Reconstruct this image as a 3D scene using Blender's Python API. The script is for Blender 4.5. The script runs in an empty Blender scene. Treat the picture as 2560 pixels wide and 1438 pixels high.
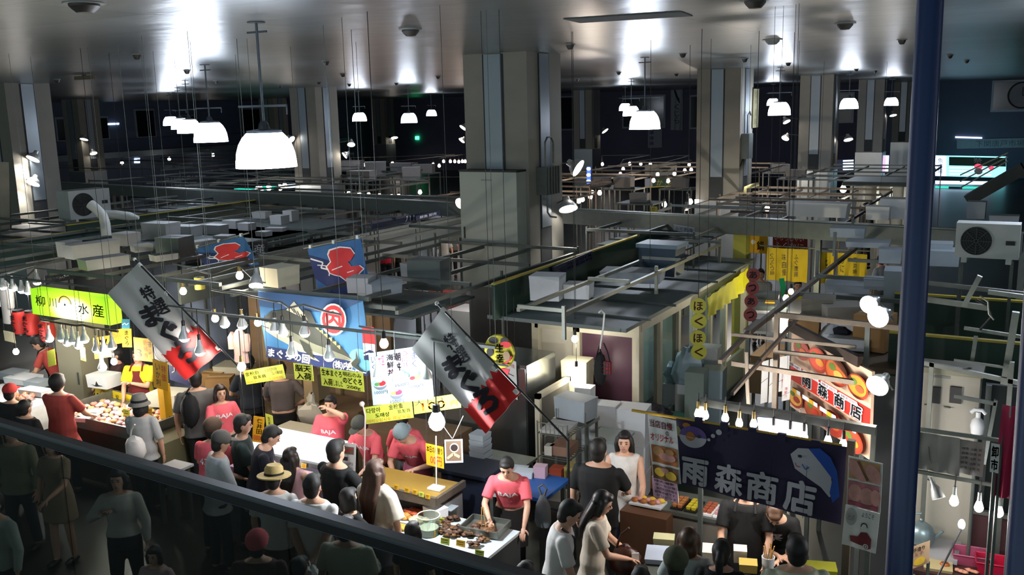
import bpy, math, random
import numpy as np
from mathutils import Vector, Matrix
from mathutils.bvhtree import BVHTree
random.seed(7)
SC = bpy.context.scene
COL = SC.collection
# ---------------------------------------------------------------- camera
FPX, IW, IH, EYE = 2350.0, 2560, 1438, 5.1
PITCH, ROLL, YAW = math.atan(452 / FPX), math.atan(.025), math.radians(30)
fh = Vector((-math.sin(YAW), math.cos(YAW), 0)); rh = Vector((math.cos(YAW), math.sin(YAW), 0)); ZU = Vector((0, 0, 1))
FW = fh * math.cos(PITCH) - ZU * math.sin(PITCH); U0 = ZU * math.cos(PITCH) + fh * math.sin(PITCH)
CR = rh * math.cos(ROLL) - U0 * math.sin(ROLL); CU = rh * math.sin(ROLL) + U0 * math.cos(ROLL)
EYEV = Vector((0, 0, EYE))
cam = bpy.data.cameras.new('camera'); cam.sensor_width = 36; cam.lens = 36 * FPX / IW; cam.clip_end = 300; cam.clip_start = .05
camo = bpy.data.objects.new('camera', cam); COL.objects.link(camo)
camo.matrix_world = Matrix(((CR.x, CU.x, -FW.x, 0), (CR.y, CU.y, -FW.y, 0), (CR.z, CU.z, -FW.z, EYE), (0, 0, 0, 1)))
SC.camera = camo
# ---------------------------------------------------------------- world, exposure
wd = bpy.data.worlds.new('world'); SC.world = wd; wd.use_nodes = True
bg = wd.node_tree.nodes['Background']; bg.inputs[0].default_value = (.66, .84, .84, 1); bg.inputs[1].default_value = .55
vs = SC.view_settings; vs.view_transform = 'Standard'; vs.look = 'None'; vs.exposure = 0.55; vs.gamma = 1; vs.use_curve_mapping = False
cy = SC.cycles
cy.use_denoising = True; cy.use_adaptive_sampling = True; cy.adaptive_threshold = .02
cy.max_bounces = 5; cy.diffuse_bounces = 3; cy.glossy_bounces = 3; cy.transmission_bounces = 4; cy.transparent_max_bounces = 8
cy.sample_clamp_indirect = 3.0; cy.caustics_reflective = False; cy.caustics_refractive = False; cy.blur_glossy = .5

# ---------------------------------------------------------------- placing on real planes of the hall
def ray(px, py):
    return FW * FPX + CR * (px - IW / 2) - CU * (py - IH / 2)
def PZ(px, py, z):
    d = ray(px, py); return EYEV + d * ((z - EYE) / d.z)
def PY(px, py, y):
    d = ray(px, py); return EYEV + d * (y / d.y)
def PX(px, py, x):
    d = ray(px, py); return EYEV + d * (x / d.x)
def PD(px, py, dep):
    return EYEV + ray(px, py) * (dep / FPX)
def PQ(px, py, p, n):                                   # on the plane through p with normal n
    d = ray(px, py); return EYEV + d * ((p - EYEV).dot(n) / d.dot(n))
def pix(p):
    q = Vector(p) - EYEV; k = q.dot(FW); return IW / 2 + FPX * q.dot(CR) / k, IH / 2 - FPX * q.dot(CU) / k

# ---------------------------------------------------------------- materials
def lin(c):
    if isinstance(c, str):
        c = c.lstrip('#'); c = [int(c[i:i + 2], 16) / 255 for i in (0, 2, 4)]
    return tuple(x / 12.92 if x <= .04045 else ((x + .055) / 1.055) ** 2.4 for x in c) + (1,)
MATS = {}
def mat(name, col='808080', rough=.6, metal=0., var=.12, scale=6., bump=0., spec=.5, alpha=1., trans=0., coat=0., stretch=None):
    if name in MATS: return MATS[name]
    m = bpy.data.materials.new(name); m.use_nodes = True; nt = m.node_tree; b = nt.nodes['Principled BSDF']
    c = lin(col); b.inputs['Roughness'].default_value = rough; b.inputs['Metallic'].default_value = metal
    b.inputs['Specular IOR Level'].default_value = spec
    if coat: b.inputs['Coat Weight'].default_value = coat
    if alpha < 1: b.inputs['Alpha'].default_value = alpha
    if trans: b.inputs['Transmission Weight'].default_value = trans
    b.inputs['Base Color'].default_value = c
    if var or bump:
        tc = nt.nodes.new('ShaderNodeTexCoord'); mp = nt.nodes.new('ShaderNodeMapping'); nz = nt.nodes.new('ShaderNodeTexNoise')
        nz.inputs['Scale'].default_value = scale; nz.inputs['Detail'].default_value = 4
        if stretch: mp.inputs['Scale'].default_value = stretch
        nt.links.new(tc.outputs['Object'], mp.inputs[0]); nt.links.new(mp.outputs[0], nz.inputs['Vector'])
        if var:
            mx = nt.nodes.new('ShaderNodeMixRGB'); mx.blend_type = 'MIX'
            mx.inputs[1].default_value = tuple(x * (1 - var) for x in c[:3]) + (1,)
            mx.inputs[2].default_value = tuple(min(1, x * (1 + var)) for x in c[:3]) + (1,)
            nt.links.new(nz.outputs[0], mx.inputs[0]); nt.links.new(mx.outputs[0], b.inputs['Base Color'])
        if bump:
            bp = nt.nodes.new('ShaderNodeBump'); bp.inputs['Strength'].default_value = bump; bp.inputs['Distance'].default_value = .02
            nt.links.new(nz.outputs[0], bp.inputs['Height']); nt.links.new(bp.outputs[0], b.inputs['Normal'])
    MATS[name] = m; return m
def emis(name, col, strength, sample=True):
    if name in MATS: return MATS[name]
    m = bpy.data.materials.new(name); m.use_nodes = True; nt = m.node_tree; b = nt.nodes['Principled BSDF']
    b.inputs['Base Color'].default_value = lin(col); b.inputs['Emission Color'].default_value = lin(col); b.inputs['Emission Strength'].default_value = strength
    b.inputs['Roughness'].default_value = .4
    if not sample: m.cycles.emission_sampling = 'NONE'
    MATS[name] = m; return m
def glass(name, col, dens=.35, gloss=.06, rough=.02):
    """clear pane: part tinted see-through, part mirror"""
    if name in MATS: return MATS[name]
    m = bpy.data.materials.new(name); m.use_nodes = True; nt = m.node_tree; nt.nodes.remove(nt.nodes['Principled BSDF'])
    out = nt.nodes['Material Output']; t = nt.nodes.new('ShaderNodeBsdfTransparent'); g = nt.nodes.new('ShaderNodeBsdfGlossy')
    c = lin(col); t.inputs[0].default_value = tuple(1 - dens * (1 - x) for x in c[:3]) + (1,)
    g.inputs['Roughness'].default_value = rough; mx = nt.nodes.new('ShaderNodeMixShader'); mx.inputs[0].default_value = gloss
    nt.links.new(t.outputs[0], mx.inputs[1]); nt.links.new(g.outputs[0], mx.inputs[2]); nt.links.new(mx.outputs[0], out.inputs[0])
    MATS[name] = m; return m

# ---------------------------------------------------------------- objects
def tag(o, label, cat, group=None, kind=None):
    o['label'] = label; o['category'] = cat
    if group: o['group'] = group
    if kind: o['kind'] = kind
    return o
def thing(name, label, cat, loc=(0, 0, 0), rotz=0., group=None):
    o = bpy.data.objects.new(name, None); COL.objects.link(o); o.location = loc; o.rotation_euler = (0, 0, rotz); o.empty_display_size = .1
    return tag(o, label, cat, group)
def dup(root, loc=None, rotz=None, label=None):
    r = root.copy(); COL.objects.link(r)
    if loc is not None: r.location = loc
    if rotz is not None: r.rotation_euler = (0, 0, rotz)
    if label: r['label'] = label
    for ch in list(root.children):
        c = ch.copy(); COL.objects.link(c); c.parent = r
        for g in list(ch.children):
            d = g.copy(); COL.objects.link(d); d.parent = c
    return r
ORD = 'first second third fourth fifth sixth seventh eighth ninth tenth eleventh twelfth thirteenth fourteenth fifteenth sixteenth seventeenth eighteenth nineteenth twentieth'.split()
for _t in ('twenty', 'thirty', 'forty', 'fifty', 'sixty', 'seventy', 'eighty'):
    ORD += [_t + '-' + w for w in 'first second third fourth fifth sixth seventh eighth ninth'.split()] + [{'twenty': 'thirtieth', 'thirty': 'fortieth', 'forty': 'fiftieth', 'fifty': 'sixtieth', 'sixty': 'seventieth', 'seventy': 'eightieth', 'eighty': 'ninetieth'}[_t]]
def number(objs, base):                                 # labels by order in the photo
    objs = sorted(objs, key=lambda o: pix(o.location)[0])
    for i, o in enumerate(objs): o['label'] = '%s, %s from the left' % (base, ORD[i])

def frame(d, up=ZU):
    d = Vector(d).normalized(); s = d.cross(up)
    if s.length < 1e-4: s = Vector((1, 0, 0))
    s.normalize(); return d, s, s.cross(d).normalized()
class MB:
    def __init__(s, m=None):
        s.v = []; s.f = []; s.mi = []; s.mats = []; s.cur = 0; s.o = Vector((0, 0, 0))
        if m: s.use(m)
    def at(s, o): s.o = Vector(o); return s             # points given in the world, kept relative to this origin
    def use(s, m):
        if m not in s.mats: s.mats.append(m)
        s.cur = s.mats.index(m); return s
    def add(s, vs, fs):
        n = len(s.v); s.v += [tuple(Vector(v) - s.o) for v in vs]; s.f += [tuple(i + n for i in f) for f in fs]; s.mi += [s.cur] * len(fs); return s
    def hexa(s, a):                                     # 8 corners: bottom 4, top 4
        return s.add(a, [(3, 2, 1, 0), (4, 5, 6, 7), (0, 1, 5, 4), (1, 2, 6, 5), (2, 3, 7, 6), (3, 0, 4, 7)])
    def box(s, c, d, rz=0., taper=1., rx=0.):
        c = Vector(c); M = Matrix.Rotation(rz, 3, 'Z') @ Matrix.Rotation(rx, 3, 'X'); a = []
        for k, z in ((taper, -.5), (1, .5)):
            for x, y in ((-.5, -.5), (.5, -.5), (.5, .5), (-.5, .5)): a.append(c + M @ Vector((x * d[0] * k, y * d[1] * k, z * d[2])))
        return s.hexa(a)
    def bar(s, p0, p1, w, h=None, up=ZU):
        p0, p1 = Vector(p0), Vector(p1); d, x, y = frame(p1 - p0, up); h = h or w; a = []
        for p in (p0, p1):
            for i, j in ((-.5, -.5), (.5, -.5), (.5, .5), (-.5, .5)): a.append(p + x * i * w + y * j * h)
        return s.hexa(a)
    def tube(s, pts, r, n=8, caps=True):
        pts = [Vector(p) for p in pts]; k = len(pts); R = r if isinstance(r, (list, tuple)) else [r] * k; vs = []; fs = []
        ref = None
        for i, p in enumerate(pts):
            d = (pts[min(i + 1, k - 1)] - pts[max(i - 1, 0)])
            d, x, y = frame(d, ref or ZU); ref = y
            for j in range(n):
                a = 2 * math.pi * j / n; vs.append(p + (x * math.cos(a) + y * math.sin(a)) * R[i])
        for i in range(k - 1):
            for j in range(n): fs.append((i * n + j, i * n + (j + 1) % n, (i + 1) * n + (j + 1) % n, (i + 1) * n + j))
        if caps: fs += [tuple(range(n - 1, -1, -1)), tuple(range((k - 1) * n, k * n))]
        return s.add(vs, fs)
    def cyl(s, p0, p1, r, r1=None, n=12): return s.tube([p0, p1], [r, r if r1 is None else r1], n)
    def lathe(s, prof, c=(0, 0, 0), n=20, axis=ZU, close=False):
        d, x, y = frame(axis, Vector((0, 1, 0))); c = Vector(c); vs = []; fs = []; k = len(prof)
        for r, z in prof:
            for j in range(n):
                a = 2 * math.pi * j / n; vs.append(c + d * z + (x * math.cos(a) + y * math.sin(a)) * r)
        for i in range(k - 1):
            for j in range(n): fs.append((i * n + j, i * n + (j + 1) % n, (i + 1) * n + (j + 1) % n, (i + 1) * n + j))
        if close: fs += [tuple(range(n - 1, -1, -1)), tuple(range((k - 1) * n, k * n))]
        return s.add(vs, fs)
    def ell(s, c, r, n=12, m=8, M=None):
        c = Vector(c); vs = []; fs = []; M = M or Matrix.Identity(3)
        if not isinstance(r, (tuple, list)): r = (r, r, r)
        for i in range(m + 1):
            t = math.pi * min(max(i / m, .02), .98)
            for j in range(n):
                a = 2 * math.pi * j / n; vs.append(c + M @ Vector((r[0] * math.sin(t) * math.cos(a), r[1] * math.sin(t) * math.sin(a), r[2] * math.cos(t))))
        for i in range(m):
            for j in range(n): fs.append((i * n + j, (i + 1) * n + j, (i + 1) * n + (j + 1) % n, i * n + (j + 1) % n))
        fs += [tuple(range(n)), tuple(range((m + 1) * n - 1, m * n - 1, -1))]
        return s.add(vs, fs)
    def build(s, name, m=None, parent=None, smooth=.6, loc=None):
        me = bpy.data.meshes.new(name); me.from_pydata(s.v, [], s.f)
        for q in ([m] if m else s.mats): me.materials.append(q)
        if not m and len(s.mats) > 1: me.polygons.foreach_set('material_index', s.mi)
        if smooth:
            me.polygons.foreach_set('use_smooth', [True] * len(s.f)); me.set_sharp_from_angle(angle=smooth)
        o = bpy.data.objects.new(name, me); COL.objects.link(o)
        if parent: o.parent = parent
        o.location = loc if loc is not None else (s.o if not parent else (0, 0, 0))
        return o
def struct(o, label=None):
    o['kind'] = 'structure'
    if label: o['label'] = label
    return o

# ---------------------------------------------------------------- lettering
GL = {}
TS = bpy.data.scenes.new('lettering_scratch')
def glyphs(s, bold=0.):
    k = (s, bold)
    if k not in GL:
        cu = bpy.data.curves.new('t', 'FONT'); cu.body = s; cu.resolution_u = 2
        o = bpy.data.objects.new('t', cu); TS.collection.objects.link(o)
        TS.view_layers[0].update(); dg = TS.view_layers[0].depsgraph
        me = bpy.data.meshes.new_from_object(o.evaluated_get(dg), depsgraph=dg)
        vs = [(v.co.x, v.co.y) for v in me.vertices]; fs = [tuple(p.vertices) for p in me.polygons]
        bpy.data.objects.remove(o); bpy.data.curves.remove(cu); bpy.data.meshes.remove(me)
        if bold and vs:                                 # heavier strokes: the same outline laid over itself, shifted all round
            b0, f0 = vs, fs; vs, fs = [], []
            for i in range(9):
                dx, dy = (bold * .8 * math.cos(i * .7854), bold * .8 * math.sin(i * .7854)) if i else (0, 0); k0 = len(vs); vs += [(x + dx, y + dy) for x, y in b0]; fs += [tuple(q + k0 for q in f) for f in f0]
        if not vs: vs, fs = [(0, 0), (1, 0), (0, 1)], [(0, 1, 2)]
        x0 = min(v[0] for v in vs); x1 = max(v[0] for v in vs); y0 = min(v[1] for v in vs); y1 = max(v[1] for v in vs)
        GL[k] = ([((x - x0) / max(x1 - x0, 1e-5), (y1 - y) / max(y1 - y0, 1e-5)) for x, y in vs], fs, (x1 - x0) / max(y1 - y0, 1e-5))
    return GL[k]
class Panel:
    """a sheet: origin top-left, across vector u, down vector v; prints lie on it in fractions of the sheet"""
    def __init__(s, tl, u, v, m, wave=0., nx=1, ny=1, thick=.006, phase=0., freq=2.2, k=0.):
        s.tl, s.u, s.v = Vector(tl), Vector(u), Vector(v); s.n = -s.u.cross(s.v).normalized() * -1
        s.n = s.v.cross(s.u).normalized()
        s.w, s.ph, s.fr = wave, phase, freq; s.k = k; s.mb = MB(m); s.layer = 1; s.th = thick
        s.mb.at(s.tl + s.u / 2 + s.v / 2)
        if wave: nx, ny = max(nx, int(s.u.length / .03)), max(ny, int(s.v.length / .03))
        for side in (0, 1):
            vs = [s.pt(i / nx, j / ny, -thick * side) for j in range(ny + 1) for i in range(nx + 1)]; fs = []
            for j in range(ny):
                for i in range(nx):
                    a = j * (nx + 1) + i; f = (a, a + nx + 1, a + nx + 2, a + 1); fs.append(f if not side else f[::-1])
            s.mb.add(vs, fs)
        for (a, b) in (((0, 0), (1, 0)), ((1, 0), (1, 1)), ((1, 1), (0, 1)), ((0, 1), (0, 0))):
            k = nx if a[1] == b[1] else ny; vs = []
            for i in range(k + 1):
                f = i / k; x, y = a[0] + (b[0] - a[0]) * f, a[1] + (b[1] - a[1]) * f; vs += [s.pt(x, y, 0), s.pt(x, y, -thick)]
            s.mb.add(vs, [(2 * i, 2 * i + 2, 2 * i + 3, 2 * i + 1) for i in range(k)])
    def pt(s, x, y, off=0.):
        q = s.tl + s.u * x + s.v * (y * (1 + s.k * x))
        if s.w: off += s.w * (math.sin(s.fr * 6.28 * x + s.ph + 1.5 * y) * (.35 + .65 * y) + .5 * math.sin(5 * y + 3 * x + s.ph))
        return q + s.n * off
    def put(s, vs, fs, m):
        if s.w:                                         # prints on waving cloth are cut fine enough to follow it
            V = list(vs); F = []; st = [(f[0], f[i], f[i + 1]) for f in fs for i in range(1, len(f) - 1)]; U, W = s.u.length, s.v.length; mid = {}
            while st:
                a, b, c = st.pop(); e = sorted(((math.hypot((V[i][0] - V[j][0]) * U, (V[i][1] - V[j][1]) * W), i, j, k) for i, j, k in ((a, b, c), (b, c, a), (c, a, b))), reverse=True)[0]
                if e[0] < .05: F.append((a, b, c)); continue
                _, i, j, k = e; q = (min(i, j), max(i, j))
                if q not in mid: mid[q] = len(V); V.append(((V[i][0] + V[j][0]) / 2, (V[i][1] + V[j][1]) / 2))
                st += [(i, mid[q], k), (mid[q], j, k)]
            vs, fs = V, F
        s.mb.use(m).add([s.pt(x, y, .0022 * s.layer + (.003 if s.w else 0)) for x, y in vs], fs); return s
    def poly(s, pts, m, sub=None):
        """filled outline; long sheets with waves are cut finer"""
        pts = list(pts)
        from mathutils.geometry import tessellate_polygon
        if s.w:
            q = []
            for a, b in zip(pts, pts[1:] + pts[:1]):
                k = max(1, int(max(abs(a[0] - b[0]), abs(a[1] - b[1])) / .08)); q += [(a[0] + (b[0] - a[0]) * i / k, a[1] + (b[1] - a[1]) * i / k) for i in range(k)]
            pts = q
        t = tessellate_polygon([[Vector((x, y, 0)) for x, y in pts]])
        s.put(pts, [tuple(f) for f in t], m); s.layer += 1; return s
    def rect(s, x, y, w, h, m): 
        if s.w:
            n = max(1, int(w / .08)); k = max(1, int(h / .1)); vs = [(x + w * i / n, y + h * j / k) for j in range(k + 1) for i in range(n + 1)]
            fs = [(j * (n + 1) + i, (j + 1) * (n + 1) + i, (j + 1) * (n + 1) + i + 1, j * (n + 1) + i + 1) for j in range(k) for i in range(n)]
            s.put(vs, fs, m); s.layer += 1; return s
        return s.poly([(x, y), (x, y + h), (x + w, y + h), (x + w, y)], m)
    def disc(s, x, y, rx, ry, m, n=20, a0=0, a1=2 * math.pi, rot=0.):
        p = []
        for i in range(n):
            a = a0 + (a1 - a0) * i / (n if a1 - a0 > 6.2 else n - 1); cx, cy_ = rx * math.cos(a), ry * math.sin(a)
            p.append((x + cx, y + cy_) if not rot else (x + cx * math.cos(rot) - cy_ * math.sin(rot), y + cx * math.sin(rot) + cy_ * math.cos(rot)))
        return s.poly(p, m)
    def ring(s, x, y, rx, ry, w, m, a0=0, a1=2 * math.pi, n=28):
        vs = []
        for i in range(n + 1):
            a = a0 + (a1 - a0) * i / n
            for k in (1, 1 - w): vs.append((x + rx * k * math.cos(a), y + ry * k * math.sin(a)))
        s.put(vs, [(2 * i, 2 * i + 1, 2 * i + 3, 2 * i + 2) for i in range(n)], m); s.layer += 1; return s
    def line(s, pts, w, m):
        """brush stroke along pts, width w in fractions of the width (aspect kept)"""
        asp = s.u.length / s.v.length
        for (a, b) in zip(pts, pts[1:]):
            dx, dy = (b[0] - a[0]) * asp, b[1] - a[1]; L = math.hypot(dx, dy) or 1; ox, oy = -dy / L * w / 2 / asp * asp, dx / L * w / 2
            ox = -dy / L * w / 2 / asp
            s.put([(a[0] + ox, a[1] + oy), (a[0] - ox, a[1] - oy), (b[0] - ox, b[1] - oy), (b[0] + ox, b[1] + oy)], [(0, 1, 2, 3)], m)
        s.layer += 1; return s
    def text(s, t, x, y, w, h, m, bold=.0, rot=0., shear=0.):
        """the text fills the box x,y,w,h"""
        vs, fs, _ = glyphs(t, bold); c, sn = math.cos(rot), math.sin(rot); q = []
        asp = s.u.length / s.v.length
        for a, b in vs:
            a2, b2 = (a - .5) * w * asp, (b - .5) * h; a2 += shear * b2
            q.append((x + w / 2 + (a2 * c - b2 * sn) / asp, y + h / 2 + a2 * sn + b2 * c))
        s.put(q, fs, m); s.layer += 1; return s
    def vtext(s, t, x, y, w, h, m, bold=.0, gap=.12):
        n = len(t); ch = h / n
        for i, c in enumerate(t):
            if c != ' ':
                s.text(c, x, y + i * ch + ch * gap / 2, w, ch * (1 - gap), m, bold); s.layer -= 1
        s.layer += 1; return s
    def build(s, name, parent=None): 
        o = s.mb.build(name, smooth=.5)
        if parent: o.parent = parent; o.location = Vector(o.location) - Vector(parent.location)
        return o
def quad_px(tl, tr, bl, fn):
    """sheet vectors from three corners seen in the photo, met on a plane of the hall"""
    a, b, c = fn(*tl), fn(*tr), fn(*bl); return a, b - a, c - a
def onY(y): return lambda px, py: PY(px, py, y)
def onX(x): return lambda px, py: PX(px, py, x)
def onZ(z): return lambda px, py: PZ(px, py, z)
def board(name, label, cat, tl, tr, bl, fn, m, group=None, **kw):
    a, u, v = quad_px(tl, tr, bl, fn); p = Panel(a, u, v, m, **kw); p.meta = (name, label, cat, group); return p
def done(p):
    n, l, c, g = p.meta; return tag(p.build(n), l, c, g)
# ================================================================ the hall
CEIL = 6.0
def ceiling_mat():
    m = mat('ceiling_panels', '8c9394', .32, .75, 0, 1); nt = m.node_tree; b = nt.nodes['Principled BSDF']
    tc = nt.nodes.new('ShaderNodeTexCoord'); br = nt.nodes.new('ShaderNodeTexBrick'); br.offset = 0
    br.inputs['Color1'].default_value = lin('868d8e'); br.inputs['Color2'].default_value = lin('92989a'); br.inputs['Mortar'].default_value = lin('4a5050')
    br.inputs['Scale'].default_value = 1; br.inputs['Mortar Size'].default_value = .006; br.inputs['Brick Width'].default_value = 3.6; br.inputs['Row Height'].default_value = 1.2
    nt.links.new(tc.outputs['Object'], br.inputs['Vector']); nt.links.new(br.outputs['Color'], b.inputs['Base Color'])
    nz = nt.nodes.new('ShaderNodeTexNoise'); nz.inputs['Scale'].default_value = 1.6; nz.inputs['Detail'].default_value = 3
    bp = nt.nodes.new('ShaderNodeBump'); bp.inputs['Strength'].default_value = .25; bp.inputs['Distance'].default_value = .06
    nt.links.new(tc.outputs['Object'], nz.inputs['Vector']); nt.links.new(nz.outputs[0], bp.inputs['Height']); nt.links.new(bp.outputs[0], b.inputs['Normal'])
    return m
M_CEIL = ceiling_mat()
struct(MB(M_CEIL).box((-18, 34.5, CEIL + .1), (76, 77, .2)).build('ceiling'))
struct(MB(mat('wet_concrete', '2b2d2b', .35, 0, .3, 1.2, .15)).box((-18, 34.5, -.1), (76, 77, .2)).build('floor'))
M_WALLD = mat('dark_wall', '585a70', .8, 0, .2, .6)
M_NAVY = mat('navy_wall', '545d74', .8, 0, .2, .6)
M_BAND = mat('balcony_band', '6f7880', .5, .2)
M_STEEL = mat('dark_steel', '565c58', .5, .3, .25, 9)
M_STEELL = mat('galvanised_steel', '7d817a', .42, .7, .2, 14)
M_STEELW = mat('warm_steel', '6a6054', .5, .5, .3, 14)
M_BLACK = mat('black_paint', '0c0d0e', .5)
M_WHITE = mat('white_paint', 'd9dcd8', .5, 0, .05)
M_CONC = mat('column_concrete', '7e7c73', .75, 0, .1, 3.5, .05)
M_GROOVE = mat('groove_dark', '23282a', .7)
M_STRIP = mat('column_metal_strip', '7f8a92', .4, .4, .06, 3)
M_CLAD = mat('column_lower_cladding', '9aa2a6', .3, .8, .1, 2)
struct(MB(M_WALLD).box((-18, 66.2, 3), (76, .4, 6.4)).build('wall_back'))
struct(MB(M_NAVY).box((-52.2, 34.5, 3), (.4, 77, 6.4)).build('wall_left'))
wr = struct(MB(M_NAVY).box((16, 36, 3), (.4, 60, 6.4)).build('wall_right'))

def column(x, y, w=1.25, low=2.35):
    c = thing('column', 'x', 'column', (x, y, 0), 0, None)
    h = w / 2
    MB(M_CONC).box((0, 0, CEIL / 2), (w, w, CEIL)).build('shaft', None, c, 0)
    for (nx, ny) in ((0, -1), (1, 0)):
        t = Vector((-ny, nx, 0)); n = Vector((nx, ny, 0)); off = -.08
        for (m, a, b, e, z0, z1, nm) in ((M_STRIP, -.20, .14, .022, 3.0, CEIL - .02, 'metal_strip'), (M_GROOVE, -.235, -.205, .008, 2.4, CEIL - .02, 'groove'), (M_GROOVE, .145, .175, .008, 2.4, CEIL - .02, 'groove'), (M_GROOVE, -.20, .14, .008, 2.4, 3.0, 'dark_recess')):
            q = n * (h + e / 2) + t * ((a + b) / 2)
            d = (abs(t.x) * (b - a) + abs(n.x) * e, abs(t.y) * (b - a) + abs(n.y) * e, z1 - z0)
            MB(m).box((q.x, q.y, (z0 + z1) / 2), d).build(nm, None, c, 0)
    MB(M_CLAD).box((0, 0, low / 2), (w + .05, w + .05, low)).build('lower_cladding', None, c, 0)
    return c
COLS = {}
for kj, (x, y) in {(0, 0): (-8.36, 14.69), (0, 1): (-8.27, 26.75), (0, 2): (-8.12, 38.45), (0, 3): (-8.29, 51.84), (0, 4): (-8.25, 63.5), (1, 0): (-23.7, 15.3), (1, 1): (-24.6, 27.9), (1, 3): (-25.9, 54.9), (2, 1): (-43.6, 31.7), (2, 3): (-47.9, 62.6), (2, 2): (-44.5, 46.5), (1, 2): (-24.9, 41.4)}.items():
    COLS[kj] = column(x, y)
for kj, l in {(0, 0): 'big square concrete column carrying the pale metal cabinet', (0, 1): 'square concrete column behind the white glass shop', (0, 2): 'square concrete column beyond the yellow curtains, pink-grey strip down its face',
              (0, 3): 'slim far column next right of the pink-grey one', (0, 4): 'farthest column of the right row, beside the blue pipe', (1, 0): 'concrete column cut by the left edge of the photo', (1, 1): 'concrete column right of the biggest bright pendant lamp',
              (1, 3): 'far concrete column just right of the cabinet column', (2, 1): 'grey column behind the air conditioner, left part of the hall', (2, 3): 'slim far column beside the three small pendant lamps', (1, 2): 'far column almost wholly hidden behind the cabinet column', (2, 2): 'dim bluish far column behind the biggest pendant lamp'}.items():
    COLS[kj]['label'] = l; COLS[kj]['kind'] = 'structure'

# ---------------------------------------------------------------- far walls: balcony, windows, signs
g = MB(M_BAND)
struct(MB(M_BAND).box((-51.4, 40, 2.75), (1.2, 44, .35)).build('trim_1'))
struct(MB(mat('dim_fascia', '3a4150', .6)).box((-51.3, 40, 3.7), (.12, 44, .06)).build('trim_2'))
M_FRAMEW = mat('window_frame', '8b92a0', .5, .3)
M_PANE = mat('dark_pane', '11141c', .15, 0, 0, 1)
def window(n, c, w, h, ax, m=M_PANE):
    o = struct(MB(M_FRAMEW).box(c, (w if ax == 'x' else .1, .1 if ax == 'x' else w, h)).build('window_%d' % n, None, None, 0))
    p = MB(m).box((0, -.06 if ax == 'x' else 0, 0) if ax == 'x' else (.06, 0, 0), (w - .24 if ax == 'x' else .06, .06 if ax == 'x' else w - .24, h - .24)).build('pane', None, o, 0)
    o.data.transform(Matrix.Translation(-Vector(c))); o.location = c
    return o
wn = 0
for y, w, h, z in ((36.5, 1.2, 1.5, 4.4), (39, 1.2, 1.5, 4.4), (42.4, 1.6, 1.9, 4.6), (46, 1.2, 1.4, 4.4), (52, 2.4, 1.8, 4.6)):
    wn += 1; window(wn, (-51.95, y, z), w, h, 'y')
for x, w, h, z in ((-34, 6, 2.6, 4.5), (-26.5, 3.4, 2.4, 4.5), (-21.5, 3, 2.4, 4.4), (-13, 2.6, 2.0, 4.5), (-2.7, 1.9, 1.9, 5.0), (2.0, 3, 2.2, 4.9)):
    wn += 1; window(wn, (x, 65.95, z), w, h, 'x')
# ---------------------------------------------------------------- ceiling fittings
M_DET = mat('detector_dark', '3a3733', .5)
M_DETG = mat('detector_grey', '8b8f8c', .5)
def detector(px, py, r=.06, name='sprinkler_head', m=M_DET):
    p = PZ(px, py, CEIL); t = thing(name, 'x', 'sprinkler', p, 0, 'sprinkler heads on the ceiling')
    MB(m).lathe([(0.001, -.085), (r * .55, -.08), (r * .8, -.055), (r, -.03), (r, 0)], n=12).build('body', None, t)
    MB(M_DETG).lathe([(r * 1.35, -.012), (r * 1.35, 0)], n=14, close=True).build('plate', None, t)
    return t
dd = [detector(px, py) for px, py in ((342, 135), (142, 198), (467, 175), (434, 231), (815, 152), (797, 204), (857, 184), (873, 210), (991, 207), (1095, 190), (1425, 110), (1547, 180), (1443, 197), (1707, 133), (1691, 184), (1862, 146), (1971, 157), (2141, 172), (2188, 176), (2375, 137), (2255, 98), (700, 214), (540, 202), (2417, 150))]
number(dd, 'small dark sprinkler head on the grey ceiling')
for px, py, r, l in ((1026, 72, .1, 'big dark heat detector left of the cabinet column'), (1931, 98, .11, 'large grey eight-sided detector on the ceiling'), (2113, 57, .095, 'round dark detector right of the eight-sided one'), (210, 6, .12, 'big dark dome fitting at the top edge over the left'), (1888, -2, .1, 'dark dome cut by the top edge of the photo')):
    d = detector(px, py, r, 'heat_detector', M_DETG if '8' in l or 'eight-sided detector' in l else M_DET); d['label'] = l; d['category'] = 'detector'; del d['group']
p = PZ(210, 187, CEIL); t = thing('exit_plate', 'thin brown plate hanging flat on the ceiling over the left column', 'plate', p)
MB(mat('brown_plate', '5b4a32', .5)).box((0, 0, -.06), (.62, .05, .08)).build('body', None, t); MB(M_DET).box((0, 0, -.01), (.1, .04, .02)).build('bracket', None, t)
p = PZ(1570, 42, CEIL); t = thing('flat_grey_plate', 'flat matt grey plate under the ceiling above the right aisle', 'panel', p, .12)
MB(mat('matt_plate', '5b6060', .9)).box((0, 0, -.006), (1.25, .55, .01)).build('plate', None, t, 0)  # plain matt plate, darker than the ceiling panels around it
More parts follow.
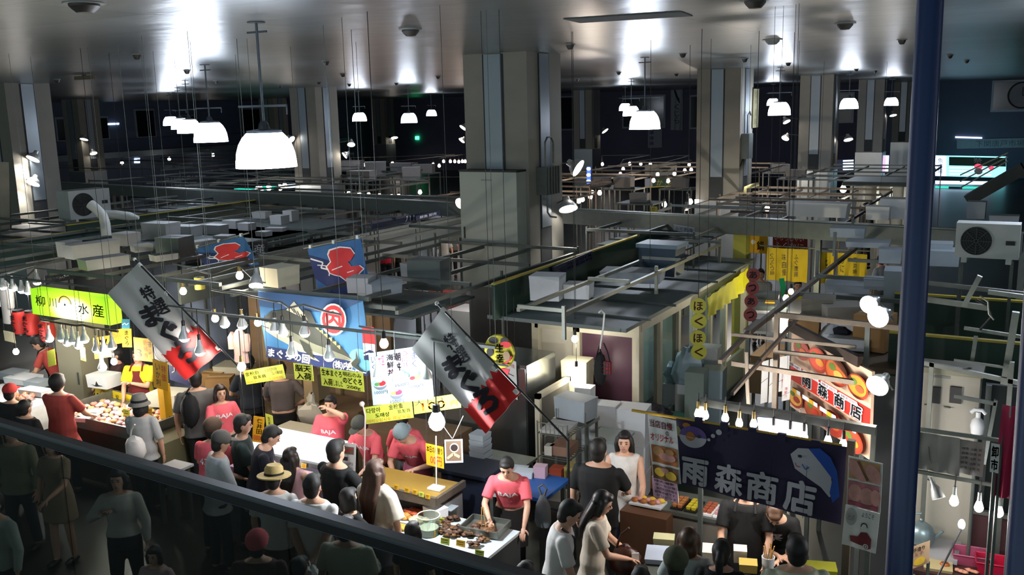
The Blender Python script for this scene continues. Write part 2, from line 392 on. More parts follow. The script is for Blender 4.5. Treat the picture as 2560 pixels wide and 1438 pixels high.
# ---------------------------------------------------------------- bright pendant lamps
M_SHADE = emis('lamp_shade_glow', 'e6efff', 26.)
M_ROD = mat('lamp_rod', '596068', .4, .6)
def pendant(px, pyb, w, lit=True, at=None):
    dep = FPX * .62 / w; p = Vector(at) if at else PD(px, pyb, dep); p0 = Vector((p.x, p.y, CEIL)); zb = p.z - CEIL
    t = thing('pendant_lamp', 'x', 'lamp', p0, 0, None)
    R = .31
    prof = [(R, zb), (R * .985, zb + .07), (R * .95, zb + .15), (R * .87, zb + .23), (R * .74, zb + .30), (R * .60, zb + .345), (R * .58, zb + .35)]
    MB(M_SHADE if lit else M_DET).lathe(prof + [(0.01, zb + .35)], n=28).build('lamp_shade', None, t)
    MB(M_ROD).lathe([(.18, zb + .346), (.175, zb + .375), (.06, zb + .39), (.05, zb + .44), (.03, zb + .47)], n=14, close=True).build('housing', None, t)
    MB(M_ROD).cyl((0, 0, zb + .44), (0, 0, 0), .014, n=8).build('rod', None, t)
    MB(M_ROD).bar((-.33, .0, zb + .62), (.33, 0, zb + .62), .022).cyl((.33, 0, zb + .62), (.33, 0, zb + .53), .008).build('crossbar', None, t)
    MB(M_ROD).lathe([(.09, -.012), (.09, 0)], n=14, close=True).bar((-.13, 0, -.1), (.13, 0, -.1), .02).build('ceiling_plate', None, t)
    return t
for px, py, w, l in ((667, 418, 150, 'largest bright pendant lamp, nearest of the row on the left'), (528, 355, 83, 'second pendant lamp of the row on the left, partly behind nothing'), (474, 333, 58, 'third lamp in the row on the left, touching the second'),
                     (452, 323, 46, 'fourth lamp in the row on the left'), (428, 314, 38, 'farthest lamp in the row on the left'), (899, 303, 36, 'small bright pendant lamp just right of the column beside the biggest lamp'),
                     (1023, 307, 41, 'small bright pendant lamp hanging before the far lit window'), (1079, 290, 26, 'smallest of the three pendant lamps left of the cabinet column'), (1612, 323, 77, 'bright pendant lamp nearest the cabinet column on its right'),
                     (1578, 290, 42, 'bright lamp half hidden behind the one right of the cabinet column'), (1563, 277, 31, 'last lamp of the three right of the cabinet column'), (1948, 288, 55, 'bright lamp between the two middle columns'),
                     (1932, 264, 30, 'small lamp peeping out behind the lamp between the middle columns'), (2122, 272, 45, 'bright lamp right of the pink-grey column'), (2228, 264, 34, 'small bright lamp beside the blue pipe')):
    pendant(px, py, w)['label'] = l.replace(', partly behind nothing', '')
pendant(994, 293, 18, False)['label'] = 'unlit dark pendant lamp silhouetted on the far window'
for at, l in (((.1, 12.7, 4.6), 'bright pendant lamp cut by the right edge of the photo'), ((6.3, 7.2, 4.6), 'unseen pendant lamp added on the same grid, far to the right'), ((-7.2, -1.9, 4.6), 'unseen pendant lamp added behind the gallery viewer')):
    pendant(0, 0, 1, True, at)['label'] = l  # the two unseen lamps are added for front light on flags and near stalls
# ================================================================ people
M_SKIN = mat('skin', 'c79a80', .55, 0, .05); M_HAIR = mat('black_hair', '15110f', .62, 0, .3, 30); M_HAIRB = mat('brown_hair', '3d2517', .62, 0, .3, 30)
M_EYE = mat('eye_dark', '1a1412', .3, 0, 0); M_LIP = mat('lip', '93504a', .5, 0, 0)
def cloth(n, c, var=.14): return mat(n, c, .85, 0, var, 9, .25)
T_PINK = cloth('coral_tshirt', 'e2606a'); T_BLACK = cloth('black_cloth', '090a0b'); T_WHITE = cloth('white_cloth', 'dcdad6'); T_GREY = cloth('grey_cloth', '63625f')
T_LGREY = cloth('light_grey_cloth', 'a3a6a6'); T_GREEN = cloth('dark_green_cloth', '1f2f2c'); T_NAVY = cloth('navy_cloth', '11131f'); T_CREAM = cloth('cream_cloth', 'c9bfae')
T_RED = cloth('faded_red_cloth', 'a8433b'); T_YEL = cloth('yellow_cloth', 'd8c41e'); T_MAROON = cloth('maroon_cloth', '5e1414'); T_DENIM = cloth('denim', '1e2836'); T_PALE = cloth('pale_green_cloth', 'b9bda8')
T_KHAKI = cloth('brown_cloth', '4d3a2c'); T_PLAID = cloth('pink_plaid', 'b98d92', .3); T_ROSE = cloth('rose_apron', 'd17294'); T_PRINT = mat('print_white', 'f0e8e6', .7, 0, 0)
REM = []
def queue(mb, name, m, parent, vox=.014, it=2, post=None): REM.append((mb, name, m, parent, vox, it, post))
def flush():
    """grow one skin over each set of overlapping solids"""
    ts = bpy.data.scenes.new('skin_scratch'); tmp = []
    for mb, name, m, parent, vox, it, post in REM:
        me = bpy.data.meshes.new('t'); me.from_pydata(mb.v, [], mb.f); o = bpy.data.objects.new('t', me); ts.collection.objects.link(o)
        r = o.modifiers.new('r', 'REMESH'); r.mode = 'VOXEL'; r.voxel_size = vox
        if it: k = o.modifiers.new('s', 'SMOOTH'); k.factor = .5; k.iterations = it
        tmp.append(o)
    ts.view_layers[0].update(); dg = ts.view_layers[0].depsgraph
    for o, (mb, name, m, parent, vox, it, post) in zip(tmp, REM):
        me = bpy.data.meshes.new_from_object(o.evaluated_get(dg), depsgraph=dg)
        vs = [tuple(v.co) for v in me.vertices]; fs = [tuple(p.vertices) for p in me.polygons]; bpy.data.meshes.remove(me)
        q = MB(m); q.add(vs, fs)
        if post: post(q, vs, fs)
        q.build(name, None, parent, smooth=3.2 if name != 'hat' else 1.2)
    for o in tmp:
        d = o.data; bpy.data.objects.remove(o); bpy.data.meshes.remove(d)
    bpy.data.scenes.remove(ts); REM.clear()
PRESET = dict(down=(.26, .05, .78), fwd=(.16, .36, 1.02), low=(.2, .25, .85), hip=(.19, .1, 1.0), cross=(.02, .25, 1.12), up=(.05, .17, 1.57), back=(.04, -.18, .9), table=(.16, .46, .95), chin=(.06, .22, 1.35), strap=(.16, .12, 1.25))
def person(label, px, py, a, h=1.64, fem=False, lean=0., pitch=0., turn=0., R='down', L='down', top=None, sl='short', hem=.86, flare=0., bot=None, leg='long', hair='short', hm=None, hat=None, hatm=None, apron=None, bib=True, text=None, skin=None, walk=.06, extra=None, shoes=None, z0=0., face=True, name='person', vox=1.0, wide=1.):
    s = h / 1.7; top = top or T_BLACK; bot = bot or T_BLACK; skin = skin or M_SKIN; hm = hm or M_HAIR
    cl, sn = math.cos(lean), math.sin(lean)
    def T(x, y, z):
        if z > .95: y, z = y * cl + (z - .95) * sn, .95 + (z - .95) * cl - y * sn
        return Vector((x, y, z)) * s
    RX = Matrix.Rotation(-lean, 3, 'X')
    neck = T(0, 0, 1.45); HM = Matrix.Rotation(turn, 3, 'Z') @ Matrix.Rotation(-(lean * .6 + pitch), 3, 'X')
    hc = neck + HM @ Vector((0, .012, .125)) * s
    def hp(x, y, z): return hc + HM @ Vector((x, y, z)) * s
    topz = hp(0, -.01, .122 if not hat else .15)
    Ra = Matrix.Rotation(a, 3, 'Z'); off = Ra @ topz
    base = PZ(px, py, topz.z + z0) - Vector((off.x, off.y, 0)); base.z = z0
    t = thing(name, label, 'person', base, a)
    # trunk
    hw = (.175, .135, .15, .15, .115) if fem else (.168, .15, .17, .175, .12); hw = [q * wide for q in hw]
    secs = [(.82, hw[0] * .62, .085), (.88, hw[0] * .95, .11), (.96, hw[0], .115), (1.08, hw[1], .10), (1.18, (hw[1] + hw[2]) / 2, .108), (1.28, hw[2], .12 if fem else .115), (1.37, hw[3], .098), (1.425, hw[4], .075), (1.455, .055, .055)]
    def trunk(mb, g=0., z0=0, z1=9, fl=0.):
        rows = []; n = 16
        ss = [q for q in secs if z0 <= q[0] <= z1]
        if z0 > secs[0][0]: ss = [(z0, ss[0][1] + fl, ss[0][2] + fl)] + ss
        elif g and z0 < .82: ss = [(z0, hw[0] + fl, .12 + fl)] + [q for q in secs[1:] if q[0] <= z1]
        for z, w, d in ss:
            rows.append([T((w + g) * math.copysign(abs(math.cos(2 * math.pi * j / n)) ** .85, math.cos(2 * math.pi * j / n)), (d + g) * math.copysign(abs(math.sin(2 * math.pi * j / n)) ** .9, math.sin(2 * math.pi * j / n)), z) for j in range(n)])
        vs = [p for r in rows for p in r]; k = len(rows)
        fs = [(i * n + j, i * n + (j + 1) % n, (i + 1) * n + (j + 1) % n, (i + 1) * n + j) for i in range(k - 1) for j in range(n)] + [tuple(range(n - 1, -1, -1)), tuple(range((k - 1) * n, k * n))]
        mb.add(vs, fs)
    body = MB(skin); trunk(body)
    body.tube([T(0, 0, 1.40), T(0, .005, 1.47), hp(0, -.02, -.06)], [.062 * s, .05 * s, .05 * s], 10)
    body.ell(hp(0, -.006, .012), [q * s for q in (.076, .094, .108)], 14, 10, HM); body.ell(hp(0, .026, -.055), [q * s for q in (.054, .058, .062)], 12, 8, HM)
    body.ell(hp(0, .096, -.018), [q * s for q in (.013, .018, .02)], 8, 6, HM)
    for i in (-1, 1): body.ell(hp(.077 * i, -.008, -.01), [q * s for q in (.012, .02, .03)], 8, 6, HM)
    # arms
    sw = .165 * wide if fem else .185 * wide; hands = []
    arms = {}
    for i, ps in ((1, R), (-1, L)):
        tg = PRESET[ps] if isinstance(ps, str) else ps
        S = T(sw * i, 0, 1.362); tgt = Vector((tg[0] * i, tg[1], tg[2])) * s
        if isinstance(ps, str) and lean > .15 and ps in ('up', 'strap', 'chin', 'cross'): tgt = T(tg[0] * i, tg[1], tg[2])
        u, f = .285 * s, .25 * s; D = tgt - S; d = D.length
        if d > (u + f) * .985: tgt = S + D * ((u + f) * .985 / d); D = tgt - S; d = D.length
        k = (u * u - f * f + d * d) / (2 * d); hgt = math.sqrt(max(u * u - k * k, 0)); dn = D / d
        hint = Vector((.7 * i, -.35, -.6)); 
        if ps == 'up': hint = Vector((1 * i, .2, -.3))
        if ps == 'hip': hint = Vector((1 * i, -.6, 0))
        hint = (hint - dn * hint.dot(dn)).normalized(); E = S + dn * k + hint * hgt
        arms[i] = (S, E, tgt)
        body.ell(S, .056 * s, 10, 7); body.tube([S, S.lerp(E, .4), E], [.05 * s, .047 * s, .037 * s], 10); body.ell(E, .038 * s, 8, 6)
        fd = (tgt - E).normalized(); body.tube([E, E.lerp(tgt, .35), tgt], [.038 * s, .038 * s, .026 * s], 10)
        # hand: palm, four fingers bent in, thumb off the side
        sd = fd.cross(ZU); sd = Vector((1, 0, 0)) if sd.length < .2 else sd.normalized(); nn = sd.cross(fd).normalized()
        if nn.z > 0 and abs(fd.z) < .8: nn = -nn
        if abs(fd.z) >= .8: sd = Vector((0, 1, 0)); sd = (sd - fd * sd.dot(fd)).normalized(); nn = Vector((-i, 0, 0)); nn = (nn - fd * nn.dot(fd)).normalized()
        pc = tgt + fd * .045 * s; PM = Matrix((sd, nn, fd)).transposed()
        body.ell(pc, (.038 * s, .016 * s, .055 * s), 10, 7, PM); hands.append((pc, sd, nn, fd, i))
    # legs and feet
    for i, st in ((1, walk), (-1, -walk)):
        Hh = Vector((.088 * i, 0, .88)) * s; K = Vector((.085 * i, st * .6 + .015, .47)) * s; A = Vector((.085 * i, st, .085)) * s
        body.tube([Hh, Hh.lerp(K, .5), K, K.lerp(A, .35), A], [.083 * s, .07 * s, .052 * s, .053 * s, .036 * s], 10)
        body.ell(A + Vector((0, .055, -.045)) * s, (.042 * s, .115 * s, .042 * s), 10, 7)
        if leg != 'none': pass
    fb = MB(skin)
    for pc, sd, nn, fd, i in hands:
        for j, (o, ln) in enumerate(((-.027, .068), (-.009, .078), (.009, .074), (.026, .058))):
            b0 = pc + sd * o * s + fd * .042 * s; p1 = b0 + fd * ln * .5 * s + nn * .006 * s; p2 = p1 + (fd * .75 + nn * .6) * ln * .32 * s; p3 = p2 + (fd * .35 + nn * .9) * ln * .25 * s
            fb.tube([b0 - fd * .015 * s, b0, p1, p2, p3], [.0085 * s, .0088 * s, .008 * s, .0075 * s, .006 * s], 6)
        th = -1 if (sd.dot(Vector((0, 1, 0))) < 0) else 1
        b0 = pc + sd * th * .03 * s - fd * .012 * s; p1 = b0 + (sd * th * .7 + fd * .6 + nn * .2) * .035 * s; p2 = p1 + (sd * th * .2 + fd * .8 + nn * .4) * .03 * s
        fb.tube([b0 - sd * th * .012 * s, b0, p1, p2], [.011 * s, .0115 * s, .0095 * s, .007 * s], 6)
    def fingers(q, vs, fs): q.add(fb.v, fb.f)
    queue(body, 'body', skin, t, .0135 * vox, 2, fingers)
    # face
    if face:
        e = MB(M_EYE)
        for i in (-1, 1):
            e = MB(M_EYE).ell(hp(.031 * i, .084, .006), [q * s for q in (.0135, .008, .0065)], 8, 6, HM); e.build('eye', None, t, 3)
            MB(hm).ell(hp(.031 * i, .087, .027), [q * s for q in (.019, .006, .0045)], 8, 5, HM).build('eyebrow', None, t, 3)
        MB(M_LIP).ell(hp(0, .081, -.062), [q * s for q in (.021, .008, .0065)], 8, 5, HM).build('mouth', None, t, 3)
    # top
    tp = MB(top); trunk(tp, .016, hem, 1.44, flare)
    for i, (S, E, W) in arms.items():
        if sl == 'none': tp.ell(T(sw * i * .8, 0, 1.38), .06 * s, 10, 7); continue
        tp.ell(S, .06 * s, 10, 7)
        if sl == 'cape': tp.tube([T(sw * i * .5, 0, 1.40), S.lerp(E, .1), S.lerp(E, .95)], [.07 * s, .08 * s, .1 * s], 12); continue
        if sl == 'half': tp.tube([S, E], [.068 * s, .06 * s], 10); continue
        if sl == 'long': tp.tube([S, E], [.066 * s, .053 * s], 10); tp.ell(E, .053 * s, 8, 6); tp.tube([E, E.lerp(W, .9)], [.052 * s, .042 * s], 10)
        elif sl == 'three': tp.tube([S, E], [.066 * s, .055 * s], 10); tp.ell(E, .053 * s, 8, 6); tp.tube([E, E.lerp(W, .45)], [.052 * s, .05 * s], 10)
        else: tp.tube([S, S.lerp(E, .3), S.lerp(E, .75)], [.058 * s, .066 * s, .068 * s], 12)
    post = None
    if text:
        txt, side, tz, tw, th_, tm = text
        def post(q, vs, fs, txt=txt, side=side):
            bv = BVHTree.FromPolygons([Vector(v) for v in vs], fs); gv, gf, _ = glyphs(txt, .03); out = []
            for gx, gy in gv:
                x = (gx - .5) * tw * (1 if side > 0 else -1) * -1 if side > 0 else (gx - .5) * tw
                x = -(gx - .5) * tw if side > 0 else (gx - .5) * tw
                o = T(x, .5 * side, tz + (.5 - gy) * th_); d = RX @ Vector((0, -side, 0)); hit = bv.ray_cast(o, d)
                out.append((hit[0] - d * .005) if hit[0] else o + d * .36)
            q.use(tm); q.add(out, gf)
    queue(tp, 'shirt' if not fem or sl != 'cape' else 'blouse', top, t, .0145 * vox, 2, post)
    # bottom
    bt = MB(bot)
    if leg == 'skirt':
        rows = [(1.0, hw[0] + .0, .12), (.9, hw[0] + .03, .15), (.6, hw[0] + .05, .18)]; n = 16; vs = []
        for z, w, d in rows: vs += [Vector((w * math.cos(6.2832 * j / n), d * math.sin(6.2832 * j / n), z)) * s for j in range(n)]
        bt.add(vs, [((i + 1) * n + j, (i + 1) * n + (j + 1) % n, i * n + (j + 1) % n, i * n + j) for i in range(2) for j in range(n)] + [tuple(range(n)), tuple(range(3 * n - 1, 2 * n - 1, -1))])
    else:
        trunk(bt, .01, .80, 1.0)
        for i, st in ((1, walk), (-1, -walk)):
            Hh = Vector((.088 * i, 0, .88)) * s; K = Vector((.085 * i, st * .6 + .015, .47)) * s; A = Vector((.085 * i, st, .1)) * s
            pts, rr = ([Hh, Hh.lerp(K, .5), K, A], [.1 * s, .086 * s, .068 * s, .058 * s]) if leg == 'long' else ([Hh, Hh.lerp(K, .5), Hh.lerp(K, .9)], [.1 * s, .09 * s, .085 * s])
            bt.tube(pts, rr, 12)
    queue(bt, 'skirt' if leg == 'skirt' else 'trousers', bot, t, .016 * vox, 2)
    for i, st in ((1, walk), (-1, -walk)):
        A = Vector((.085 * i, st, .085)) * s
        MB(shoes or M_BLACK).ell(A + Vector((0, .055, -.043)) * s, (.05 * s, .13 * s, .042 * s), 12, 8).build('shoe', None, t, 1.2)
    # hair
    if hair:
        hb = MB(hm)
        hb.ell(hp(0, -.024, .03), [q * s for q in (.087, .098, .106)], 14, 10, HM); hb.ell(hp(0, -.045, -.03), [q * s for q in (.078, .065, .085)], 12, 8, HM)
        hb.ell(hp(0, .045, .085), [q * s for q in (.066, .05, .035)], 10, 6, HM)
        if hair == 'bushy': hb.ell(hp(0, -.02, .025), [q * s for q in (.105, .112, .118)], 14, 10, HM)
        if hair in ('bob', 'long', 'longest'):
            for i in (-1, 1): hb.tube([hp(.07 * i, .0, .06), hp(.09 * i, .005, -.03), hp(.085 * i, .0, -.12)], [.03 * s, .03 * s, .024 * s], 8)
            hb.ell(hp(0, -.045, -.075), [q * s for q in (.09, .066, .1)], 12, 8, HM)
        if hair in ('long', 'longest'):
            Lh = .33 if hair == 'long' else .44
            for x in (-.055, 0, .055): hb.tube([hp(x, -.06, 0), hp(x * 1.25, -.085, -.13), T(x * 1.3, -.13, 1.32), T(x * .8, -.135, 1.5 - Lh)], [.05 * s, .046 * s, .04 * s, .018 * s], 8)
        if hair == 'pony': hb.tube([hp(0, -.11, .06), hp(0, -.15, .0), hp(0, -.14, -.12), hp(0, -.12, -.22)], [.03 * s, .042 * s, .036 * s, .014 * s], 8)
        queue(hb, 'hair', hm, t, .012 * vox, 2)
    if hat:
        hb = MB(hatm)
        if hat in ('cap', 'bigcap'):
            k = 1.0 if hat == 'cap' else 1.12
            hb.ell(hp(0, -.01, .055), [q * s * k for q in (.098, .115, .095)], 16, 10, HM); hb.ell(hp(0, .11, .045), [q * s for q in (.075, .075, .014)], 12, 6, HM)
        elif hat == 'bucket':
            hb.lathe([(.15 * s, -.01), (.148 * s, .0), (.108 * s, .045 * s), (.1 * s, .09 * s), (.085 * s, .135 * s), (.03 * s, .15 * s)], hp(0, -.008, .02), 18, HM @ ZU, True)
        elif hat == 'straw':
            hb.lathe([(.185 * s, .0), (.185 * s, .012), (.105 * s, .02 * s), (.1 * s, .09 * s), (.075 * s, .125 * s), (.02 * s, .118 * s)], hp(0, -.008, .035), 20, HM @ ZU, True)
        elif hat in ('kerchief', 'hood'):
            hb.ell(hp(0, -.018, .035), [q * s for q in (.1, .115, .11)], 16, 10, HM); hb.ell(hp(0, -.12, -.02), [q * s for q in (.05, .04, .05)], 10, 6, HM)
        ho = hb.build('hat' if hat not in ('kerchief',) else 'head_scarf', None, t, 1.0)
        if hat in ('bucket', 'straw'):
            z = (.035, .07) if hat == 'bucket' else (.022, .05)
            r = .115 if hat == 'bucket' else .108
            MB(T_BLACK).lathe([(r * s, z[0] * s), ((r - .006) * s, z[1] * s)], hp(0, -.008, .02 if hat == 'bucket' else .035), 20, HM @ ZU).build('hat_band', None, ho, 1)
    if apron:
        ab = MB(apron); n = 10; vs = []
        prof = ([(1.36, .11, .135), (1.2, .13, .145)] if bib else []) + [(1.02, .17, .15), (.85, .2, .155), (.6, .2, .17), (.5, .2, .175)]
        for z, w, d in prof:
            for j in range(n + 1):
                an = (j / n - .5) * 2; vs.append(T(an * w, d * math.cos(an * 1.0) + .0, z))
        m_ = len(prof); N = n + 1; fs = [(i * N + j, i * N + j + 1, (i + 1) * N + j + 1, (i + 1) * N + j) for i in range(m_ - 1) for j in range(n)]
        back = [Vector(v) - Vector((0, .008, 0)) for v in vs]; K = len(vs)
        ab.add(vs + back, fs + [tuple(K + q for q in f[::-1]) for f in fs])
        if bib: ab.tube([T(.1, .13, 1.36), T(.09, .06, 1.45), T(.06, -.07, 1.46)], .014 * s, 6).tube([T(-.1, .13, 1.36), T(-.09, .06, 1.45), T(-.06, -.07, 1.46)], .014 * s, 6)
        ab.build('apron', None, t, .8)
    t['_'] = 0; del t['_']
    return t, T, hp, arms
# ================================================================ shared market things
M_FOAM = mat('white_foam', 'd4d8da', .75, 0, .06, 12); M_FOAMD = mat('greyer_foam', 'a9aaa8', .75, 0, .08, 9); M_FOAMB = mat('bluish_foam', '929ca2', .7, 0, .06, 9)  # the second foam is simply greyer, for boxes on the stall tops
M_GREEN = mat('dark_green_board', '1f3a30', .6, 0, .2); M_YSTR = mat('yellow_stripe', 'b7a53c', .6); M_BOARDNAVY = mat('navy_signboard', '17203f', .6)
M_ROOF = mat('stall_roof_sheet', '4a5350', .55, .1, .25, 3); M_LETW = mat('white_letters', 'dfe3e6', .6, 0, 0); M_INK = mat('black_ink', '15141a', .7, 0, 0); M_REDINK = mat('red_ink', 'b3232c', .7, 0, 0)
M_CARD = mat('cardboard', '9a7547', .8, 0, .15); M_TAPE = mat('parcel_tape', 'b9a27c', .4)
M_BULB = emis('bulb_white', 'fff6ee', 22., False); M_BULBW = emis('bulb_warm', 'ffe2c4', 22., False); M_BULBC = emis('bulb_cool', 'e9f1ff', 22., False)
M_FAR = emis('far_bulb_white', 'fff2e6', 14.); M_FARW = emis('far_bulb_pinkish', 'ffdcc8', 14.); M_REFL = mat('lamp_reflector', 'c9cdcb', .35, .5); M_SOCK = mat('lamp_socket', '1b1b1b', .5); M_SOCKG = mat('lamp_socket_brass', '8e7b4a', .4, .6); M_CORD = mat('cord_black', '151515', .6)
def foam(p, d, rz=0., label='x', group=None, m=None, lid=True, name='foam_box', cat='box'):
    t = thing(name, label, cat, p, rz, group); m = m or M_FOAM; w, dp, h = d
    MB(m).box((0, 0, h * .42), (w, dp, h * .84), 0, .96).build('body', None, t, 0)
    if lid: MB(m).box((0, 0, h * .92), (w * 1.02, dp * 1.02, h * .16), 0, .985).build('lid', None, t, 0)
    return t
def carton(p, d, rz=0., label='x', group=None):
    t = thing('cardboard_box', label, 'box', p, rz, group); w, dp, h = d
    MB(M_CARD).box((0, 0, h / 2), d).build('body', None, t, 0); MB(M_TAPE).box((0, 0, h + .001), (w * 1.005, .05, .004)).build('tape', None, t, 0)
    return t
TOPS = {}
def post(o, pts, z=0., r=.014, m=None, nm='post'):       # thin uprights from points of a thing down to the floor (or up to z)
    m = m or M_STEEL
    for q in pts:
        q = Vector(q); c = MB(m).at(o.location).cyl(q, (q.x, q.y, z), r, n=6).build(nm, None, o); c.location = (0, 0, 0)
def lamp_line(label, lamps, posts=True, r=.01, m=None, ext=.25, name='lamp_wire'):
    pts = sorted((TOPS[t.name] for t in lamps), key=lambda v: v.x); d = (pts[-1] - pts[0]).normalized() if len(pts) > 1 else Vector((1, 0, 0)); d.z = 0
    pts = [pts[0] - d * ext] + pts + [pts[-1] + d * ext]; t = thing(name, label, 'wire', (pts[0] + pts[-1]) / 2); MB(m or M_STEEL).at(t.location).tube(pts, r, 6).build('wire', None, t)
    if posts: post(t, [pts[0], pts[-1]], 0. if posts != 'up' else CEIL, .016 if posts != 'up' else .0028, M_STEEL, 'post' if posts != 'up' else 'hanger')
    return t
def strings(o, pts, z, r=.003):
    for q in pts:
        q = Vector(q); c = MB(M_CORD).at(o.location).cyl(q, (q.x, q.y, z), r, n=5).build('string', None, o); c.location = (0, 0, 0)
def shelf(label, x0, x1, y0, y1, z):
    t = thing('storage_shelf', label, 'shelf', ((x0 + x1) / 2, (y0 + y1) / 2, 0)); MB(M_ROOF).box((0, 0, z - .02), (x1 - x0, y1 - y0, .04)).build('board', None, t, 0)
    for i in (-.5, .5):
        for j in (-.5, .5): MB(M_STEEL).box((i * (x1 - x0 - .06), j * (y1 - y0 - .06), (z - .04) / 2), (.04, .04, z - .04)).build('post', None, t, 0)
    return t
def light(p, e, col=(1, .93, .86), r=.035, parent=None, spot=None, name='lamp_light'):
    l = bpy.data.lights.new(name, 'SPOT' if spot else 'POINT'); l.energy = e * .6; l.color = col; l.shadow_soft_size = r
    if spot: l.spot_size, l.spot_blend = spot[1], .6
    o = bpy.data.objects.new(name, l); COL.objects.link(o); o.location = p
    if spot: o.rotation_euler = Vector(spot[0]).to_track_quat('-Z', 'Y').to_euler()
    if parent: o.parent = parent
    return o
def bulb(p, cord=.4, r=.04, e=12., m=None, label='x', group=None, sock=None, long=1.35, shade=None, col=(1, .93, .86), ztop=None):
    """hanging bulb: cord, socket, glass; p is the middle of the glass"""
    t = thing('hanging_bulb' if not shade else 'reflector_lamp', label, 'lamp', p, 0, group)
    m = m or M_BULB
    if shade:
        R = shade
        MB(M_REFL).lathe([(R, -.005), (R * .93, .02), (R * .66, .06), (R * .45, .09), (R * .4, .14), (R * .3, .15)], n=16).build('reflector', None, t)
        MB(m).lathe([(.001, -R * .75), (R * .45, -R * .68), (R * .8, -R * .38), (R * .9, -.0), (R * .8, .02)], n=16).build('bulb', None, t)
        MB(sock or M_SOCK).cyl((0, 0, .14), (0, 0, .21), R * .3).build('socket', None, t); top = .21
    else:
        MB(m).lathe([(.001, -r * 1.02), (r * .5, -r * .9), (r * .87, -r * .5), (r, 0), (r * .9, r * .45), (r * .62, r * long * .75), (r * .42, r * long)], n=14).build('bulb', None, t)
        MB(sock or M_SOCK).cyl((0, 0, r * long * .97), (0, 0, r * long + .07), r * .5, r * .42).build('socket', None, t); top = r * long + .07
    if ztop is not None: cord = max(ztop - p.z - top, .01)
    TOPS[t.name] = Vector((p.x + .004, p.y, p.z + top + max(cord, 0)))
    if cord > 0: MB(M_CORD).tube([(0, 0, top), (.004, 0, top + cord)], .006 if cord < 1.5 else .0035, 6).build('cord', None, t)
    if e: light((0, 0, -(.09 if shade else r + .045)), e, col, .03, t)
    return t
def flood(p, d, r=.13, e=0, label='x', stem=None, group=None, deep=.16):
    """dish spotlight facing d"""
    d = Vector(d).normalized(); t = thing('spotlight', label, 'lamp', p, 0, group)
    MB(M_REFL).lathe([(r, 0), (r * .93, -deep * .3), (r * .7, -deep * .75), (r * .4, -deep), (r * .33, -deep * 1.5), (.01, -deep * 1.52)], n=18, axis=d).build('reflector', None, t)
    MB(M_BULB if e else M_FAR).lathe([(.001, -.0), (r * .9, -.012)], n=18, axis=d).build('bulb', None, t)
    if stem: MB(M_STEEL).tube([-d * deep * 1.3] + [Vector(q) for q in stem], .012, 6).build('bracket', None, t)
    if e: light(d * .05, e, (1, .93, .84), .05, t, (d, 1.9))
    return t
def frame_rack(label, x0, x1, y0, y1, z, nx=2, step=2.2, m=None, w=.05, posts=True, loc=None, z0=0., zs=None, cat='stall frame'):
    """stall top of square pipe: long rails, crossbars, posts"""
    m = m or M_STEEL; o = Vector(((x0 + x1) / 2, (y0 + y1) / 2, 0)); t = thing('pipe_scaffold', label, cat, o)
    for zz in (zs or [z]):
        for i in range(nx):
            x = x0 + (x1 - x0) * i / max(nx - 1, 1) - o.x; MB(m).bar((x, y0 - o.y, zz), (x, y1 - o.y, zz), w).build('rail', None, t, 0)
        n = max(1, round((y1 - y0) / step))
        for j in range(n + 1):
            y = y0 + (y1 - y0) * j / n - o.y; MB(m).bar((x0 - o.x, y, zz + w), (x1 - o.x, y, zz + w), w).build('crossbar', None, t, 0)
    if posts:
        n = max(1, round((y1 - y0) / (step * 2)))
        for j in range(1 if y0 < 9 else 0, n + 1):
            for x in (x0, x1): MB(m).bar((x - o.x, y0 + (y1 - y0) * j / n - o.y, z0), (x - o.x, y0 + (y1 - y0) * j / n - o.y, z + .1), w * .6, w * .6, Vector((1, 0, 0))).build('post', None, t, 0)
    return t
def fascia(label, x, y0, y1, z0, z1, m=None, stripe=True, ax='y'):
    m = m or M_GREEN
    o = Vector((x, (y0 + y1) / 2, z0)) if ax == 'y' else Vector(((y0 + y1) / 2, x, z0)); t = thing('fascia_board', label, 'board', o)
    L = y1 - y0
    MB(m).box((0, 0, (z1 - z0) / 2), (.05, L, z1 - z0) if ax == 'y' else (L, .05, z1 - z0)).build('board', None, t, 0)
    if stripe: MB(M_YSTR).box((0, 0, z1 - z0 + .012), (.06, L, .024) if ax == 'y' else (L, .06, .024)).build('edge_strip', None, t, 0)
    return t
def stand(p, z=0.):
    o = done(p); post(o, [p.pt(.06, .98, -.03), p.pt(.94, .98, -.03)], z); return o
# ---------------------------------------------------------------- stall blocks in the middle of the hall
def tray(label, a, b, z, w=.28, h=.28):
    p, q = PZ(*a, z), PZ(*b, z); o = (p + q) / 2; t = thing('cable_tray', label, 'cable tray', o)
    MB(M_STEEL).at(o).bar(p, q, w, h).build('channel', None, t, 0)
    d = (q - p).normalized(); n = int((q - p).length / 3)
    for i in range(n + 1):
        c = p.lerp(q, i / n) - o; MB(M_STEEL).bar(c + Vector((0, 0, -z)), c + Vector((0, 0, 0)), .09, .09, d).build('post', None, t, 0)
    MB(M_STEELL).at(o).bar(p + Vector((0, 0, h / 2 + .012)), q + Vector((0, 0, h / 2 + .012)), w * .5, .02).build('cover', None, t, 0)
    return t
tray('long dark cable tray crossing the hall behind the cabinet column', (150, 467), (2560, 606), 2.9)
tray('thin dark pipe run just beyond the long cable tray', (300, 470), (1150, 500), 2.6, .12, .12)
frame_rack('dark pipe frame of the stall behind the left column', -21.5, -18.3, 10.5, 19, 2.85, 3)
frame_rack('dark pipe frame beside the air conditioner', -17.2, -14.1, 8.2, 18.5, 2.8, 4)
frame_rack('dark pipe frame carrying the leftmost blue flag', -13.0, -11.2, 8.6, 18.5, 2.8, 3)
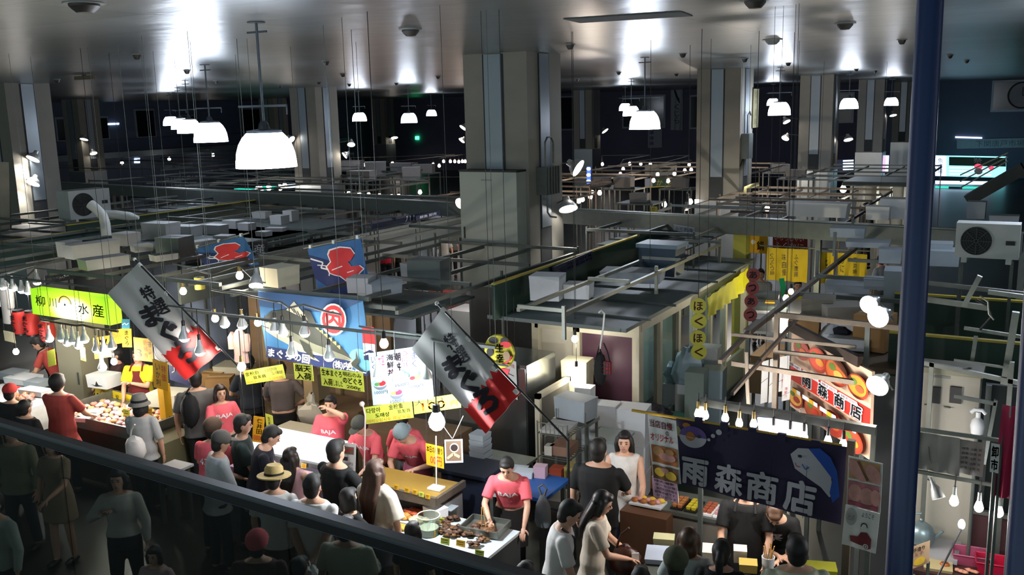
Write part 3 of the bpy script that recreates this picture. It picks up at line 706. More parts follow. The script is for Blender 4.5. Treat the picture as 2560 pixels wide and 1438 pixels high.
frame_rack('dark pipe frame carrying the second blue flag', -10.9, -9.6, 8.8, 19, 2.8, 3)
frame_rack('dark pipe frame hard by the cabinet column', -9.3, -6.6, 8.7, 13.6, 2.75, 4, 1.6)
frame_rack('greenish pipe frame behind the white shop roof', -7.2, -5.2, 15.2, 19.5, 2.85, 3)
for i, (x0, x1, y0, y1, z, l) in enumerate(((-21.4, -18.5, 10.6, 18.8, 2.6, 'dark roof sheet of the stall behind the left column'), (-17.0, -15.2, 11.2, 18.3, 2.62, 'dark roof sheet below the air conditioner'), (-15.1, -14.2, 12.5, 17.5, 2.55, 'narrow dark roof sheet right of the air conditioner'),
        (-12.9, -11.5, 11.0, 18.3, 2.55, 'dark roof sheet behind the leftmost blue flag'), (-9.2, -6.9, 9.4, 10.9, 2.5, 'dark roof sheet left of the cabinet column'), (-7.1, -5.4, 15.4, 19.3, 2.6, 'dark green roof sheet behind the white shop'))):
    t = thing('roof_sheet', l, 'roof', ((x0 + x1) / 2, (y0 + y1) / 2, z)); MB(M_ROOF).box((0, 0, 0), (x1 - x0, y1 - y0, .03)).build('sheet', None, t, 0)
    k = int((y1 - y0) / .9)
    for j in range(k): MB(M_ROOF).box((0, (j + .5 - k / 2) * .9, .03), (x1 - x0, .05, .035)).build('rib', None, t, 0)
fascia('dark green board with a yellow edge left of the stacked foam boxes', -17.3, 9.5, 13.5, 2.35, 2.8); fascia('long dark green board with a yellow edge before the dark shops', -18.1, 12.5, 19.5, 2.35, 2.85)
fascia('dark green board with a yellow edge over the white shop', -6.35, 10.5, 17.8, 2.3, 2.78); fascia('dark board behind the second blue flag', -11.25, 9.5, 19, 2.3, 2.72, M_ROOF)
fascia('dark blue-green board right of the blue post', 10.5, -1.4, .4, 2.15, 2.62, None, True, 'x'); fascia('dark green lower board of the stall under the air conditioner on the right', 12.3, -1.6, .6, 2.1, 2.7, None, True, 'x')
p = board('shop_sign', 'navy sign with white phone and fax numbers on the dark green board', 'sign', (1385, 668), (1480, 628), (1388, 692), onX(-6.25), M_BOARDNAVY, thick=.03)
p.text('商店', .02, .3, .25, .42, M_LETW, .02).text('TEL 083-253-8596', .32, .2, .64, .26, M_LETW, .01).text('FAX 083-253-8713', .32, .56, .64, .26, M_LETW, .01); done(p)
pp = p; p = board('shop_sign', 'navy sign with big white strokes above the red-lit shoppers', 'sign', (930, 553), (1060, 531), (930, 573), onX(-11.1), M_BOARDNAVY, thick=.03)
p.text('川', .62, .1, .18, .75, M_LETW).text('八', .84, .2, .1, .6, M_LETW); stand(p)
p = board('shop_sign', 'small navy sign left of the cabinet with faint white marks', 'sign', (1040, 540), (1100, 526), (1040, 552), onX(-11.0), M_BOARDNAVY, thick=.03); p.text('鮮魚 卸売', .15, .2, .7, .6, M_LETW); done(p)
p = board('shop_sign', 'dark awning sign with big white characters between the first flags', 'sign', (465, 655), (560, 630), (468, 690), onX(-13.2), mat('near_black_sign', '14161d', .6), thick=.03)
p.text('会', .15, .15, .25, .6, M_LETW).text('店', .55, .1, .25, .65, M_LETW); stand(p)
p = board('shop_sign', 'narrow dark sign with one white character right of the leftmost blue flag', 'sign', (628, 605), (668, 600), (633, 672), onX(-11.6), mat('near_black_sign', '14161d', .6), thick=.03); p.text('産', .1, .12, .7, .35, M_LETW); done(p)
p = board('shop_sign', 'black sign with white brush marks behind the lime sign', 'sign', (112, 690), (205, 672), (114, 712), onX(-14.3), mat('near_black_sign', '14161d', .6), thick=.03); p.text('唐戸市場 鮮魚', .05, .2, .9, .6, M_LETW, .01); done(p)
# foam boxes and cartons lying on the stall tops
fb = []
def foam_px(px, py, z, d, rz=0., label=None, m=None, **k):
    t = foam(PZ(px, py, z), d, rz, label or 'x', None, m or M_FOAMD, **k)
    if not label: t['group'] = 'foam boxes on the stall tops'; fb.append(t)
    return t
foam_px(405, 596, 2.86, (0.59, 0.38, 0.30), .1, 'largest white foam box on the stall tops, right of the white hose'); foam_px(468, 590, 2.86, (0.50, 0.31, 0.20), .1, 'low white foam box against the largest one'); foam_px(318, 612, 2.86, (0.38, 0.31, 0.22), 0, 'white foam box left of the largest one')
foam_px(232, 640, 2.86, (0.81, 0.31, 0.23), 1.4, 'long white foam box in front of the white hose'); foam_px(262, 668, 2.86, (0.68, 0.31, 0.16), 1.35, 'flat white foam box on the front edge of the left stall top')
for px, py, d, rz in ((540, 585, (0.43, 0.25, 0.18), .1), (585, 570, (0.37, 0.25, 0.16), 0), (562, 603, (0.31, 0.25, 0.11), .2), (505, 618, (0.43, 0.25, 0.12), 1.4), (355, 628, (0.31, 0.25, 0.12), 1.2), (618, 575, (0.28, 0.22, 0.14), 0), (410, 650, (0.37, 0.25, 0.10), 1.3), (176, 640, (0.25, 0.31, 0.25), 0), (700, 560, (0.31, 0.25, 0.18), 0), (655, 545, (0.34, 0.25, 0.14), .2), (728, 552, (0.25, 0.22, 0.22), 0), (690, 578, (0.37, 0.19, 0.07), .3), (660, 590, (0.25, 0.19, 0.09), 0)):
    foam_px(px, py, 2.86, d, rz)
foam_px(702, 712, 2.8, (.4, .34, .26), 1.5, 'cream foam box on the frame left of the second blue flag', mat('cream_foam', 'c9c4a6', .7)); foam_px(950, 735, 2.7, (.5, .34, .18), 1.3, 'pale blue foam box right of the second blue flag', M_FOAMB)
foam_px(1045, 690, 2.75, (.4, .3, .2), 1.3, 'small white box left of the cabinet on a dark roof'); foam_px(905, 728, 2.75, (.3, .3, .2), .3, 'small white foam box hard against the second blue flag')
t = carton(PZ(1075, 720, 2.6), (.5, .4, .42), .2, 'dark grey carton on the roof left of the cabinet'); 
for c in t.children: c.data.materials[0] = M_ROOF
t = carton(PZ(440, 640, 2.86), (.45, .4, .32), .2, 'dark crate on the stall top left of the leftmost blue flag')
for c in t.children: c.data.materials[0] = M_ROOF
for k, (lo, hi, l) in enumerate(((480, 640, 'dark plank shelf under the small foam boxes beyond the left flag'), (640, 760, 'dark plank shelf under the small foam boxes left of the second column'))):
    g_ = [b.location for b in fb if lo < pix(b.location)[0] < hi]; shelf(l, min(v.x for v in g_) - .3, max(v.x for v in g_) + .3, min(v.y for v in g_) - .3, max(v.y for v in g_) + .3, 2.858)
number(fb, 'small white foam box on the dark left stall tops')
# air conditioner with white hoses, left
def aircon(label, p, d, rz, duct=False, fanm=None):
    p = Vector(p)
    t = thing('air_conditioner', label, 'air conditioner', p, rz); w, dp, h = d; m = mat('aircon_white', 'b4b8b4', .5)
    MB(m).box((0, 0, h / 2 + .06), d).box((-w * .35, 0, .03), (.06, dp, .06)).box((w * .35, 0, .03), (.06, dp, .06)).build('body', None, t, 0)
    fx = -w * .17; r = h * .4
    MB(mat('fan_dark', '1a1c1c', .6)).lathe([(.01, .0), (r, 0), (r, -.02), (.01, -.02)], (fx, -dp / 2 - .004, h / 2 + .06), 28, Vector((0, -1, 0))).build('fan_opening', None, t)
    g = MB(mat('fan_grille', '3a3d3c', .5, .4))
    for k in range(1, 7): g.tube([(fx + r * k / 6 * math.cos(a * .2618), -dp / 2 - .02, h / 2 + .06 + r * k / 6 * math.sin(a * .2618)) for a in range(25)], .0045, 5)
    for k in range(4): g.bar((fx - r * math.cos(k * .785), -dp / 2 - .022, h / 2 + .06 - r * math.sin(k * .785)), (fx + r * math.cos(k * .785), -dp / 2 - .022, h / 2 + .06 + r * math.sin(k * .785)), .01)
    g.build('fan_grille', None, t)
    if duct: post(t, [t.matrix_basis @ Vector((i * w * .4, j * dp * .4, 0)) for i in (-1, 1) for j in (-1, 1)]) if False else [MB(M_STEEL).box((i * w * .4, j * dp * .4, -p.z / 2), (.03, .03, p.z)).build('leg', None, t, 0) for i in (-1, 1) for j in (-1, 1)]
    MB(mat('fan_dark', '1a1c1c', .6)).box((w * .36, -dp / 2 - .006, h * .62), (w * .14, .012, h * .12)).build('badge', None, t, 0)
    return t
q = PZ(215, 550, 2.86); aircon('white air conditioner on the left stall top with thick white hoses', q, (.95, .5, .62), 1.45)
hs = thing('duct_hose', 'thick white hose bending down over the stall edge', 'hose', q); a = [PD(x, y, 17.2) - q for x, y in ((225, 510), (240, 522), (257, 540), (263, 560), (266, 590))]
MB(mat('hose_white', 'b9bdb8', .5)).tube(a, .09, 12).build('hose', None, hs, 1)
hs = thing('duct_hose', 'white hose lying along the dark roof beside the air conditioner', 'hose', q); a = [PD(x, y, 17.4) - q for x, y in ((258, 537), (290, 537), (325, 541), (347, 545))]
MB(mat('hose_white', 'b9bdb8', .5)).tube(a, [.085, .085, .08, .03], 12).build('hose', None, hs, 1)
q = PY(2465, 650, 12.0); a2 = aircon('large grey air conditioner with a round fan, right of the blue post', (q.x, 12.1, PY(2465, 658, 12).z), (.66, .28, .40), 0, True)

FILL_BULBS = []
def fill_bulb(p, e, col=(1, .93, .86), r=.05, where=None):
    """added fill light, given a bulb and a cord up to the ceiling"""
    p = Vector(p); t = bulb(p, .3, .045, e, M_BULBW if col[2] < .8 else M_BULB, 'x', 'bare working bulbs', None, 1.3, None, col, CEIL); FILL_BULBS.append(t); return t
# ================================================================ far stalls, their bulbs and signs
M_WARMW = mat('warm_wood', '9c7c5c', .6, 0, .2)
frame_rack('warm-lit pipe frame with the six pinkish bulbs', -15.5, -11.3, 21.0, 24.5, 2.6, 3, 1.2, M_STEELW); frame_rack('pale pipe frame with foam boxes behind the pinkish bulbs', -16.8, -12.2, 26, 31, 2.6, 3, 1.7, M_STEELW)
frame_rack('grey pipe frame between the cabinet column and the next column', -7.6, -4.6, 21.5, 27, 2.6, 3, 1.8, M_STEELW); frame_rack('warm pipe frame with the scattered bulbs left of the second column', -15, -8.8, 29, 36, 2.7, 4, 2.2, M_STEELW)
frame_rack('brown pipe frame right of the second column', -6.8, -3.6, 21.5, 26, 2.7, 3, 1.7, M_STEELW); frame_rack('dark pipe frame at the foot of the pink-grey column', -7.2, -3.5, 30, 37, 2.6, 4, 2, M_STEEL)
frame_rack('dark bluish pipe frame under the biggest pendant lamp', -27, -18.8, 21, 27, 2.6, 3, 2, M_STEEL); frame_rack('dark pipe frame beyond the long tray on the left', -33, -23, 24, 33, 2.6, 4, 2.4, M_STEEL); frame_rack('far pipe frame below the balcony on the left', -46, -36, 30, 44, 2.6, 3, 3, M_STEEL)
bl = []
def fbulb(px, py, z=2.3, r=.055, m=None, cord=.25):
    t = bulb(PZ(px, py, z), cord, r, 0, m or M_FAR); t['group'] = 'bulbs over the far stalls'; bl.append(t); return t
for px, py in ((872, 484), (898, 486), (922, 488), (949, 491), (979, 493), (997, 492), (1050, 481)): fbulb(px, py, 2.25, .07, M_FARW, .2)
for px, py in ((887, 412), (910, 413), (926, 411), (947, 412), (981, 408), (892, 434), (1083, 412), (1098, 415), (1109, 404), (1126, 404), (1137, 404), (1147, 405), (1156, 404), (1163, 404)): fbulb(px, py, 2.35, .075, M_FARW, .2)
for px, py in ((1447, 503), (1456, 499), (1476, 492), (1499, 483), (1558, 423), (1551, 436), (1506, 411), (1574, 410), (1602, 410), (1626, 410), (1644, 437), (1634, 452), (1670, 453), (1687, 412), (1686, 435), (1712, 427), (1728, 425), (1723, 412), (1661, 512), (1726, 505), (1716, 520), (1918, 522)): fbulb(px, py, 2.3, .07, M_FARW if px < 1560 else M_FAR, .25)
for px, py in ((305, 408), (423, 398), (533, 388), (644, 475), (652, 475), (672, 470), (700, 470), (712, 466), (2108, 474)): fbulb(px, py, 2.3, .1, M_FAR, .2)
for lab, a0, a1 in (('thin wire with the six pinkish bulbs', 0, 7), ('thin wire of small bulbs beyond the pinkish ones', 7, 21), ('thin wire with bulbs between the cabinet column and the second column, lower', 21, 25), ('thin wire with the scattered bulbs left of the second column', 25, 42), ('thin wire of small bulbs under the biggest pendant lamp', 43, 52)): lamp_line(lab, bl[a0:a1], True, .012)
number(bl, 'small glowing bulb over a far stall')
# spotlights on the columns
def fl(px, py, kj, dpx, dpy, r, l, e=0, tow=-.25):
    c = COLS[kj].location; best = None
    for i in range(60, 1100):                            # along the line of sight to where it passes the column
        q = PD(px, py, i * .08); d = max(abs(q.x - c.x), abs(q.y - c.y))
        if best is None or d < best[0]: best = (d, i * .08)
    dep = best[1]; q = PD(px, py, dep)
    while max(abs(q.x - c.x), abs(q.y - c.y)) < .82: dep -= .08; q = PD(px, py, dep)
    d = PD(px + dpx, py + dpy, dep + tow) - q; s = Vector((min(max(q.x, c.x - .62), c.x + .62), min(max(q.y, c.y - .62), c.y + .62), q.z + .1))
    return flood(q, d, r, e, l, [Vector((s.x - q.x, s.y - q.y, .1))])
fl(82, 398, (1, 0), -30, 60, .17, 'upper glowing spotlight on the column at the left edge', 150)
fl(82, 459, (1, 0), -25, 60, .17, 'lower glowing spotlight on the column at the left edge', 150)
fl(210, 349, (2, 1), -10, 60, .2, 'upper spotlight on the grey column left of the dark hall', 0)
fl(234, 384, (2, 1), 20, 60, .18, 'lower spotlight on the grey column left of the dark hall', 0)
fl(1446, 421, (0, 0), 55, 35, .17, 'large spotlight leaning right from the cabinet column, upper one', 70, -.15)
fl(1421, 523, (0, 0), 12, 60, .17, 'large spotlight low on the right side of the cabinet column', 90, -.15)
fl(1157, 320, (1, 2), -30, 40, .2, 'upper small spotlight peeping out left of the cabinet column', 0)
fl(1154, 352, (1, 2), -30, 40, .18, 'lower small spotlight peeping out left of the cabinet column', 0)
fl(986, 345, (2, 3), 5, 40, .3, 'bright spotlight washing the slim far column', 0)
fl(878, 362, (1, 1), 0, 30, .15, 'tiny round spotlight right of the column by the biggest lamp', 0)
fl(861, 389, (1, 1), -40, 30, .14, 'thin tilted spotlight low on the column by the biggest lamp', 0)
fl(729, 349, (1, 1), 30, 30, .15, 'spotlight half hidden by the biggest pendant lamp', 0)
fl(1513, 328, (1, 3), 30, 40, .25, 'spotlight right of the far column beside the cabinet', 0)
fl(1967, 305, (0, 2), 20, 40, .15, 'spotlight just under the lamp between the middle columns', 0)
fl(1963, 346, (0, 2), -20, 40, .15, 'lower spotlight between the middle columns', 0)
fl(2121, 350, (0, 2), 10, 60, .18, 'spotlight right of the pink-grey column', 0)
fl(2233, 289, (0, 3), 10, 60, .18, 'small spotlight under the lamp beside the blue pipe', 0)
fl(1150, 509, (0, 0), -30, 20, .1, 'small bright spotlight at the left edge of the cabinet', 10)
t = thing('wall_lamp', 'yellowish lamp tube curling out of the second column', 'lamp', PD(1880, 468, 24.3)); o = t.location
MB(mat('cream_paint', 'cfc79a', .4)).tube([PD(1862, 485, 24.3) - o, PD(1864, 470, 24.3) - o, PD(1880, 465, 24.2) - o, PD(1896, 460, 24.2) - o], [.04, .05, .06, .05], 8).build('arm', None, t)
light(PD(1872, 440, 24.0), 25, (1, .95, .6), .05, None, (Vector((-.35, .5, -.3)), 1.6))  # spot light on the column, with no fixture of its own
# signs on the far walls
M_DIMW = mat('dim_white_sign', '8f96a0', .6); M_CYAN = emis('lit_glass_cyan', '7fd9e6', 1.6); M_TEAL = emis('lit_teal', '28b9a0', 1.2); M_PALEB = emis('lit_pale_blue', 'c7ddff', 1.5); M_BLUEL = emis('lit_blue_sign', '3355e8', 2.2)
p = board('shop_sign', 'whitish far sign panel under the left balcony', 'sign', (412, 413), (482, 406), (412, 425), onX(-44), M_DIMW, thick=.1); p.text('唐戸市場', .25, .2, .5, .6, M_INK); done(p)
p = board('shop_sign', 'row of far white letters on the dark left shop', 'sign', (412, 440), (522, 436), (412, 452), onX(-43), M_NAVY, thick=.1); p.text('ろ 1 わにこ 聞く浄雨団', .02, .1, .9, .8, M_LETW); done(p)
for i in range(7):
    p = board('poster', 'x', 'poster', (412 + i * 16, 455), (425 + i * 16, 454.4), (412 + i * 16, 470), onX(-42.8), mat('poster_%d' % (i % 3), ('6d7480', '8a8f94', '586070')[i % 3], .6), thick=.04, group='posters under the far white letters'); p.disc(.5, .5, .3, .3, M_NAVY)
    o = done(p); o['label'] = 'dim poster under the far white letters, %s from the left' % ORD[i]
p = board('lit_sign', 'glowing teal shop sign low beside the left column', 'sign', (588, 472), (747, 459), (588, 482), onX(-42), M_TEAL, thick=.1); p.rect(.8, 0, .2, 1, M_PALEB).text('ふぐ', .6, .2, .1, .6, M_LETW); done(p)
p = board('fluorescent_tube', 'white strip light on the dark far wall, upper left', 'lamp', (238, 309), (298, 307), (238, 314), onX(-51.9), M_PALEB, thick=.1); done(p)
p = board('exit_sign', 'small square glowing sign on the dark left wall', 'sign', (338, 395), (350, 395), (338, 408), onX(-51.9), M_PALEB, thick=.1); p.text('4', .3, .2, .4, .6, M_NAVY); done(p)
for px, py, l in ((228, 273, 'tiny green exit light above the left columns'), (1042, 345, 'tiny green exit light in the far middle')):
    p = board('exit_light', l, 'sign', (px - 4, py - 4), (px + 4, py - 4), (px - 4, py + 4), (onX(-51.9) if px < 500 else onY(65.9)), emis('exit_green', '35ff9a', 6), thick=.1); done(p)
for px, py, i in ((892, 0, 0), (1114, 0, 0), (1115, 0, 0)): pass
p = board('banner', 'hanging white banner with whale writing on the far wall', 'banner', (1677, 222), (1707, 222), (1677, 325), onY(65.9), M_DIMW, thick=.05, wave=.05); p.vtext('くじら', .3, .35, .4, .5, M_INK).disc(.5, .17, .3, .06, M_INK, rot=.6).disc(.62, .24, .12, .02, M_INK); done(p)
p = board('notice_board', 'tall pale board with three dark squares behind the lamp right of the cabinet', 'board', (1620, 285), (1655, 283), (1620, 370), onY(65.88), M_DIMW, thick=.1)
for i in range(3): p.rect(.1, .5 + .16 * i, .3, .1, M_NAVY)
done(p)
p = board('lit_sign', 'vertical blue glowing sign right of the cabinet column', 'sign', (1467, 417), (1477, 417), (1467, 459), onY(28), M_NAVY, thick=.1); p.rect(0, 0, 1, 1, M_BLUEL)
for i in range(3): p.disc(.45, .12 + .37 * i, .5, .09, M_FAR)
stand(p)
p = board('sign_board', 'green and yellow sign behind the scattered bulbs', 'sign', (1612, 447), (1712, 441), (1612, 470), onY(37), mat('green_sign', '28402f', .6), thick=.1); p.rect(0, 0, .2, 1, M_DIMW).text('か', .3, .2, .15, .6, M_YSTR).text('うお', .55, .2, .35, .6, M_YSTR).rect(0, .9, 1, .1, M_YSTR); stand(p)
p = board('menu_board', 'pale wall board with a fish picture behind the scattered bulbs', 'board', (1612, 412), (1690, 408), (1612, 441), onY(38), mat('pale_board', '86867c', .6), thick=.1); p.disc(.65, .4, .2, .12, M_INK).disc(.2, .5, .1, .1, M_DIMW); stand(p)
p = board('sign_board', 'small yellow sign with a black kana on the tray', 'sign', (1624, 518), (1643, 516), (1625, 531), onY(17.4), mat('yellow_card', 'b5a33a', .6), thick=.02); p.text('か', .25, .15, .5, .7, M_INK); done(p)
p = board('sign_board', 'white sign with dark letters beyond the dark roofs, right of the cabinet', 'sign', (1684, 562), (1735, 570), (1684, 576), onY(15.5), M_DIMW, thick=.02); p.text('ふぐ刺身', .05, .15, .9, .7, M_INK); done(p)
# far right: lit shopfront, wall sign, fittings
p = board('name_sign', 'long grey wall sign with dark characters at the far right', 'sign', (2392, 349), (2565, 345), (2392, 372), onY(65.9), M_DIMW, thick=.1); p.text('下関唐戸市場', .28, .15, .7, .7, M_NAVY); done(p)
p = board('fluorescent_tube', 'thin white strip light above the wall sign at the far right', 'lamp', (2388, 341), (2455, 343), (2388, 345), onY(65.9), M_PALEB, thick=.1); done(p)
p = board('storefront', 'bright cyan glass shopfront at the far right', 'shopfront', (2338, 389), (2515, 392), (2338, 440), onY(62), M_CYAN, thick=.2)
p.rect(.2, .05, .8, .42, mat('shop_green', '2c5a48', .6)).rect(0, .0, .16, 1, M_PALEB).vtext('魚市場', .04, .1, .07, .8, M_NAVY)
for i in range(3): p.rect(.2, .55 + .15 * i, .6, .06, M_PALEB)
p.text('祭', .55, .02, .12, .3, M_LETW); p.disc(.62, .5, .06, .14, emis('lit_red', 'e8405a', 1.2)).disc(.62, .72, .06, .16, M_LETW).disc(.8, .55, .04, .1, MATS['lit_red']); stand(p)
for y0, h, l, m in ((452, 8, 'bright white strip of the far right shop counter', M_PALEB), (466, 34, 'green-lit lower shop window at the far right', M_TEAL)):
    p = board('storefront', l, 'shopfront', (2338, y0), (2475, y0 + 2), (2338, y0 + h), onY(58), m, thick=.1)
    if h > 20: p.rect(.25, .0, .25, 1, M_NAVY).rect(.6, .2, .35, .7, M_DIMW).rect(0, .45, 1, .1, M_NAVY).poly([(.0, .6), (.3, .4), (.3, 1), (0, 1)], M_NAVY)
    stand(p)
p = board('lit_sign', 'narrow glowing pink and blue sign left of the blue post', 'sign', (2208, 389), (2222, 389), (2206, 430), onY(50), M_PALEB, thick=.1); p.rect(.0, 0, .5, 1, emis('lit_pink', 'e58fb0', 1.5)).vtext('ふぐ', .5, .2, .4, .6, M_BLUEL); stand(p)
p = board('shop_window', 'far bright window slats right of the pink-grey column', 'window', (2086, 400), (2134, 398), (2086, 428), onY(52), M_NAVY, thick=.1)
for i in range(4): p.rect(.45, .05 + .25 * i, .55, .14, M_PALEB)
stand(p)
MB(M_DET).at(PY(2550, 215, 64)).cyl(PY(2550, 215, 64), PY(2550, 215, 63.6), .6, n=20)
t = thing('wall_clock', 'round white wall clock cut by the right edge of the photo', 'clock', PY(2556, 238, 62)); MB(M_DIMW).cyl((0, 0, 0), (0, -.1, 0), .7, n=24).build('dial', None, t, .6); MB(M_DET).tube([(.72 * math.cos(i * .2618), -.1, .72 * math.sin(i * .2618)) for i in range(25)], .05, 6).build('rim', None, t); MB(M_DET).bar((0, -.13, 0), (.0, -.13, .45), .05).bar((0, -.13, 0), (.3, -.13, -.1), .05).build('hands', None, t, 0)
# stairs and gallery in the far right
st = thing('staircase', 'dark staircase with pale railing at the far right', 'staircase', (-1.5, 45, 0)); o = st.location
for k in range(3): MB(M_STEELL).at(o).bar(PY(2400, 470 - k * 16, 46), PY(2520, 402 - k * 10, 46), .06).build('railing', None, st, 0)
MB(M_ROOF).at(o).bar(PY(2420, 500, 46.3), PY(2560, 420, 46.3), 1.2, .5).build('flight', None, st, 0)
# lit booth between pink-grey column and the blue post
fr = frame_rack('pale frame with foam boxes beyond the long tray, before the pink-grey column', -5.9, -3.4, 18.2, 21, 2.75, 3, 1.3, M_STEELW)
for i, (px, py, d, l) in enumerate(((2045, 540, (1.1, .4, .26), 'long pale foam tray beyond the long cable tray'), (2240, 545, (.5, .4, .36), 'square wrapped foam box on the tray beside the blue post'), (2196, 548, (.4, .3, .24), 'lower white box on the tray left of the wrapped one'), (2440, 545, (.3, .3, .3), 'grey box on the tray just right of the blue post'), (2390, 605, (.0, .0, .0), ''), (2510, 558, (.45, .3, .14), 'flat grey box above the big air conditioner'))):
    if l: foam(PZ(px, py, 2.95), d, .0, l, None, M_FOAM if i < 3 else M_FOAMB)
BX, BW = (PY(2130, 440, 27).x + PY(2300, 440, 27).x) / 2, PY(2300, 440, 27).x - PY(2130, 440, 27).x
bt = thing('market_booth', 'dim lit shop booth with pale posts left of the blue post', 'booth', (BX, 27.5, 0)); o = bt.location
MB(mat('booth_pale', '8a8a80', .6)).at(o).box((BX, 28, 1.4), (BW, .1, 2.8)).build('back_panel', None, bt, 0)
for k in range(6): MB(M_STEELL).at(o).bar((BX - BW / 2 + k * BW / 5, 27, 0), (BX - BW / 2 + k * BW / 5, 27, 2.8), .06).build('post', None, bt, 0)
MB(M_ROOF).at(o).box((BX, 27.2, 2.86), (BW + .2, 1.8, .12)).build('roof_slab', None, bt, 0)
fill_bulb((BX, 26.3, 2.5), 40, (1, .95, .85), .15)
fill_bulb((-13, 22.5, 2.0), 160, (1, .78, .62), .1); fill_bulb((-13.5, 29, 2.2), 180, (1, .85, .7), .1); fill_bulb((-7, 24, 2.1), 120, (1, .9, .8), .1); fill_bulb((-10.5, 32, 2.2), 220, (1, .86, .7), .1); fill_bulb((-5, 24, 2.0), 40, (1, .85, .7), .1)
FB = []
for i, (px, py, d) in enumerate(((880, 425, (1.01, 0.58, 0.43)), (905, 450, (1.01, 0.58, 0.36)), (940, 440, (0.86, 0.58, 0.58)), (1010, 428, (1.08, 0.58, 0.36)), (1030, 445, (0.72, 0.50, 0.43)), (1060, 432, (0.86, 0.58, 0.36)), (1560, 470, (0.58, 0.43, 0.36)), (1500, 465, (0.72, 0.43, 0.29)), (1700, 470, (0.50, 0.36, 0.29)), (1950, 430, (0.65, 0.43, 0.29)), (1990, 445, (0.65, 0.43, 0.29)), (1600, 505, (0.50, 0.36, 0.25)))):
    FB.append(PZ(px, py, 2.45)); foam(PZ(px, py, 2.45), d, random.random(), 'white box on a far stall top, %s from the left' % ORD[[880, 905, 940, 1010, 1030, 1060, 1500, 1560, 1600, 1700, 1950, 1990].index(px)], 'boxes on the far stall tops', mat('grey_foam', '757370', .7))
for q in range(len(FB)):
    b_ = FB[q]; shelf('plank shelf under the %s far white box' % ORD[q], b_.x - .55, b_.x + .55, b_.y - .45, b_.y + .45, 2.45)
# ================================================================ column cabinet and lamp ballast
YF = 14.69 - .625
t = thing('column_cabinet', 'large flat pale metal cabinet hung on the big concrete column', 'cabinet', (0, 0, 0)); M_CAB = mat('cabinet_paint', 'a3a99f', .45, .1, .03, 2)
a, b, c = PY(1149, 430, YF - .32), PY(1291, 432, YF - .32), PY(1160, 711, YF - .32); t.location = ((a.x + b.x) / 2, YF, c.z); H_ = a.z - c.z; W_ = b.x - a.x
MB(M_CAB).box((0, -.15, H_ / 2), (W_ - .01, .3, H_)).build('body', None, t, 0); dr = MB(M_CAB).box((0, -.315, H_ / 2), (W_, .03, H_ + .02)).build('door', None, t, 0)
MB(M_BLACK).box((-W_ / 2 + .07, -.335, H_ * .47), (.025, .02, .2)).build('latch', None, dr, 0); MB(M_BLACK).box((0, -.16, H_ + .02), (W_ + .02, .36, .03)).build('top_rim', None, t, 0); MB(mat('faint_print', '7d837c', .5)).box((-.02, -.331, H_ - .13), (.22, .003, .025)).build('name_plate', None, dr, 0)
t = thing('ballast_box', 'dark ribbed lamp box with a looping pipe on the right face of the cabinet column', 'box', (0, 0, 0)); xr = -8.36 + .625
a = PX(1366, 418, xr + .15); c = PX(1366, 487, xr + .15); t.location = (xr + .005, a.y + .15, c.z); h = a.z - c.z
MB(M_STEEL).box((.1, 0, h / 2), (.2, .5, h)).build('body', None, t, 0)
for k in range(5): MB(M_STEEL).box((.21, -.2 + k * .1, h / 2), (.02, .02, h)).build('rib', None, t, 0)
MB(M_STEELL).tube([(.1, -.1, h), (.1, -.1, h + .42), (.1, -.02, h + .5), (.1, .12, h + .5), (.1, .2, h + .42), (.1, .2, h + .05)], .018, 6).build('conduit', None, t); MB(M_STEELL).tube([(.1, -.05, 0), (.1, -.05, -.32), (.12, .02, -.4), (.2, .1, -.42)], .018, 6).build('conduit', None, t)
M_CRD = mat('second_conduit', '2a2c2a', .5)
t = thing('ballast_box', 'small dark lamp box on the right edge of the second column', 'box', (-7.64, 26.5, 3.6)); MB(M_STEEL).box((.1, 0, .25), (.2, .45, .7)).build('body', None, t, 0); MB(M_CRD).tube([(.1, 0, .6), (.1, 0, 1.1), (.1, .2, 1.2), (.1, .3, 1.1)], .02, 6).build('conduit', None, t); MB(M_CRD).tube([(.02, -.1, -.1), (.02, -.3, -.25), (.02, -.36, -.3)], .018, 6).build('conduit', None, t)
p = board('column_notice', 'narrow vertical yellowish sign on the right face of the second column', 'sign', (1885, 222), (1898, 222), (1882, 320), onX(-7.6), mat('yellowed', '6f6a4e', .6), thick=.02); p.vtext('関門海峡', .2, .05, .6, .9, mat('olive_ink', '4a462f', .6)); done(p)
M_CREAMP = mat('pale_trunking', 'a39c86', .5)
t = thing('cable_trunking', 'pale box trunking on the column at the left edge', 'trunking', PD(12, 590, 21.5)); o = t.location; MB(M_CREAMP).at(o).bar(PD(8, 595, 21.6), PD(4, 405, 21.4), .3, .2).build('cover', None, t, 0); MB(M_STEEL).at(o).bar(PD(28, 590, 21.7), PD(18, 405, 21.5), .03).build('edge', None, t, 0)
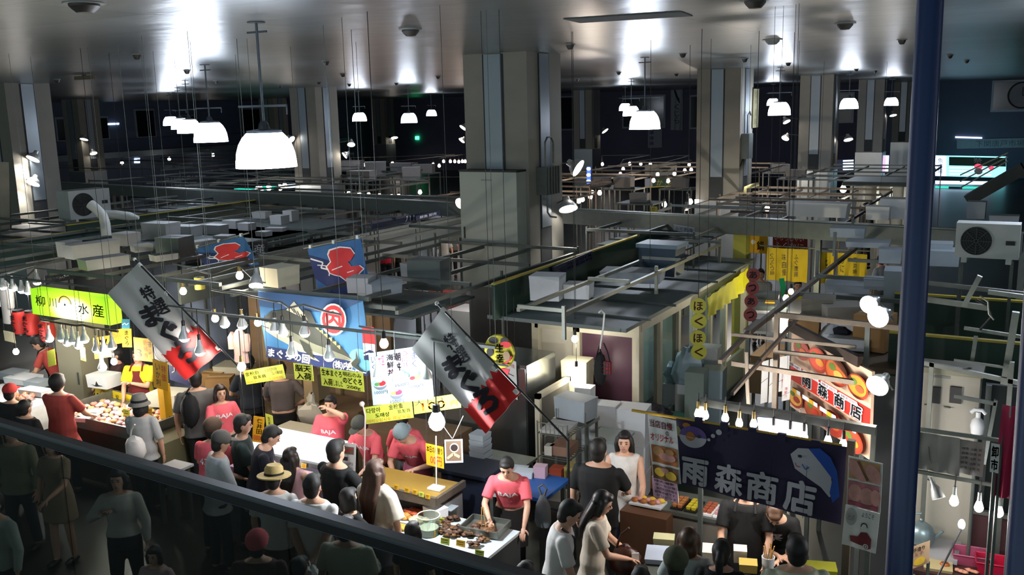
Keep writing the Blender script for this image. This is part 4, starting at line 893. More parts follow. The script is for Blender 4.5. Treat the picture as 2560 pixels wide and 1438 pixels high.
# ================================================================ flags and banners
M_FLAGW = mat('flag_white', 'c9c6c4', .85, 0, .04, 5); M_FLAGR = mat('flag_red', 'cf2320', .85, 0, .05); M_BRUSH = mat('flag_brush_ink', '1c1a22', .85, 0, 0); M_FLAGB = mat('flag_blue', '2f5f93', .85, 0, .1); M_BLUEN = mat('flag_navy', '22315f', .85); M_FRED = mat('flag_fish_red', 'c23338', .85)
M_POLE = mat('flag_pole_black', '0e0d0d', .4)
def diamond(label, plabel, top, right, left, bottom, pend, Y, ph):
    """corners: top, then right one along the pole, left one, bottom; the writing runs from the top corner to the bottom one"""
    A, B, Cc = PY(*top, Y), PY(*right, Y), PY(*left, Y)
    u = B - A; v = Cc - A
    # sheet: across = top->left (reversed), down = along the pole
    p = Panel(Cc, A - Cc, u, M_FLAGW, wave=.02, nx=20, ny=26, phase=ph)
    n = 18; edge = [(i / n, .72 + .02 * math.sin(i * 1.9) + .02 * math.sin(i * 4.3) + (.015 if i % 2 else -.015)) for i in range(n + 1)]; vs = []
    for x, y in edge:
        for k in range(6): vs.append((x, y + (1 - y) * k / 5))
    p.put(vs, [(i * 6 + k, i * 6 + k + 1, (i + 1) * 6 + k + 1, (i + 1) * 6 + k) for i in range(n) for k in range(5)], M_FLAGR); p.layer += 1
    p.text('特', .55, .17, .23, .14, M_BRUSH, .03, .25).text('選', .52, .32, .27, .15, M_BRUSH, .025, .25)
    p.text('ま', .18, .30, .42, .20, M_BRUSH, .06, .3).text('ぐ', .22, .50, .42, .21, M_BRUSH, .06, .3).text('ろ', .20, .71, .46, .22, M_BRUSH, .06, .35)
    tag(p.build('flag'), label, 'flag')
    E = PY(*pend, Y); o = E; t = thing('flag_pole', plabel, 'pole', E); off = Vector((0, -.03, 0)); dn = (E - A).normalized()
    MB(M_POLE).at(o).cyl(A + off - dn * .05, E + off, .011, n=8).build('pole', None, t); post(t, [E + off], 0., .009, M_BLACK); MB(M_WHITE).at(o).ell(A + off - dn * .06, .022, 8, 6).build('end_cap', None, t)
    for k in (.03, .36, .7, .97): z = A.lerp(B, k) + off; MB(M_WHITE).at(o).bar(z - dn * .025, z + dn * .025, .032).build('clip', None, t, 0)
diamond('left white flag with black brush writing and a red foot', 'black pole of the left white flag', (349, 655), (556, 876), (270, 734), (487, 956), (604, 918), 7.6, .4)
diamond('right white flag with black brush writing and a red foot', 'black pole of the right white flag', (1107, 768), (1300, 984), (1030, 872), (1215, 1090), (1425, 1100), 7.3, 1.9)
def fish_flag(label, tl, tr, bl, Y, ph, yel):
    a, u, v = quad_px(tl, tr, bl, onY(Y)); p = Panel(a, u, v, M_FLAGB, wave=.03, nx=16, ny=22, phase=ph)
    p.poly([(0, .12), (.3, .3), (.62, .62), (.85, 1), (.3, 1), (0, .6)], M_BLUEN)
    p.line([(.02, .2), (.2, .32), (.14, .42), (.3, .5), (.25, .6)], .03, M_LETW).line([(.1, .35), (.3, .42), (.42, .6)], .02, M_LETW)
    red = [(.42, .12), (.6, .1), (.78, .16), (.84, .28), (.74, .38), (.66, .40), (.72, .5), (.9, .5), (.96, .58), (.84, .68), (.9, .78), (.98, .86), (.88, .92), (.76, .84), (.6, .78), (.5, .64), (.3, .55), (.26, .42), (.38, .34), (.36, .2)]
    cx = sum(q[0] for q in red) / len(red); cy_ = sum(q[1] for q in red) / len(red)
    p.poly([(cx + (x - cx) * 1.09, cy_ + (y - cy_) * 1.07) for x, y in red], M_LETW).poly(red, M_FRED)
    p.line([(.36, .5), (.56, .46)], .018, M_LETW).line([(.62, .6), (.78, .58)], .016, M_LETW).line([(.7, .72), (.82, .7)], .014, M_LETW)
    if yel: p.poly([(.8, .7), (1, .7), (1, 1), (.86, .98)], mat('flag_yellow_edge', 'b7b53a', .8)).poly([(.83, .73), (.97, .73), (.97, .96), (.87, .94)], M_BRUSH).vtext('大漁', .86, .75, .09, .18, MATS['flag_yellow_edge'])
    f = p.build('flag'); tag(f, label, 'flag')
    t = thing('flag_rod', 'thin grey rod holding the ' + ('second' if yel else 'leftmost') + ' blue fish flag', 'rod', a); MB(M_STEELL).at(a).cyl(a - u * .1 + ZU * .02, a + u * 1.12 + ZU * .02, .012).build('rod', None, t); post(t, [a - u * .1 + ZU * .02, a + u * 1.12 + ZU * .02], CEIL, .003, M_STEEL, 'hanger')
    for k in (.04, .5, .96): MB(M_WHITE).at(a).bar(a + u * k, a + u * k + ZU * .05, .04).build('clip', None, t, 0)
fish_flag('leftmost blue flag with a red fish design above the left flag', (490, 622), (608, 590), (530, 690), 10.9, .3, False)
fish_flag('second blue flag with a red fish and a yellow-edged tag', (772, 622), (900, 596), (800, 745), 10.2, 1.2, True)
# the tuna banner
a, u, v = quad_px((645, 728), (908, 752), (668, 892), onY(8.6)); M_SEA = mat('banner_sea_blue', '3c78a8', .7, 0, .35, 2.2); M_FISHD = mat('tuna_back', '2a302a', .6, 0, .2); M_FISHB = mat('tuna_belly', 'b3b09a', .6, 0, .12); M_FISHM = mat('tuna_side', '6f7362', .6, 0, .2)
p = Panel(a, u, v, M_SEA, wave=.02, nx=24, ny=16)
p.poly([(0, .0), (1, .0), (.75, .2), (.35, .25), (0, .22)], mat('banner_deep', '2c4f78', .7, 0, .3, 3))
p.disc(.93, .85, .12, .16, mat('banner_light', '6fb6d8', .7))
p.poly([(.02, .42), (.12, .28), (.3, .22), (.5, .38), (.68, .62), (.84, .86), (.88, .93), (.8, 1.0), (.62, .99), (.38, .9), (.16, .72), (.03, .58)], M_FISHB)
p.poly([(.02, .42), (.12, .28), (.3, .22), (.5, .38), (.68, .62), (.84, .86), (.7, .8), (.46, .68), (.24, .54), (.1, .46)], M_FISHD)
p.poly([(.1, .46), (.24, .54), (.46, .68), (.7, .8), (.84, .87), (.7, .9), (.44, .8), (.2, .64)], M_FISHM)
p.poly([(.27, .24), (.36, .1), (.5, .38)], M_FISHB)
for k in range(5): p.line([(.31 + k * .035, .17 + k * .035), (.35 + k * .03, .27 + k * .04)], .02, M_FISHD)
p.poly([(.44, .2), (.52, .22), (.56, .42), (.48, .36)], M_FISHD).poly([(.36, .66), (.46, .72), (.5, .92), (.4, .82)], M_FISHD)
for k in range(6): p.poly([(.54 + k * .035, .44 + k * .05), (.575 + k * .035, .42 + k * .05), (.57 + k * .035, .485 + k * .05)], mat('finlet_yellow', 'b8ae5c', .6))
p.poly([(.85, .9), (.9, .82), (.91, .7), (.93, .86), (.9, .92), (.97, 1.0), (.94, 1.0), (.86, .94)], M_FISHD)
p.disc(.08, .42, .02, .025, M_INK).disc(.08, .42, .009, .012, M_LETW).line([(.03, .5), (.1, .53)], .014, M_INK)
p.disc(.73, .3, .115, .24, mat('banner_cream', 'd8cfc4', .7), rot=.15).disc(.73, .3, .1, .21, M_FRED, rot=.15).disc(.73, .3, .072, .15, MATS['banner_cream'], rot=.15).text('内', .665, .17, .13, .26, M_FRED, .05, .15)
p.rect(0, .96, 1, .0001, M_BLUEN)
tag(p.build('tuna_banner'), 'big blue banner with a tuna picture and a round red mark', 'banner')
a, u, v = quad_px((668, 866), (925, 912), (666, 893), onY(8.58)); u = u * 1.0
p = Panel(a, u, v, M_BLUEN, nx=8, wave=.008, thick=.008); p.text('まぐろの回', .02, .1, .42, .8, M_LETW, .05).text('(株)内上商店', .66, .12, .33, .8, M_LETW, .05); tag(p.build('banner_strip'), 'navy cloth strip with white writing under the tuna banner', 'banner')
t = thing('banner_rail', 'dark steel rail carrying the tuna banner', 'rail', PY(780, 738, 8.65)); o = t.location; MB(M_STEEL).at(o).bar(PY(625, 722, 8.65), PY(925, 748, 8.65), .05).build('rail', None, t, 0)
post(t, [PY(640, 724, 8.65), PY(915, 747, 8.65)], CEIL, .004, M_STEEL, 'hanger')
p = board('streamer', 'narrow red white and black streamer right of the tuna banner', 'banner', (905, 815), (935, 818), (912, 900), onY(8.55), M_FRED, wave=.01); p.poly([(0, .5), (1, .5), (1, .75), (.5, .68), (0, .78)], M_LETW).poly([(0, .78), (.5, .68), (1, .75), (1, 1), (0, 1)], M_BLUEN).line([(0, .85), (.5, .78), (1, .86)], .05, M_LETW); done(p)
# ================================================================ stall under the lime sign
def table(label, x0, x1, y0, y1, z, m, th=.04, skirt=None, sk=.4, legs=True, lm=None, name='stall_table', rim=0.):
    o = Vector(((x0 + x1) / 2, (y0 + y1) / 2, 0)); t = thing(name, label, 'table', o); w, d = x1 - x0, y1 - y0
    MB(m).box((0, 0, z - th / 2), (w, d, th)).build('tabletop', None, t, 0)
    if rim:
        r = MB(M_STEELL)
        for c, s in (((0, -d / 2, z + rim / 2), (w, .03, rim)), ((0, d / 2, z + rim / 2), (w, .03, rim)), ((-w / 2, 0, z + rim / 2), (.03, d, rim)), ((w / 2, 0, z + rim / 2), (.03, d, rim))): MB(M_STEELL).box(c, s).build('rim', None, t, 0)
    if skirt: MB(skirt).box((0, -d / 2 + .01, z - th - sk / 2), (w * .99, .02, sk)).box((w / 2 - .01, 0, z - th - sk / 2), (.02, d * .97, sk)).build('skirt', None, t, 0)
    if legs:
        for i in (-1, 1):
            for j in (-1, 1): MB(lm or M_STEEL).box((i * (w / 2 - .06), j * (d / 2 - .06), (z - th) / 2), (.045, .045, z - th)).build('leg', None, t, 0)
    return t
def lime_mat():
    m = bpy.data.materials.new('lime_lightbox'); m.use_nodes = True; nt = m.node_tree; b = nt.nodes['Principled BSDF']
    tc = nt.nodes.new('ShaderNodeTexCoord'); mp = nt.nodes.new('ShaderNodeMapping'); mp.inputs['Scale'].default_value = (.95, 1.0, 2.3); mp.inputs['Location'].default_value = (-.05, 0, .12)
    g = nt.nodes.new('ShaderNodeTexGradient'); g.gradient_type = 'SPHERICAL'; r = nt.nodes.new('ShaderNodeValToRGB')
    r.color_ramp.elements[0].color = (.20, .46, .004, 1); r.color_ramp.elements[1].color = (1.5, 1.5, 1.0, 1); r.color_ramp.elements[0].position = .12; r.color_ramp.elements[1].position = .8
    e = r.color_ramp.elements.new(.5); e.color = (.45, .74, .03, 1)
    nt.links.new(tc.outputs['Object'], mp.inputs[0]); nt.links.new(mp.outputs[0], g.inputs[0]); nt.links.new(g.outputs[0], r.inputs[0]); nt.links.new(r.outputs[0], b.inputs['Emission Color'])
    b.inputs['Base Color'].default_value = (.3, .5, .02, 1); b.inputs['Emission Strength'].default_value = 1.15; return m
M_LIME = lime_mat()
p = board('lightbox_sign', 'glowing lime green lightbox sign with black brush characters and a rainbow', 'sign', (75, 722), (270, 747), (82, 785), onY(8.4), M_LIME, thick=.2); M_SIGNINK = mat('sign_ink', '0c2410', .6, 0, 0)
p.text('柳', .06, .22, .13, .42, M_SIGNINK, .01).text('川', .24, .25, .10, .36, M_SIGNINK).text('水', .62, .30, .13, .42, M_SIGNINK, .01).text('産', .80, .26, .14, .48, M_SIGNINK, .01)
p.ring(.46, .40, .085, .30, .12, mat('rainbow_brown', '8a5a1e', .6), math.pi, 2 * math.pi).ring(.46, .40, .073, .26, .14, emis('rainbow_orange', 'ffb63a', .8), math.pi, 2 * math.pi).poly([(.46, .36), (.445, .46), (.475, .46)], M_LETW).disc(.46, .45, .012, .03, mat('emblem_blue', '235a9c', .6)); done(p)
M_YPAPER = mat('yellow_paper', 'd9a514', .75, 0, .08); M_LPAPER = mat('lime_paper', 'c9d14a', .75, 0, .08); M_ORINK = mat('orange_ink', 'c46a14', .7, 0, 0); M_WPAPER = mat('white_paper', 'd6d6d2', .75, 0, .04)
def paper(label, tl, tr, bl, Y, m, items, fnx=None, group=None, wave=.0, thick=.004, name='paper_sign', hang=2.72):
    p = board(name, label, 'sign', tl, tr, bl, fnx or onY(Y), m, group, thick=thick, wave=wave)
    for it in items:
        k = it[0]
        if k == 't': p.text(*it[1:])
        elif k == 'v': p.vtext(*it[1:])
        elif k == 'd': p.disc(*it[1:])
        elif k == 'r': p.rect(*it[1:])
        elif k == 'l': p.line(*it[1:])
        elif k == 'o': p.ring(*it[1:])
    o = done(p)
    if name in ('paper_sign', 'food_photo') and hang: strings(o, [p.pt(.08, .01, -.004), p.pt(.92, .01, -.004)], hang)
    elif name == 'price_stand': post(o, [p.pt(.1, .99, -.01), p.pt(.9, .99, -.01)])
    return o
def lantern(px, py, Y, r, h, label):
    p = PY(px, py, Y); t = thing('paper_lantern', label, 'lantern', p); m = mat('lantern_red', 'b4261f', .6, 0, .1)
    pr = []
    for i in range(17):
        u = i / 16; pr.append((r * (.72 + .28 * math.sin(math.pi * u) ** .6) * (1 - .025 * (i % 2)), h * (u - .5)))
    MB(m).lathe(pr, n=20).build('shade', None, t); MB(M_BLACK).cyl((0, 0, h / 2), (0, 0, h / 2 + .03), r * .7).build('top_ring', None, t, 1); MB(M_BLACK).cyl((0, 0, -h / 2 - .03), (0, 0, -h / 2), r * .7).build('bottom_ring', None, t, 1); MB(M_CORD).tube([(0, 0, h / 2), (0, 0, PY(50, 690, 8.9).z - p.z)], .006, 5).build('cord', None, t)
    b = MB(M_INK); gv = []
    for k, c in enumerate('まぐろ'):
        vs, fs, _ = glyphs(c, .02); b.add([((r + .006) * math.sin((x - .5) * 1.1), -(r + .006) * math.cos((x - .5) * 1.1), h * (.38 - k * .27) - y * h * .22) for x, y in vs], fs)
    b.build('lettering', None, t, 0); return t
for px, py, r, h, l in ((48, 806, .12, .36, 'red paper lantern nearest the left edge of the photo'), (79, 808, .125, .36, 'middle red paper lantern under the lime sign'), (118, 826, .12, .32, 'rightmost red paper lantern, half behind the lime sign')): lantern(px, py, 8.9, r, h, l)
# row of lamps left of and under the sign
rl = []
for px, py, e in ((8, 717, 10), (33, 721, 0), (55, 726, 10), (93, 705, 0), (71, 729, 0)): rl.append(bulb(PY(px, py, 8.9), .28, .04, e, shade=.07, sock=M_REFL, ztop=PY(50, 690, 8.9).z))
lamp_line('thin white pipe carrying the lamps at the left edge', rl, 'up', .014, M_STEELL, .5); number(rl, 'white reflector lamp on the rail left of the lime sign'); rl = []
for px, py, e in ((124, 848, 0), (155, 847, 14), (169, 858, 0), (183, 853, 0), (197, 865, 16), (212, 850, 0), (242, 875, 16), (260, 877, 0), (281, 867, 20), (256, 920, 12)): rl.append(bulb(PY(px, py, 8.25), .2, .04, e, shade=.065, sock=M_REFL, ztop=PY(180, 812, 8.25).z))
lamp_line('brass-coloured pipe carrying lamps below the lime sign', rl, 'up', .018, M_STEELW, .15); number(rl, 'white reflector lamp hanging under the lime sign')
t = thing('stall_rail', 'long thin pipe from the left edge to the left column', 'rail', PZ(150, 650, 2.8)); o = t.location; MB(M_STEELL).at(o).tube([PZ(-20, 692, 2.8), PZ(150, 650, 2.8)], .018).tube([PZ(150, 650, 2.8), PZ(420, 588, 2.8)], .018).build('rail', None, t)
# hanging cloth, crates, grey cabinet
def garment(label, px, py, Y, w, h, m, rz=0.):
    p = PY(px, py, Y); t = thing('hanging_coat', label, 'coat', p, rz); b = MB(m)
    b.lathe([(.02, 0), (.06, -.02), (w * .42, -.08), (w * .5, -h * .35), (w * .48, -h * .8), (w * .52, -h)], n=16, close=True)
    b.v = [(x, y * .45, z) for x, y, z in b.v]
    b.tube([(w * .4, 0, -.1), (w * .55, -.02, -h * .3), (w * .52, -.03, -h * .62)], [.07, .06, .055], 8).tube([(-w * .4, 0, -.1), (-w * .55, -.02, -h * .3), (-w * .52, -.03, -h * .62)], [.07, .06, .055], 8)
    b.build('cloth', None, t, 1.2); MB(M_STEELL).tube([(0, 0, 0), (0, 0, .06), (.02, 0, .09), (0, 0, .11)], .004, 5).build('hook', None, t)
    return t
garment('white work coat hanging at the left edge of the photo', 10, 700, 9.3, .3, .75, T_WHITE); garment('pale pink raincoat hanging among the lamps under the tuna banner', 598, 822, 9.2, .26, .48, cloth('raincoat_pink', 'd9b8b0'))
t = thing('grey_cabinet', 'tall plain grey cabinet standing behind the lamps under the lime sign', 'cabinet', (-13.5, 9.35, 0)); MB(mat('olive_grey', '87836f', .6, 0, .05)).box((0, 0, .95), (.58, .5, 1.9)).build('body', None, t, 0); MB(M_STEEL).box((.2, -.26, 1.0), (.02, .02, .2)).build('handle', None, t, 0)
t = thing('slatted_crate', 'stack of pinkish slatted crates behind the seafood table', 'crate', (-13.0, 9.62, 0)); m = mat('crate_pinkish', 'b08078', .7)
for k in range(5): MB(m).box((0, 0, .13 + k * .19), (.55, .42, .16)).build('tier', None, t, 0)
t = foam(PZ(262, 965, 1.0), (.42, .3, .2), .1, 'white box with a black fish drawing on the back edge of the seafood table'); MB(M_INK).add([(-.12, -.152, .06), (-.03, -.152, .05), (.0, -.152, .12), (.04, -.152, .06), (.14, -.152, .05), (.05, -.152, .04), (-.02, -.152, .03)], [(0, 6, 5, 4, 3, 2, 1)]).build('drawing', None, t, 0)
# papers around the yellow-shirted seller
paper('square orange-yellow sign with a black rice character and red stroke', (232, 845), (275, 838), (237, 898), 8.35, M_YPAPER, [('t', '米', .35, .1, .5, .7, M_INK, .03), ('t', '安', .1, .6, .25, .3, M_REDINK), ('l', [(.45, .8), (.95, .7)], .08, M_REDINK)])
paper('yellow sign with brown brush marks right under the lime sign', (272, 828), (304, 822), (282, 862), 8.6, M_YPAPER, [('t', '鮪', .2, .15, .6, .6, M_ORINK)]); paper('yellow sign with vertical kana beside the blue round emblem', (304, 822), (328, 822), (306, 868), 8.6, M_YPAPER, [('v', 'まぐろ', .3, .08, .4, .84, M_INK, .02)])
paper('large yellow sign above the yellow-shirted seller', (333, 843), (380, 848), (337, 900), 8.45, M_YPAPER, [('t', '3', .1, .5, .3, .35, M_INK), ('v', '新鮮魚', .5, .08, .2, .8, M_ORINK), ('v', '安い', .75, .1, .2, .6, M_INK)]); paper('yellow sign with green and black strokes right of the seller', (381, 898), (418, 908), (384, 968), 8.3, M_YPAPER, [('v', 'いか刺', .2, .1, .3, .8, M_INK), ('v', '特価', .6, .1, .3, .6, M_REDINK)])
paper('narrow lime paper strip hanging left of the grey cabinet post', (199, 866), (212, 870), (202, 900), 8.3, M_LPAPER, [('v', 'たこ', .3, .1, .4, .8, M_INK)]); paper('plain lime paper tag beside the pink-shirted seller', (117, 878), (136, 872), (121, 918), 8.3, M_LPAPER, []); paper('cream paper tag at the left edge under the red lanterns', (8, 826), (35, 832), (12, 852), 8.6, mat('cream_paper', 'c8c0a0', .8), [])
paper('white poster with red circle marks behind the left flag', (382, 850), (425, 868), (386, 897), 8.45, M_WPAPER, [('d', .3, .25, .12, .15, M_REDINK), ('t', '刺身', .45, .2, .4, .5, M_REDINK), ('o', .5, .5, .48, .48, .06, M_BLUEN)]); paper('blue poster with a small red map under the left flag', (420, 898), (468, 912), (425, 950), 8.6, mat('poster_blue', '23356f', .6), [('d', .6, .45, .12, .18, M_REDINK), ('l', [(.15, .6), (.3, .5), (.3, .3)], .05, M_LETW)])
paper('round blue emblem above the yellow kana sign', (304, 798), (324, 798), (304, 822), 8.55, mat('emblem_sky', '3f8fae', .6), [('l', [(.1, .6), (.4, .4), (.6, .6), (.9, .4)], .1, M_LETW)])
paper('long yellow cloth banner along the back edge of the seafood table', (237, 965), (383, 1004), (238, 990), 8.98, mat('banner_yellow', 'd6bd17', .8), [('o', .14, .75, .055, .55, .25, M_ORINK, math.pi, 2 * math.pi), ('d', .05, .75, .02, .12, M_BLUEN), ('d', .22, .8, .02, .12, M_BLUEN), ('t', '安', .37, .25, .06, .45, M_INK), ('t', '柳川水産', .48, .3, .3, .5, M_INK)], name='table_banner')
t = thing('yellow_post', 'yellow painted post right of the yellow-shirted seller', 'post', (-10.62, 8.55, 0)); MB(M_YPAPER).box((0, 0, .7), (.12, .12, 1.4)).build('post', None, t, 0); MB(M_YPAPER).box((0, 0, .02), (.2, .2, .04)).build('foot', None, t, 0)
# seafood table
table('metal-rimmed table heaped with seafood under the lime sign', -12.35, -10.45, 7.92, 9.0, .84, M_STEELL, .05, mat('brown_skirt', '2e261b', .8), .75, True, rim=.12)
M_SEAF = [mat('seafood_%d' % i, c, .3, 0, .3, 25) for i, c in enumerate(('d9a79a', 'e0b26e', 'c98274', 'd8c6b4', 'b98a5a', 'c7a0ac'))]
def lump(m, seed, flat=.55, n=9, mm=6, wob=.35, size=.09):
    r = random.Random(seed); b = MB(m).ell((0, 0, 0), (size, size * .75, size * flat), n, mm); b.v = [tuple(c * (1 + wob * (r.random() - .5) * 2) for c in v) for v in b.v]; return b
protos = []
for i in range(6):
    o = lump(M_SEAF[i], i).build('seafood_piece', None, None, 1.5); protos.append(tag(o, 'x', 'seafood', 'seafood pieces heaped on the table under the lime sign'))
pieces = []; r = random.Random(3)
for i in range(84):
    x, y = -12.22 + (i % 14) * .124 + r.uniform(-.012, .012), 8.02 + (i // 14) * .135 + r.uniform(-.012, .012); z = .874 + r.random() * .012
    o = protos[i % 6]
    if i >= 6: o = o.copy(); COL.objects.link(o)
    o.location = (x, y, z); o.rotation_euler = (r.uniform(-.3, .3), r.uniform(-.3, .3), r.uniform(0, 6.28)); o.scale = [r.uniform(.6, .75)] * 3; pieces.append(o)
number(pieces, 'piece of seafood heaped on the table under the lime sign')
for px, py, d, l in ((215, 1050, (.3, .22, .06), 'flat white pack at the front left of the seafood table'), (235, 1035, (.2, .16, .05), 'smaller white pack behind the flat one on the seafood table')): foam(PZ(px, py, .9), d, .3, l, None, M_FOAM, name='food_pack', cat='package')
for px, py, l in ((372, 1027, 'small yellow price card beside the grey-hatted woman'), (316, 1030, 'small lime price card in the seafood')): paper(l, (px - 8, py - 8), (px + 8, py - 5), (px - 8, py + 9), 8.3, M_LPAPER if 'lime' in l else M_YPAPER, [('l', [(.2, .3), (.8, .3)], .08, M_INK), ('l', [(.2, .6), (.8, .6)], .08, M_INK)], name='price_card')
foam(PZ(425, 1010, .88), (.5, .4, .2), .2, 'clear lidded box on the right end of the seafood table', None, mat('milky_plastic', 'b7b3a2', .4)); table('cloth covered side table right of the seafood', -10.4, -9.98, 7.95, 8.5, .82, mat('olive_cloth', '5f5a3c', .8), .04, mat('olive_cloth', '5f5a3c', .8), .5)
for i, (px, py) in enumerate(((425, 1055), (440, 1045), (405, 1062))): tag(lump(mat('dark_catch', '4a3a1e', .5), 20 + i, size=.12).build('dried_fish', None, None, 1.5, PZ(px, py, .86)), 'dark heap of small fish on the side table, %s from the left' % ORD[(1, 2, 0)[i]], 'fish')
table('white sloping fish table at the left edge', -14.6, -12.95, 8.0, 8.75, .88, M_FOAM, .05, T_WHITE, .35)
for i, (px, py, d) in enumerate(((60, 955, (.5, .35, .1)), (95, 965, (.35, .25, .1)), (90, 985, (.5, .22, .08)), (35, 945, (.4, .3, .12)))): foam(PZ(px, py, .9), d, .1, 'white tray on the fish table at the left edge, ' + ('third', 'last', 'second-last', 'first')[i] + ' from the left', None, M_FOAMB if i % 2 else M_FOAM, name='fish_tray', cat='tray')
ps = []
for i in range(16):
    q = PZ(random.uniform(35, 85), random.uniform(985, 1003), .93); o = lump(M_SEAF[(0, 4, 2)[i % 3]], 40 + i, size=.06).build('seafood_piece', None, None, 1.5, q); ps.append(tag(o, 'x', 'seafood', 'orange pieces on the left fish table'))
number(ps, 'orange seafood piece on the fish table at the left edge')
fill_bulb(PY(285, 905, 8.3), 45, (1, .93, .82), .06); fill_bulb(PY(40, 880, 8.3), 22, (1, .95, .88), .06); fill_bulb(PY(340, 800, 9.2), 14, (1, .85, .6), .06)
# ================================================================ stall behind the left flag: wooden back wall, cartons, lamps
M_WOODB = mat('stall_wood', '7d6448', .7, 0, .25, 5, .1)
t = thing('wood_partition', 'brown wooden stall partition with small framed windows behind the lamps', 'partition', (-9.9, 11.0, 0)); MB(M_WOODB).box((0, 0, 1.1), (2.9, .08, 2.2)).build('panel', None, t, 0)
for x in (-1.1, -.35, .4, 1.1): MB(mat('stall_wood_light', '9a835f', .7)).box((x, -.06, 1.1), (.1, .06, 2.2)).build('batten', None, t, 0)
for x in (-.72, .02, .75):
    MB(mat('window_brown', '3a2b1e', .6)).box((x, -.055, 1.65), (.5, .03, .6)).build('window_frame', None, t, 0); MB(mat('yellowed', '6f6a4e', .6)).box((x, -.075, 1.65), (.4, .02, .5)).build('paper_pane', None, t, 0)
t = thing('wooden_post', 'pale wooden post with a round lamp halo under the tuna banner', 'post', (-8.85, 9.6, 0)); MB(mat('stall_wood_light', '9a835f', .7)).box((0, 0, 1.05), (.16, .12, 2.1)).build('post', None, t, 0); MB(M_STEEL).box((0, 0, .02), (.2, .16, .04)).build('foot', None, t, 0)
table('brown side counter behind the pink-shirted women', -9.9, -8.4, 10.05, 10.6, .85, M_WOODB, .06, M_WOODB, .5); table('brown counter behind the shading woman', -7.9, -6.5, 9.4, 10.1, .9, M_WOODB, .06, M_WOODB, .6)
carton(PZ(535, 960, .87), (.36, .3, .2), .2, 'orange-lit carton right of the red flag tip'); carton(PZ(553, 975, .87), (.38, .3, .22), .5, 'pink-brown carton in front of the orange-lit one')
foam(PZ(590, 952, .87), (.55, .4, .28), .3, 'greyish plastic box on the brown side counter', None, mat('milky_plastic', 'b7b3a2', .4)); foam(PZ(748, 1000, .9), (.4, .35, .45), .1, 'tall beige box behind the yellow brain-like sign', None, mat('beige_box', '8d8064', .7)); foam(PZ(780, 995, .9), (.4, .4, .4), .1, 'beige box right of the tall beige one', None, mat('beige_box', '8d8064', .7))
table('cloth covered table with a long white sheet left of the shading woman', -8.9, -8.05, 8.7, 9.2, .92, mat('sheet_beige', 'a8a08a', .8), .05, mat('sheet_beige', 'a8a08a', .8), .42)
t = thing('plastic_bag', 'crumpled white plastic bag on the cloth covered table', 'bag', PZ(778, 1035, .93)); lump(mat('bag_plastic', 'bdb7a6', .4), 5, .9, size=.2, wob=.3).build('bag', None, t, .4)
lump(mat('bag_plastic', 'bdb7a6', .4), 8, 1.5, size=.07, wob=.4).build('knot', None, t, .4, (.02, 0, .2))
WL = []
for px, py, Y, e, l in ((458, 729, 9.3, 7, 'warm bare bulb above the left flag pole'), (599, 690, 9.0, 10, 'bare bulb below the leftmost blue flag'), (538, 797, 8.9, 14, 'bare bulb right of the left flag'), (645, 807, 8.8, 16, 'bare bulb in front of the pale wooden post'), (604, 918, 7.58, 12, 'bulb at the lower end of the left flag pole')): WL.append(bulb(PY(px, py, Y), .3, .05, e, M_BULBW, l, None, M_SOCKG, 1.3, None, (1, .87, .68), 2.95 if px != 604 else None))
TL = []
for px, py, Y, e, l in ((461, 845, 7.5, 8, 'reflector lamp hanging before the white part of the left flag'), (500, 880, 7.5, 10, 'white reflector lamp hanging before the red part of the left flag'), (562, 811, 8.4, 8, 'dark-cased reflector lamp right of the left flag'), (606, 814, 8.4, 8, 'brass reflector lamp above the pink raincoat'), (688, 824, 8.2, 0, 'dark unlit reflector lamp on the tuna belly'), (708, 833, 8.2, 10, 'reflector lamp before the middle of the tuna'),
        (762, 833, 8.2, 8, 'small reflector lamp before the tuna back'), (730, 884, 8.0, 12, 'reflector lamp hanging low before the tuna'), (823, 893, 8.0, 16, 'reflector lamp at the lower right of the tuna')): TL.append(bulb(PY(px, py, Y), .38, .04, e, None, l, None, M_SOCKG if 'brass' in l else M_SOCK, 1.3, .068, ztop=2.86))
lamp_line('thin wire with four warm bare bulbs left of the tuna banner', WL[:4], 'up'); lamp_line('short wire with two reflector lamps before the left flag', TL[:2], 'up'); lamp_line('thin dark pipe with hanging lamps across the tuna banner', TL[2:], 'up', .014)
t = thing('shaded_lamp', 'yellow-lit cylinder lamp shade left of the leftmost blue flag', 'lamp', PY(499, 708, 9.6)); MB(mat('shade_brass', 'b9b04a', .5)).cyl((0, 0, -.09), (0, 0, .09), .075, n=16).build('shade', None, t, 1); MB(M_CORD).tube([(0, 0, .09), (0, 0, .5)], .006, 5).build('cord', None, t)
MB(M_STEELL).cyl((0, 0, .088), (0, 0, .1), .03).build('cap', None, t, 1)
flood(PY(640, 715, 8.6), (.3, -.4, -.7), .09, 4, 'dark tilted spotlight at the upper left of the tuna banner', None)
